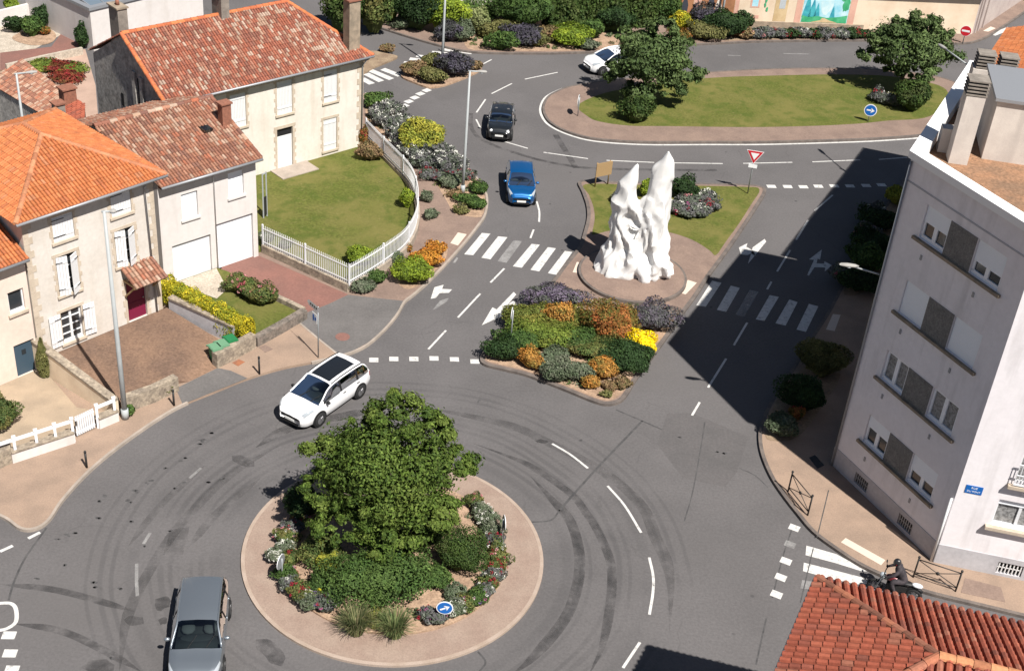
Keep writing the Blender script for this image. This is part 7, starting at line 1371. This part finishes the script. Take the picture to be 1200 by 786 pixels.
for x, y, w, k, fl in ((872, 47, 20, 'brown', RED), (886, 47, 20, 'grape', PINK), (900, 46, 22, 'grape', RED), (913, 46, 18, 'grape', RED), (925, 46, 18, 'dark', RED), (938, 46, 20, 'grape', WHITE), (950, 46, 18, 'dark', RED), (962, 46, 18, 'grape', WHITE), (973, 46, 18, 'grape', RED), (984, 46, 18, 'grape', WHITE), (996, 46, 18, 'dark', RED), (1008, 46, 18, 'dark', RED)): bush(x, y, w, .6, k, 'low flower clump in the strip along the foot of the mural wall', 'flowers', gm_, flowers=fl, nf=6, name='flower_clump', fsize=.14)
bush(505, 82, 22, .9, 'olive', 'olive bush at the back of the small shrub islet'); bush(532, 92, 32, 1.5, 'darkpurple', 'dark lavender bush on the small shrub islet'); bush(484, 91, 26, .8, 'brown', 'dry brownish bush at the left of the small shrub islet'); bush(508, 100, 26, .9, 'olive', 'olive green bush at the front of the small shrub islet'); bush(556, 83, 14, .5, 'brown', 'dry tuft at the right tip of the small shrub islet')
bush(452, 62, 14, .4, 'brown', 'dry grass tuft on the bare corner by the long house', 'plant')
# --- shaded beds by the apartment block
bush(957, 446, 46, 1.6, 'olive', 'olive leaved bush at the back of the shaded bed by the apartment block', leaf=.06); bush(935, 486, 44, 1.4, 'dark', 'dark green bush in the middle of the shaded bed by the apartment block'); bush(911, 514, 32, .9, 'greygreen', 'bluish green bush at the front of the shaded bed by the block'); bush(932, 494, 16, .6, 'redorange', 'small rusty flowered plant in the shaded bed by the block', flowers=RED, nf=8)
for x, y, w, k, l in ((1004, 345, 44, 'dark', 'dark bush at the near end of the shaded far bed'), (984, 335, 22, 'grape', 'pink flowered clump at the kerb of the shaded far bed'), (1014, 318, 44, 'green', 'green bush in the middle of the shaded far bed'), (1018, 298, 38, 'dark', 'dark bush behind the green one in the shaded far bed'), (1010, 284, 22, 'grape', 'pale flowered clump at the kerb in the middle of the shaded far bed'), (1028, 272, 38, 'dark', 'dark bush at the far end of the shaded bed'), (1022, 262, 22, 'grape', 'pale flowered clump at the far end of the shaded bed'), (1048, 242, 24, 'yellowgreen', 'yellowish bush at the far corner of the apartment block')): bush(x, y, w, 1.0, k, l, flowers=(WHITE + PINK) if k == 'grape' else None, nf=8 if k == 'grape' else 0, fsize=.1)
# --- low ground cover between the shrubs
def cover(label, poly, z, n, pal, seed, leaf=.05, hmax=.22):
    rng = np.random.default_rng(seed); P = np.array([q[:2] for q in poly]); lo, hi = P.min(0), P.max(0); pts = []
    def inside(x, y):
        c = False
        for i in range(len(P)):
            (x1, y1), (x2, y2) = P[i], P[i - 1]
            if (y1 > y) != (y2 > y) and x < (x2 - x1) * (y - y1) / (y2 - y1) + x1: c = not c
        return c
    cl = []
    while len(cl) < n // 40:
        x, y = lo + rng.random(2) * (hi - lo)
        if inside(x, y): cl.append((x, y))
    cl = np.array(cl); ci = rng.integers(0, len(cl), n); r = (.08 + .22 * rng.random(len(cl)))[ci]; a = rng.random(n) * 6.283; rr = r * np.sqrt(rng.random(n)); p = np.c_[cl[ci, 0] + np.cos(a) * rr, cl[ci, 1] + np.sin(a) * rr, z + hmax * (1 - (rr / .32) ** 2) * rng.random(n)]
    nr = np.c_[np.cos(a) * .5, np.sin(a) * .5, np.ones(n) * .8] + rng.normal(size=(n, 3)) * .4; nr /= np.linalg.norm(nr, axis=1, keepdims=True); o = leaf_mesh('ground_cover', (0, 0, 0), p, nr, leaf * (.6 + .8 * rng.random(n)), cols_for(rng, pal, ci, len(cl)), rng); tag(o, label, 'ground cover', None, 'stuff')
GC = K_['mixed'] + K_['greygreen'] + K_['green'] + [(.2, .15, .08)]
cover('low creeping plants between the shrubs of the bed below the sculpture', gpts([(616, 366), (680, 351), (760, 364), (792, 373), (742, 440), (722, 464), (668, 452), (590, 427), (572, 420), (593, 386)]), KH, 3600, GC, 5)
cover('low creeping plants round the roundabout bed', ring(RAC, 4.1, 40), .16, 1500, GC, 6, .045, .16)
cover('low plants between the flowers of the avenue bed', gpts([(431, 112), (478, 144), (524, 178), (560, 213), (567, 238), (545, 252), (532, 250), (522, 233), (496, 200), (455, 164), (429, 138)]), KH, 2400, GC, 7)
cover('low plants on the soil of the far bed', gpts([(548, 57), (620, 60), (680, 59), (740, 55), (795, 49), (815, 40), (730, 42), (600, 40), (560, 38)]), KH, 2200, GC, 8, .08)
# ------------------------------------------------------------------ sculpture: twisting flame of white resin
def skin_remesh(chains, voxel, smooth_it=3, sub=0):
    """union of tapering round limbs, remeshed into one continuous skin; chains: list of [(p, r), ...]"""
    mb = MB()
    for ch in chains:
        P = spline([np.r_[p, r] for p, r in ch], 6); pts = [q[:3] for q in P]; rr = [max(.02, q[3]) for q in P]; mb.tube(pts, rr, 14); mb.sphere(pts[0], rr[0], 14, 8); mb.sphere(pts[-1], rr[-1], 14, 8)
    me = bpy.data.meshes.new('tmp'); me.from_pydata(mb.v, [], mb.f); ob = bpy.data.objects.new('tmp', me); COL.objects.link(ob)
    r = ob.modifiers.new('r', 'REMESH'); r.mode = 'VOXEL'; r.voxel_size = voxel; s = ob.modifiers.new('s', 'SMOOTH'); s.factor = .5; s.iterations = smooth_it
    bpy.context.view_layer.update(); dg = bpy.context.evaluated_depsgraph_get(); out = bpy.data.meshes.new_from_object(ob.evaluated_get(dg)); bpy.data.objects.remove(ob); bpy.data.meshes.remove(me)
    out.polygons.foreach_set('use_smooth', [True] * len(out.polygons)); return out
Sb = V3(6.0, 60.1, .3)
fdir = norm(V3(Sb[0], Sb[1], 0)); xr = V3(fdir[1], -fdir[0], 0)          # seen from the road: right, away
def sp_(px, py, dep=0.):
    """point of the sculpture seen at (px,py), dep metres behind its middle plane"""
    r = ray(px, py); o = V3(0, 0, CAMH); t = ((Sb + fdir * dep - o) @ fdir) / (r @ fdir); return o + r * t
C_ = lambda *a: [(sp_(x, y, d), r) for x, y, d, r in a]
ch = [
    # left prong, curved like a horn
    C_((724, 318, .2, .8), (726, 288, .15, .66), (729, 258, .1, .6), (732, 238, 0, .58), (735, 220, 0, .5), (740.5, 206, 0, .36), (747, 194, 0, .08)),
    # right prong
    C_((763, 318, .2, .8), (767, 285, .2, .74), (769, 255, .2, .72), (771, 232, .2, .66), (774, 214, .2, .56), (776, 203, .15, .48), (778.5, 194, .1, .38), (782, 184, .05, .2), (783.5, 178.5, .0, .06)),
    C_((763, 203, .1, .07), (769, 198, .1, .22), (776, 193, .1, .28)), C_((784, 184, .1, .13), (787, 191, .1, .15), (785, 207, .15, .25)),
    # body mass
    C_((738, 322, .2, .95), (737, 300, .15, .8), (738, 280, .1, .68), (738, 258, .1, .62), (738, 240, .1, .5), (738, 222, .1, .42)), C_((766, 322, .2, .95), (766, 300, .15, .78), (768, 280, .1, .66), (768, 258, .1, .62), (770, 238, .1, .55)), C_((753, 324, .1, .95), (752, 300, .1, .75), (753, 278, .0, .66), (753, 260, .0, .62), (754, 247, .05, .5), (755, 238, .15, .2)),
    C_((728, 306, .1, .6), (718, 316, 0, .6), (708, 322, .1, .45)), C_((728, 264, .05, .42), (721, 284, .0, .5), (713, 302, .05, .5), (704, 317, .1, .42)), C_((772, 306, .1, .55), (778, 318, .1, .55)),
    # twisting strands on the front
    C_((734, 228, -.35, .2), (741, 244, -.45, .22), (750, 262, -.5, .2), (756, 280, -.55, .2), (752, 300, -.7, .24), (748, 318, -.8, .26)),
    C_((729, 240, -.4, .2), (727, 258, -.5, .22), (734, 276, -.6, .22), (742, 292, -.7, .22), (738, 312, -.9, .28), (730, 322, -1., .3)),
    C_((763, 236, -.3, .2), (759, 256, -.4, .2), (764, 276, -.5, .22), (770, 296, -.6, .22), (766, 318, -.8, .3)),
    C_((771, 240, -.25, .24), (774, 262, -.35, .26), (770, 284, -.45, .25), (776, 304, -.5, .25), (780, 322, -.55, .3)),
    C_((724, 250, -.3, .24), (724, 270, -.42, .22), (724, 290, -.55, .23), (714, 308, -.62, .28), (706, 318, -.6, .3)),
    C_((757, 262, -.4, .16), (748, 274, -.6, .17), (744, 288, -.7, .17), (750, 304, -.8, .2)), C_((735, 262, -.5, .15), (744, 270, -.6, .15), (753, 268, -.55, .16), (762, 262, -.45, .16)),
    C_((745, 250, -.2, .22), (752, 240, -.1, .24), (763, 232, 0, .3)), C_((728, 226, -.2, .25), (722, 240, -.1, .28), (722, 256, 0, .3)),
    # toes at the foot
    C_((716, 296, -.2, .4), (708, 312, -.3, .42), (701, 321, -.3, .34)), C_((728, 300, -.5, .42), (722, 316, -.7, .46), (717, 323, -.8, .38)), C_((752, 304, -.6, .36), (753, 320, -.9, .38), (754, 327, -1., .3)), C_((738, 304, -.6, .4), (734, 320, -.8, .42)), C_((772, 300, -.2, .42), (778, 316, -.3, .46), (780, 323, -.35, .4)), C_((764, 304, -.4, .38), (767, 321, -.6, .4)), C_((748, 310, .9, .6), (748, 326, 1.3, .5)), C_((770, 300, .6, .5), (780, 316, .9, .45)), C_((720, 300, .7, .5), (708, 314, 1., .45))]
ch = [[(p + fdir * (.03 if r < .27 else 0), r * (1.0 if r > .5 else 1)) for p, r in c] for c in ch]
me = skin_remesh(ch, .06, 1); me.name = 'sculpture'
co = np.empty(len(me.vertices) * 3); me.vertices.foreach_get('co', co); co = co.reshape(-1, 3); 
from mathutils import noise as mn
nrm_ = np.array([v.normal[:] for v in me.vertices]); dsp = np.empty(len(co))
for i_, q in enumerate(co):
    a_ = mn.noise(Vector((q[0] * 1.1 + q[2] * .35, q[1] * 1.1, q[2] * .55))); b_ = mn.noise(Vector((q[0] * 2.3 - q[2] * .6 + 7, q[1] * 2.3, q[2] * 1.0))); dsp[i_] = (.26 * (.34 - abs(a_) * 1.7) + .09 * (.34 - abs(b_) * 1.8)) * min(1., max(.3, (6.6 - q[2]) / 3))
co = co + nrm_ * dsp[:, None]; co[:, 2] = np.maximum(co[:, 2], .28); co = co - Sb; me.vertices.foreach_set('co', co.ravel()); me.materials.append(M['statue']); me.update()
st = bpy.data.objects.new('sculpture', me); COL.objects.link(st)
dm = st.modifiers.new('d', 'DECIMATE'); dm.ratio = .22; bpy.context.view_layer.update(); me2 = bpy.data.meshes.new_from_object(st.evaluated_get(bpy.context.evaluated_depsgraph_get())); st.modifiers.clear(); st.data = me2; me2.name = 'sculpture'; me2.polygons.foreach_set('use_smooth', [True] * len(me2.polygons)); me2.set_sharp_from_angle(angle=math.radians(24)); st.location = tuple(Sb); tag(st, 'tall white abstract flame sculpture with two pointed prongs on a round paved base', 'sculpture')
# ------------------------------------------------------------------ motorcycle and rider
bk = G(1045, 700); fw_, rw_ = G(1017, 690), G(1074, 706); hb = math.atan2(*(fw_ - rw_)[1::-1]); mid = (fw_ + rw_) / 2
mc = thing('motorcycle', 'dark motorcycle with white tail passing behind the red tiled roof', 'motorcycle', mid, hb)
def put(mb, nm, m, par=mc, sm=True): return mb.build(nm, m, par, sm, local=False)
def torus(mb, c, R, r, n=24, k=8):
    vs = []; fs = []
    for i in range(n):
        a = 2 * math.pi * i / n
        for j in range(k): b = 2 * math.pi * j / k; vs.append((c[0] + (R + r * math.cos(b)) * math.cos(a), c[1] + r * math.sin(b), c[2] + (R + r * math.cos(b)) * math.sin(a)))
    for i in range(n):
        for j in range(k): fs.append((i * k + j, i * k + (j + 1) % k, ((i + 1) % n) * k + (j + 1) % k, ((i + 1) % n) * k + j))
    mb.add(vs, fs)
for x, w in ((.72, .055), (-.72, .075)):
    mb = MB(); torus(mb, (x, 0, .31), .25, w); wh = put(mb, 'wheel', M['tyre']); mb = MB(); mb.disc((x, 0, .31), (0, 1, 0), .12, 14, th=.05)
    for k in range(6): a = math.pi * k / 3; mb.bar((x, 0, .31), (x + .22 * math.cos(a), 0, .31 + .22 * math.sin(a)), .03, .03, hint=(0, 1, 0))
    put(mb, 'rim', M['rim'], wh, False)
mb = MB(); 
for s in (-.09, .09): mb.tube([(.72, s, .31), (.45, s, .95)], .03, 8)
put(mb, 'fork', M['metal_grey']); mb = MB(); mb.tube([(.42, -.36, 1.06), (.47, -.2, 1.02), (.5, 0, 1.0), (.47, .2, 1.02), (.42, .36, 1.06)], .02, 8); hbx = put(mb, 'handlebar', M['metal_dark'])
for s in (-1, 1): mb = MB(); mb.tube([(.45, s * .3, 1.05), (.5, s * .42, 1.22)], .012, 6); mb.sphere((.5, s * .42, 1.24), (.03, .08, .05), 8, 6); put(mb, 'mirror', M['trim'])
mb = MB(); mb.sphere((.56, 0, .9), (.1, .1, .11), 10, 8); put(mb, 'headlight', M['lamp_glass']); mb = MB(); mb.sphere((.15, 0, .86), (.32, .17, .15), 14, 8); put(mb, 'tank', carpaint('dark red tank', (.12, .01, .015), .2)); mb = MB(); mb.sphere((-.3, 0, .8), (.38, .15, .08), 12, 6); put(mb, 'seat', M['trim']); mb = MB(); mb.box((.08, 0, .5), (.5, .3, .36)); mb.box((-.25, 0, .52), (.35, .2, .25)); put(mb, 'engine', M['metal_dark'], sm=False)
mb = MB(); mb.tube([(.1, -.18, .35), (-.3, -.2, .33), (-.95, -.22, .5)], [.04, .05, .06], 8); put(mb, 'exhaust', M['rim']); mb = MB(); mb.sphere((-.75, 0, .82), (.22, .12, .08), 10, 6); put(mb, 'tail', M['white_pvc']); mb = MB()
for sgn_ in (1,): mb.tube([(-.72 + .36 * math.cos(t), 0, .31 + .36 * math.sin(t)) for t in np.linspace(.3, 2.4, 8)], .06, 6)
put(mb, 'mudguard', M['trim'])
rd = thing('person', 'motorcyclist in dark jacket and black helmet leaning over the handlebars', 'person', mid, hb)
J = lambda *a: [(V3(*p), r) for p, r in a]
body = skin_remesh([J(((-.22, 0, .9), .17), ((-.14, 0, 1.08), .17), ((-.02, 0, 1.28), .19), ((.06, 0, 1.42), .15), ((.1, 0, 1.5), .075), ((.13, 0, 1.56), .07)), J(((.03, -.19, 1.4), .09), ((.2, -.33, 1.24), .065), ((.41, -.33, 1.09), .045)), J(((.03, .19, 1.4), .09), ((.2, .33, 1.24), .065), ((.41, .33, 1.09), .045)), J(((.03, -.16, 1.41), .11), ((.03, .16, 1.41), .11)),
    J(((-.2, -.1, .88), .12), ((.16, -.22, .82), .095), ((.02, -.23, .46), .065), ((-.03, -.23, .33), .05)), J(((-.2, .1, .88), .12), ((.16, .22, .82), .095), ((.02, .23, .46), .065), ((-.03, .23, .33), .05)), J(((-.06, -.23, .3), .05), ((.14, -.24, .29), .045)), J(((-.06, .23, .3), .05), ((.14, .24, .29), .045)), J(((.13, 0, 1.56), .07), ((.16, 0, 1.64), .1), ((.17, 0, 1.68), .1))], .025, 2)
body.materials.append(mat('dark riding clothes', (.03, .026, .03), .75, var=(.055, .045, .05), scale=6., world=False)); body.name = 'body'; bo = bpy.data.objects.new('body', body); COL.objects.link(bo); bo.parent = rd
hands = MB()
for s in (-1, 1):
    hands.sphere((.425, s * .345, 1.08), (.045, .055, .03), 8, 6)
    for k in range(4): a = .318 + k * .024; hands.tube([(.44, s * a, 1.095), (.475, s * a, 1.085), (.48, s * a, 1.05), (.455, s * a, 1.035)], .0105, 6)
    hands.tube([(.41, s * .31, 1.07), (.42, s * .295, 1.04), (.45, s * .29, 1.035)], .011, 6)
put(hands, 'glove', M['trim'], rd)
mb = MB(); mb.sphere((.175, 0, 1.67), (.145, .125, .14), 16, 10); mb.sphere((.22, 0, 1.62), (.11, .1, .1), 12, 8); hl = put(mb, 'helmet', carpaint('helmet', (.02, .02, .022), .1), rd); mb = MB(); mb.sphere((.235, 0, 1.68), (.09, .105, .055), 12, 8); put(mb, 'visor', M['car_glass'], hl)
mb = MB(); mb.tube([(.19 + .0 * t, .128 * math.sin(t), 1.6 + .145 * math.cos(t) * .0) for t in np.linspace(0, 2 * math.pi, 16)], .012, 6); put(mb, 'helmet_stripe', M['sign_red'], hl)
# ------------------------------------------------------------------ camera, sun and sky
cd = bpy.data.cameras.new('camera'); cd.sensor_width = 36; cd.lens = FOC / RES[0] * 36; cd.clip_end = 6000; cam = bpy.data.objects.new('camera', cd); COL.objects.link(cam)
cam.matrix_world = Matrix(((_rt[0], _up[0], -_fw[0], 0), (_rt[1], _up[1], -_fw[1], 0), (_rt[2], _up[2], -_fw[2], CAMH), (0, 0, 0, 1))); scene.camera = cam
w = bpy.data.worlds.new('World'); scene.world = w; w.use_nodes = True; nt = w.node_tree; sky = nt.nodes.new('ShaderNodeTexSky'); sky.sky_type = 'NISHITA'; sky.sun_disc = False; sky.sun_elevation = SUN_EL; sky.sun_rotation = math.pi / 2 - SUN_AZ; sky.air_density = 1.; sky.dust_density = .6
bg = nt.nodes['Background']; bg.inputs['Strength'].default_value = .035; nt.links.new(sky.outputs[0], bg.inputs['Color'])
sl = bpy.data.lights.new('sun', 'SUN'); sl.energy = 5.0; sl.angle = math.radians(.5); sl.color = (1., .955, .89); so = bpy.data.objects.new('sun', sl); COL.objects.link(so)
sd = V3(math.cos(SUN_AZ) * math.cos(SUN_EL), math.sin(SUN_AZ) * math.cos(SUN_EL), math.sin(SUN_EL)); so.rotation_euler = Vector(sd).to_track_quat('Z', 'Y').to_euler(); so.location = tuple(sd * 80)
vs_ = scene.view_settings; vs_.view_transform = 'Standard'; vs_.look = 'None'; vs_.exposure = .72; vs_.gamma = 1; vs_.use_curve_mapping = False
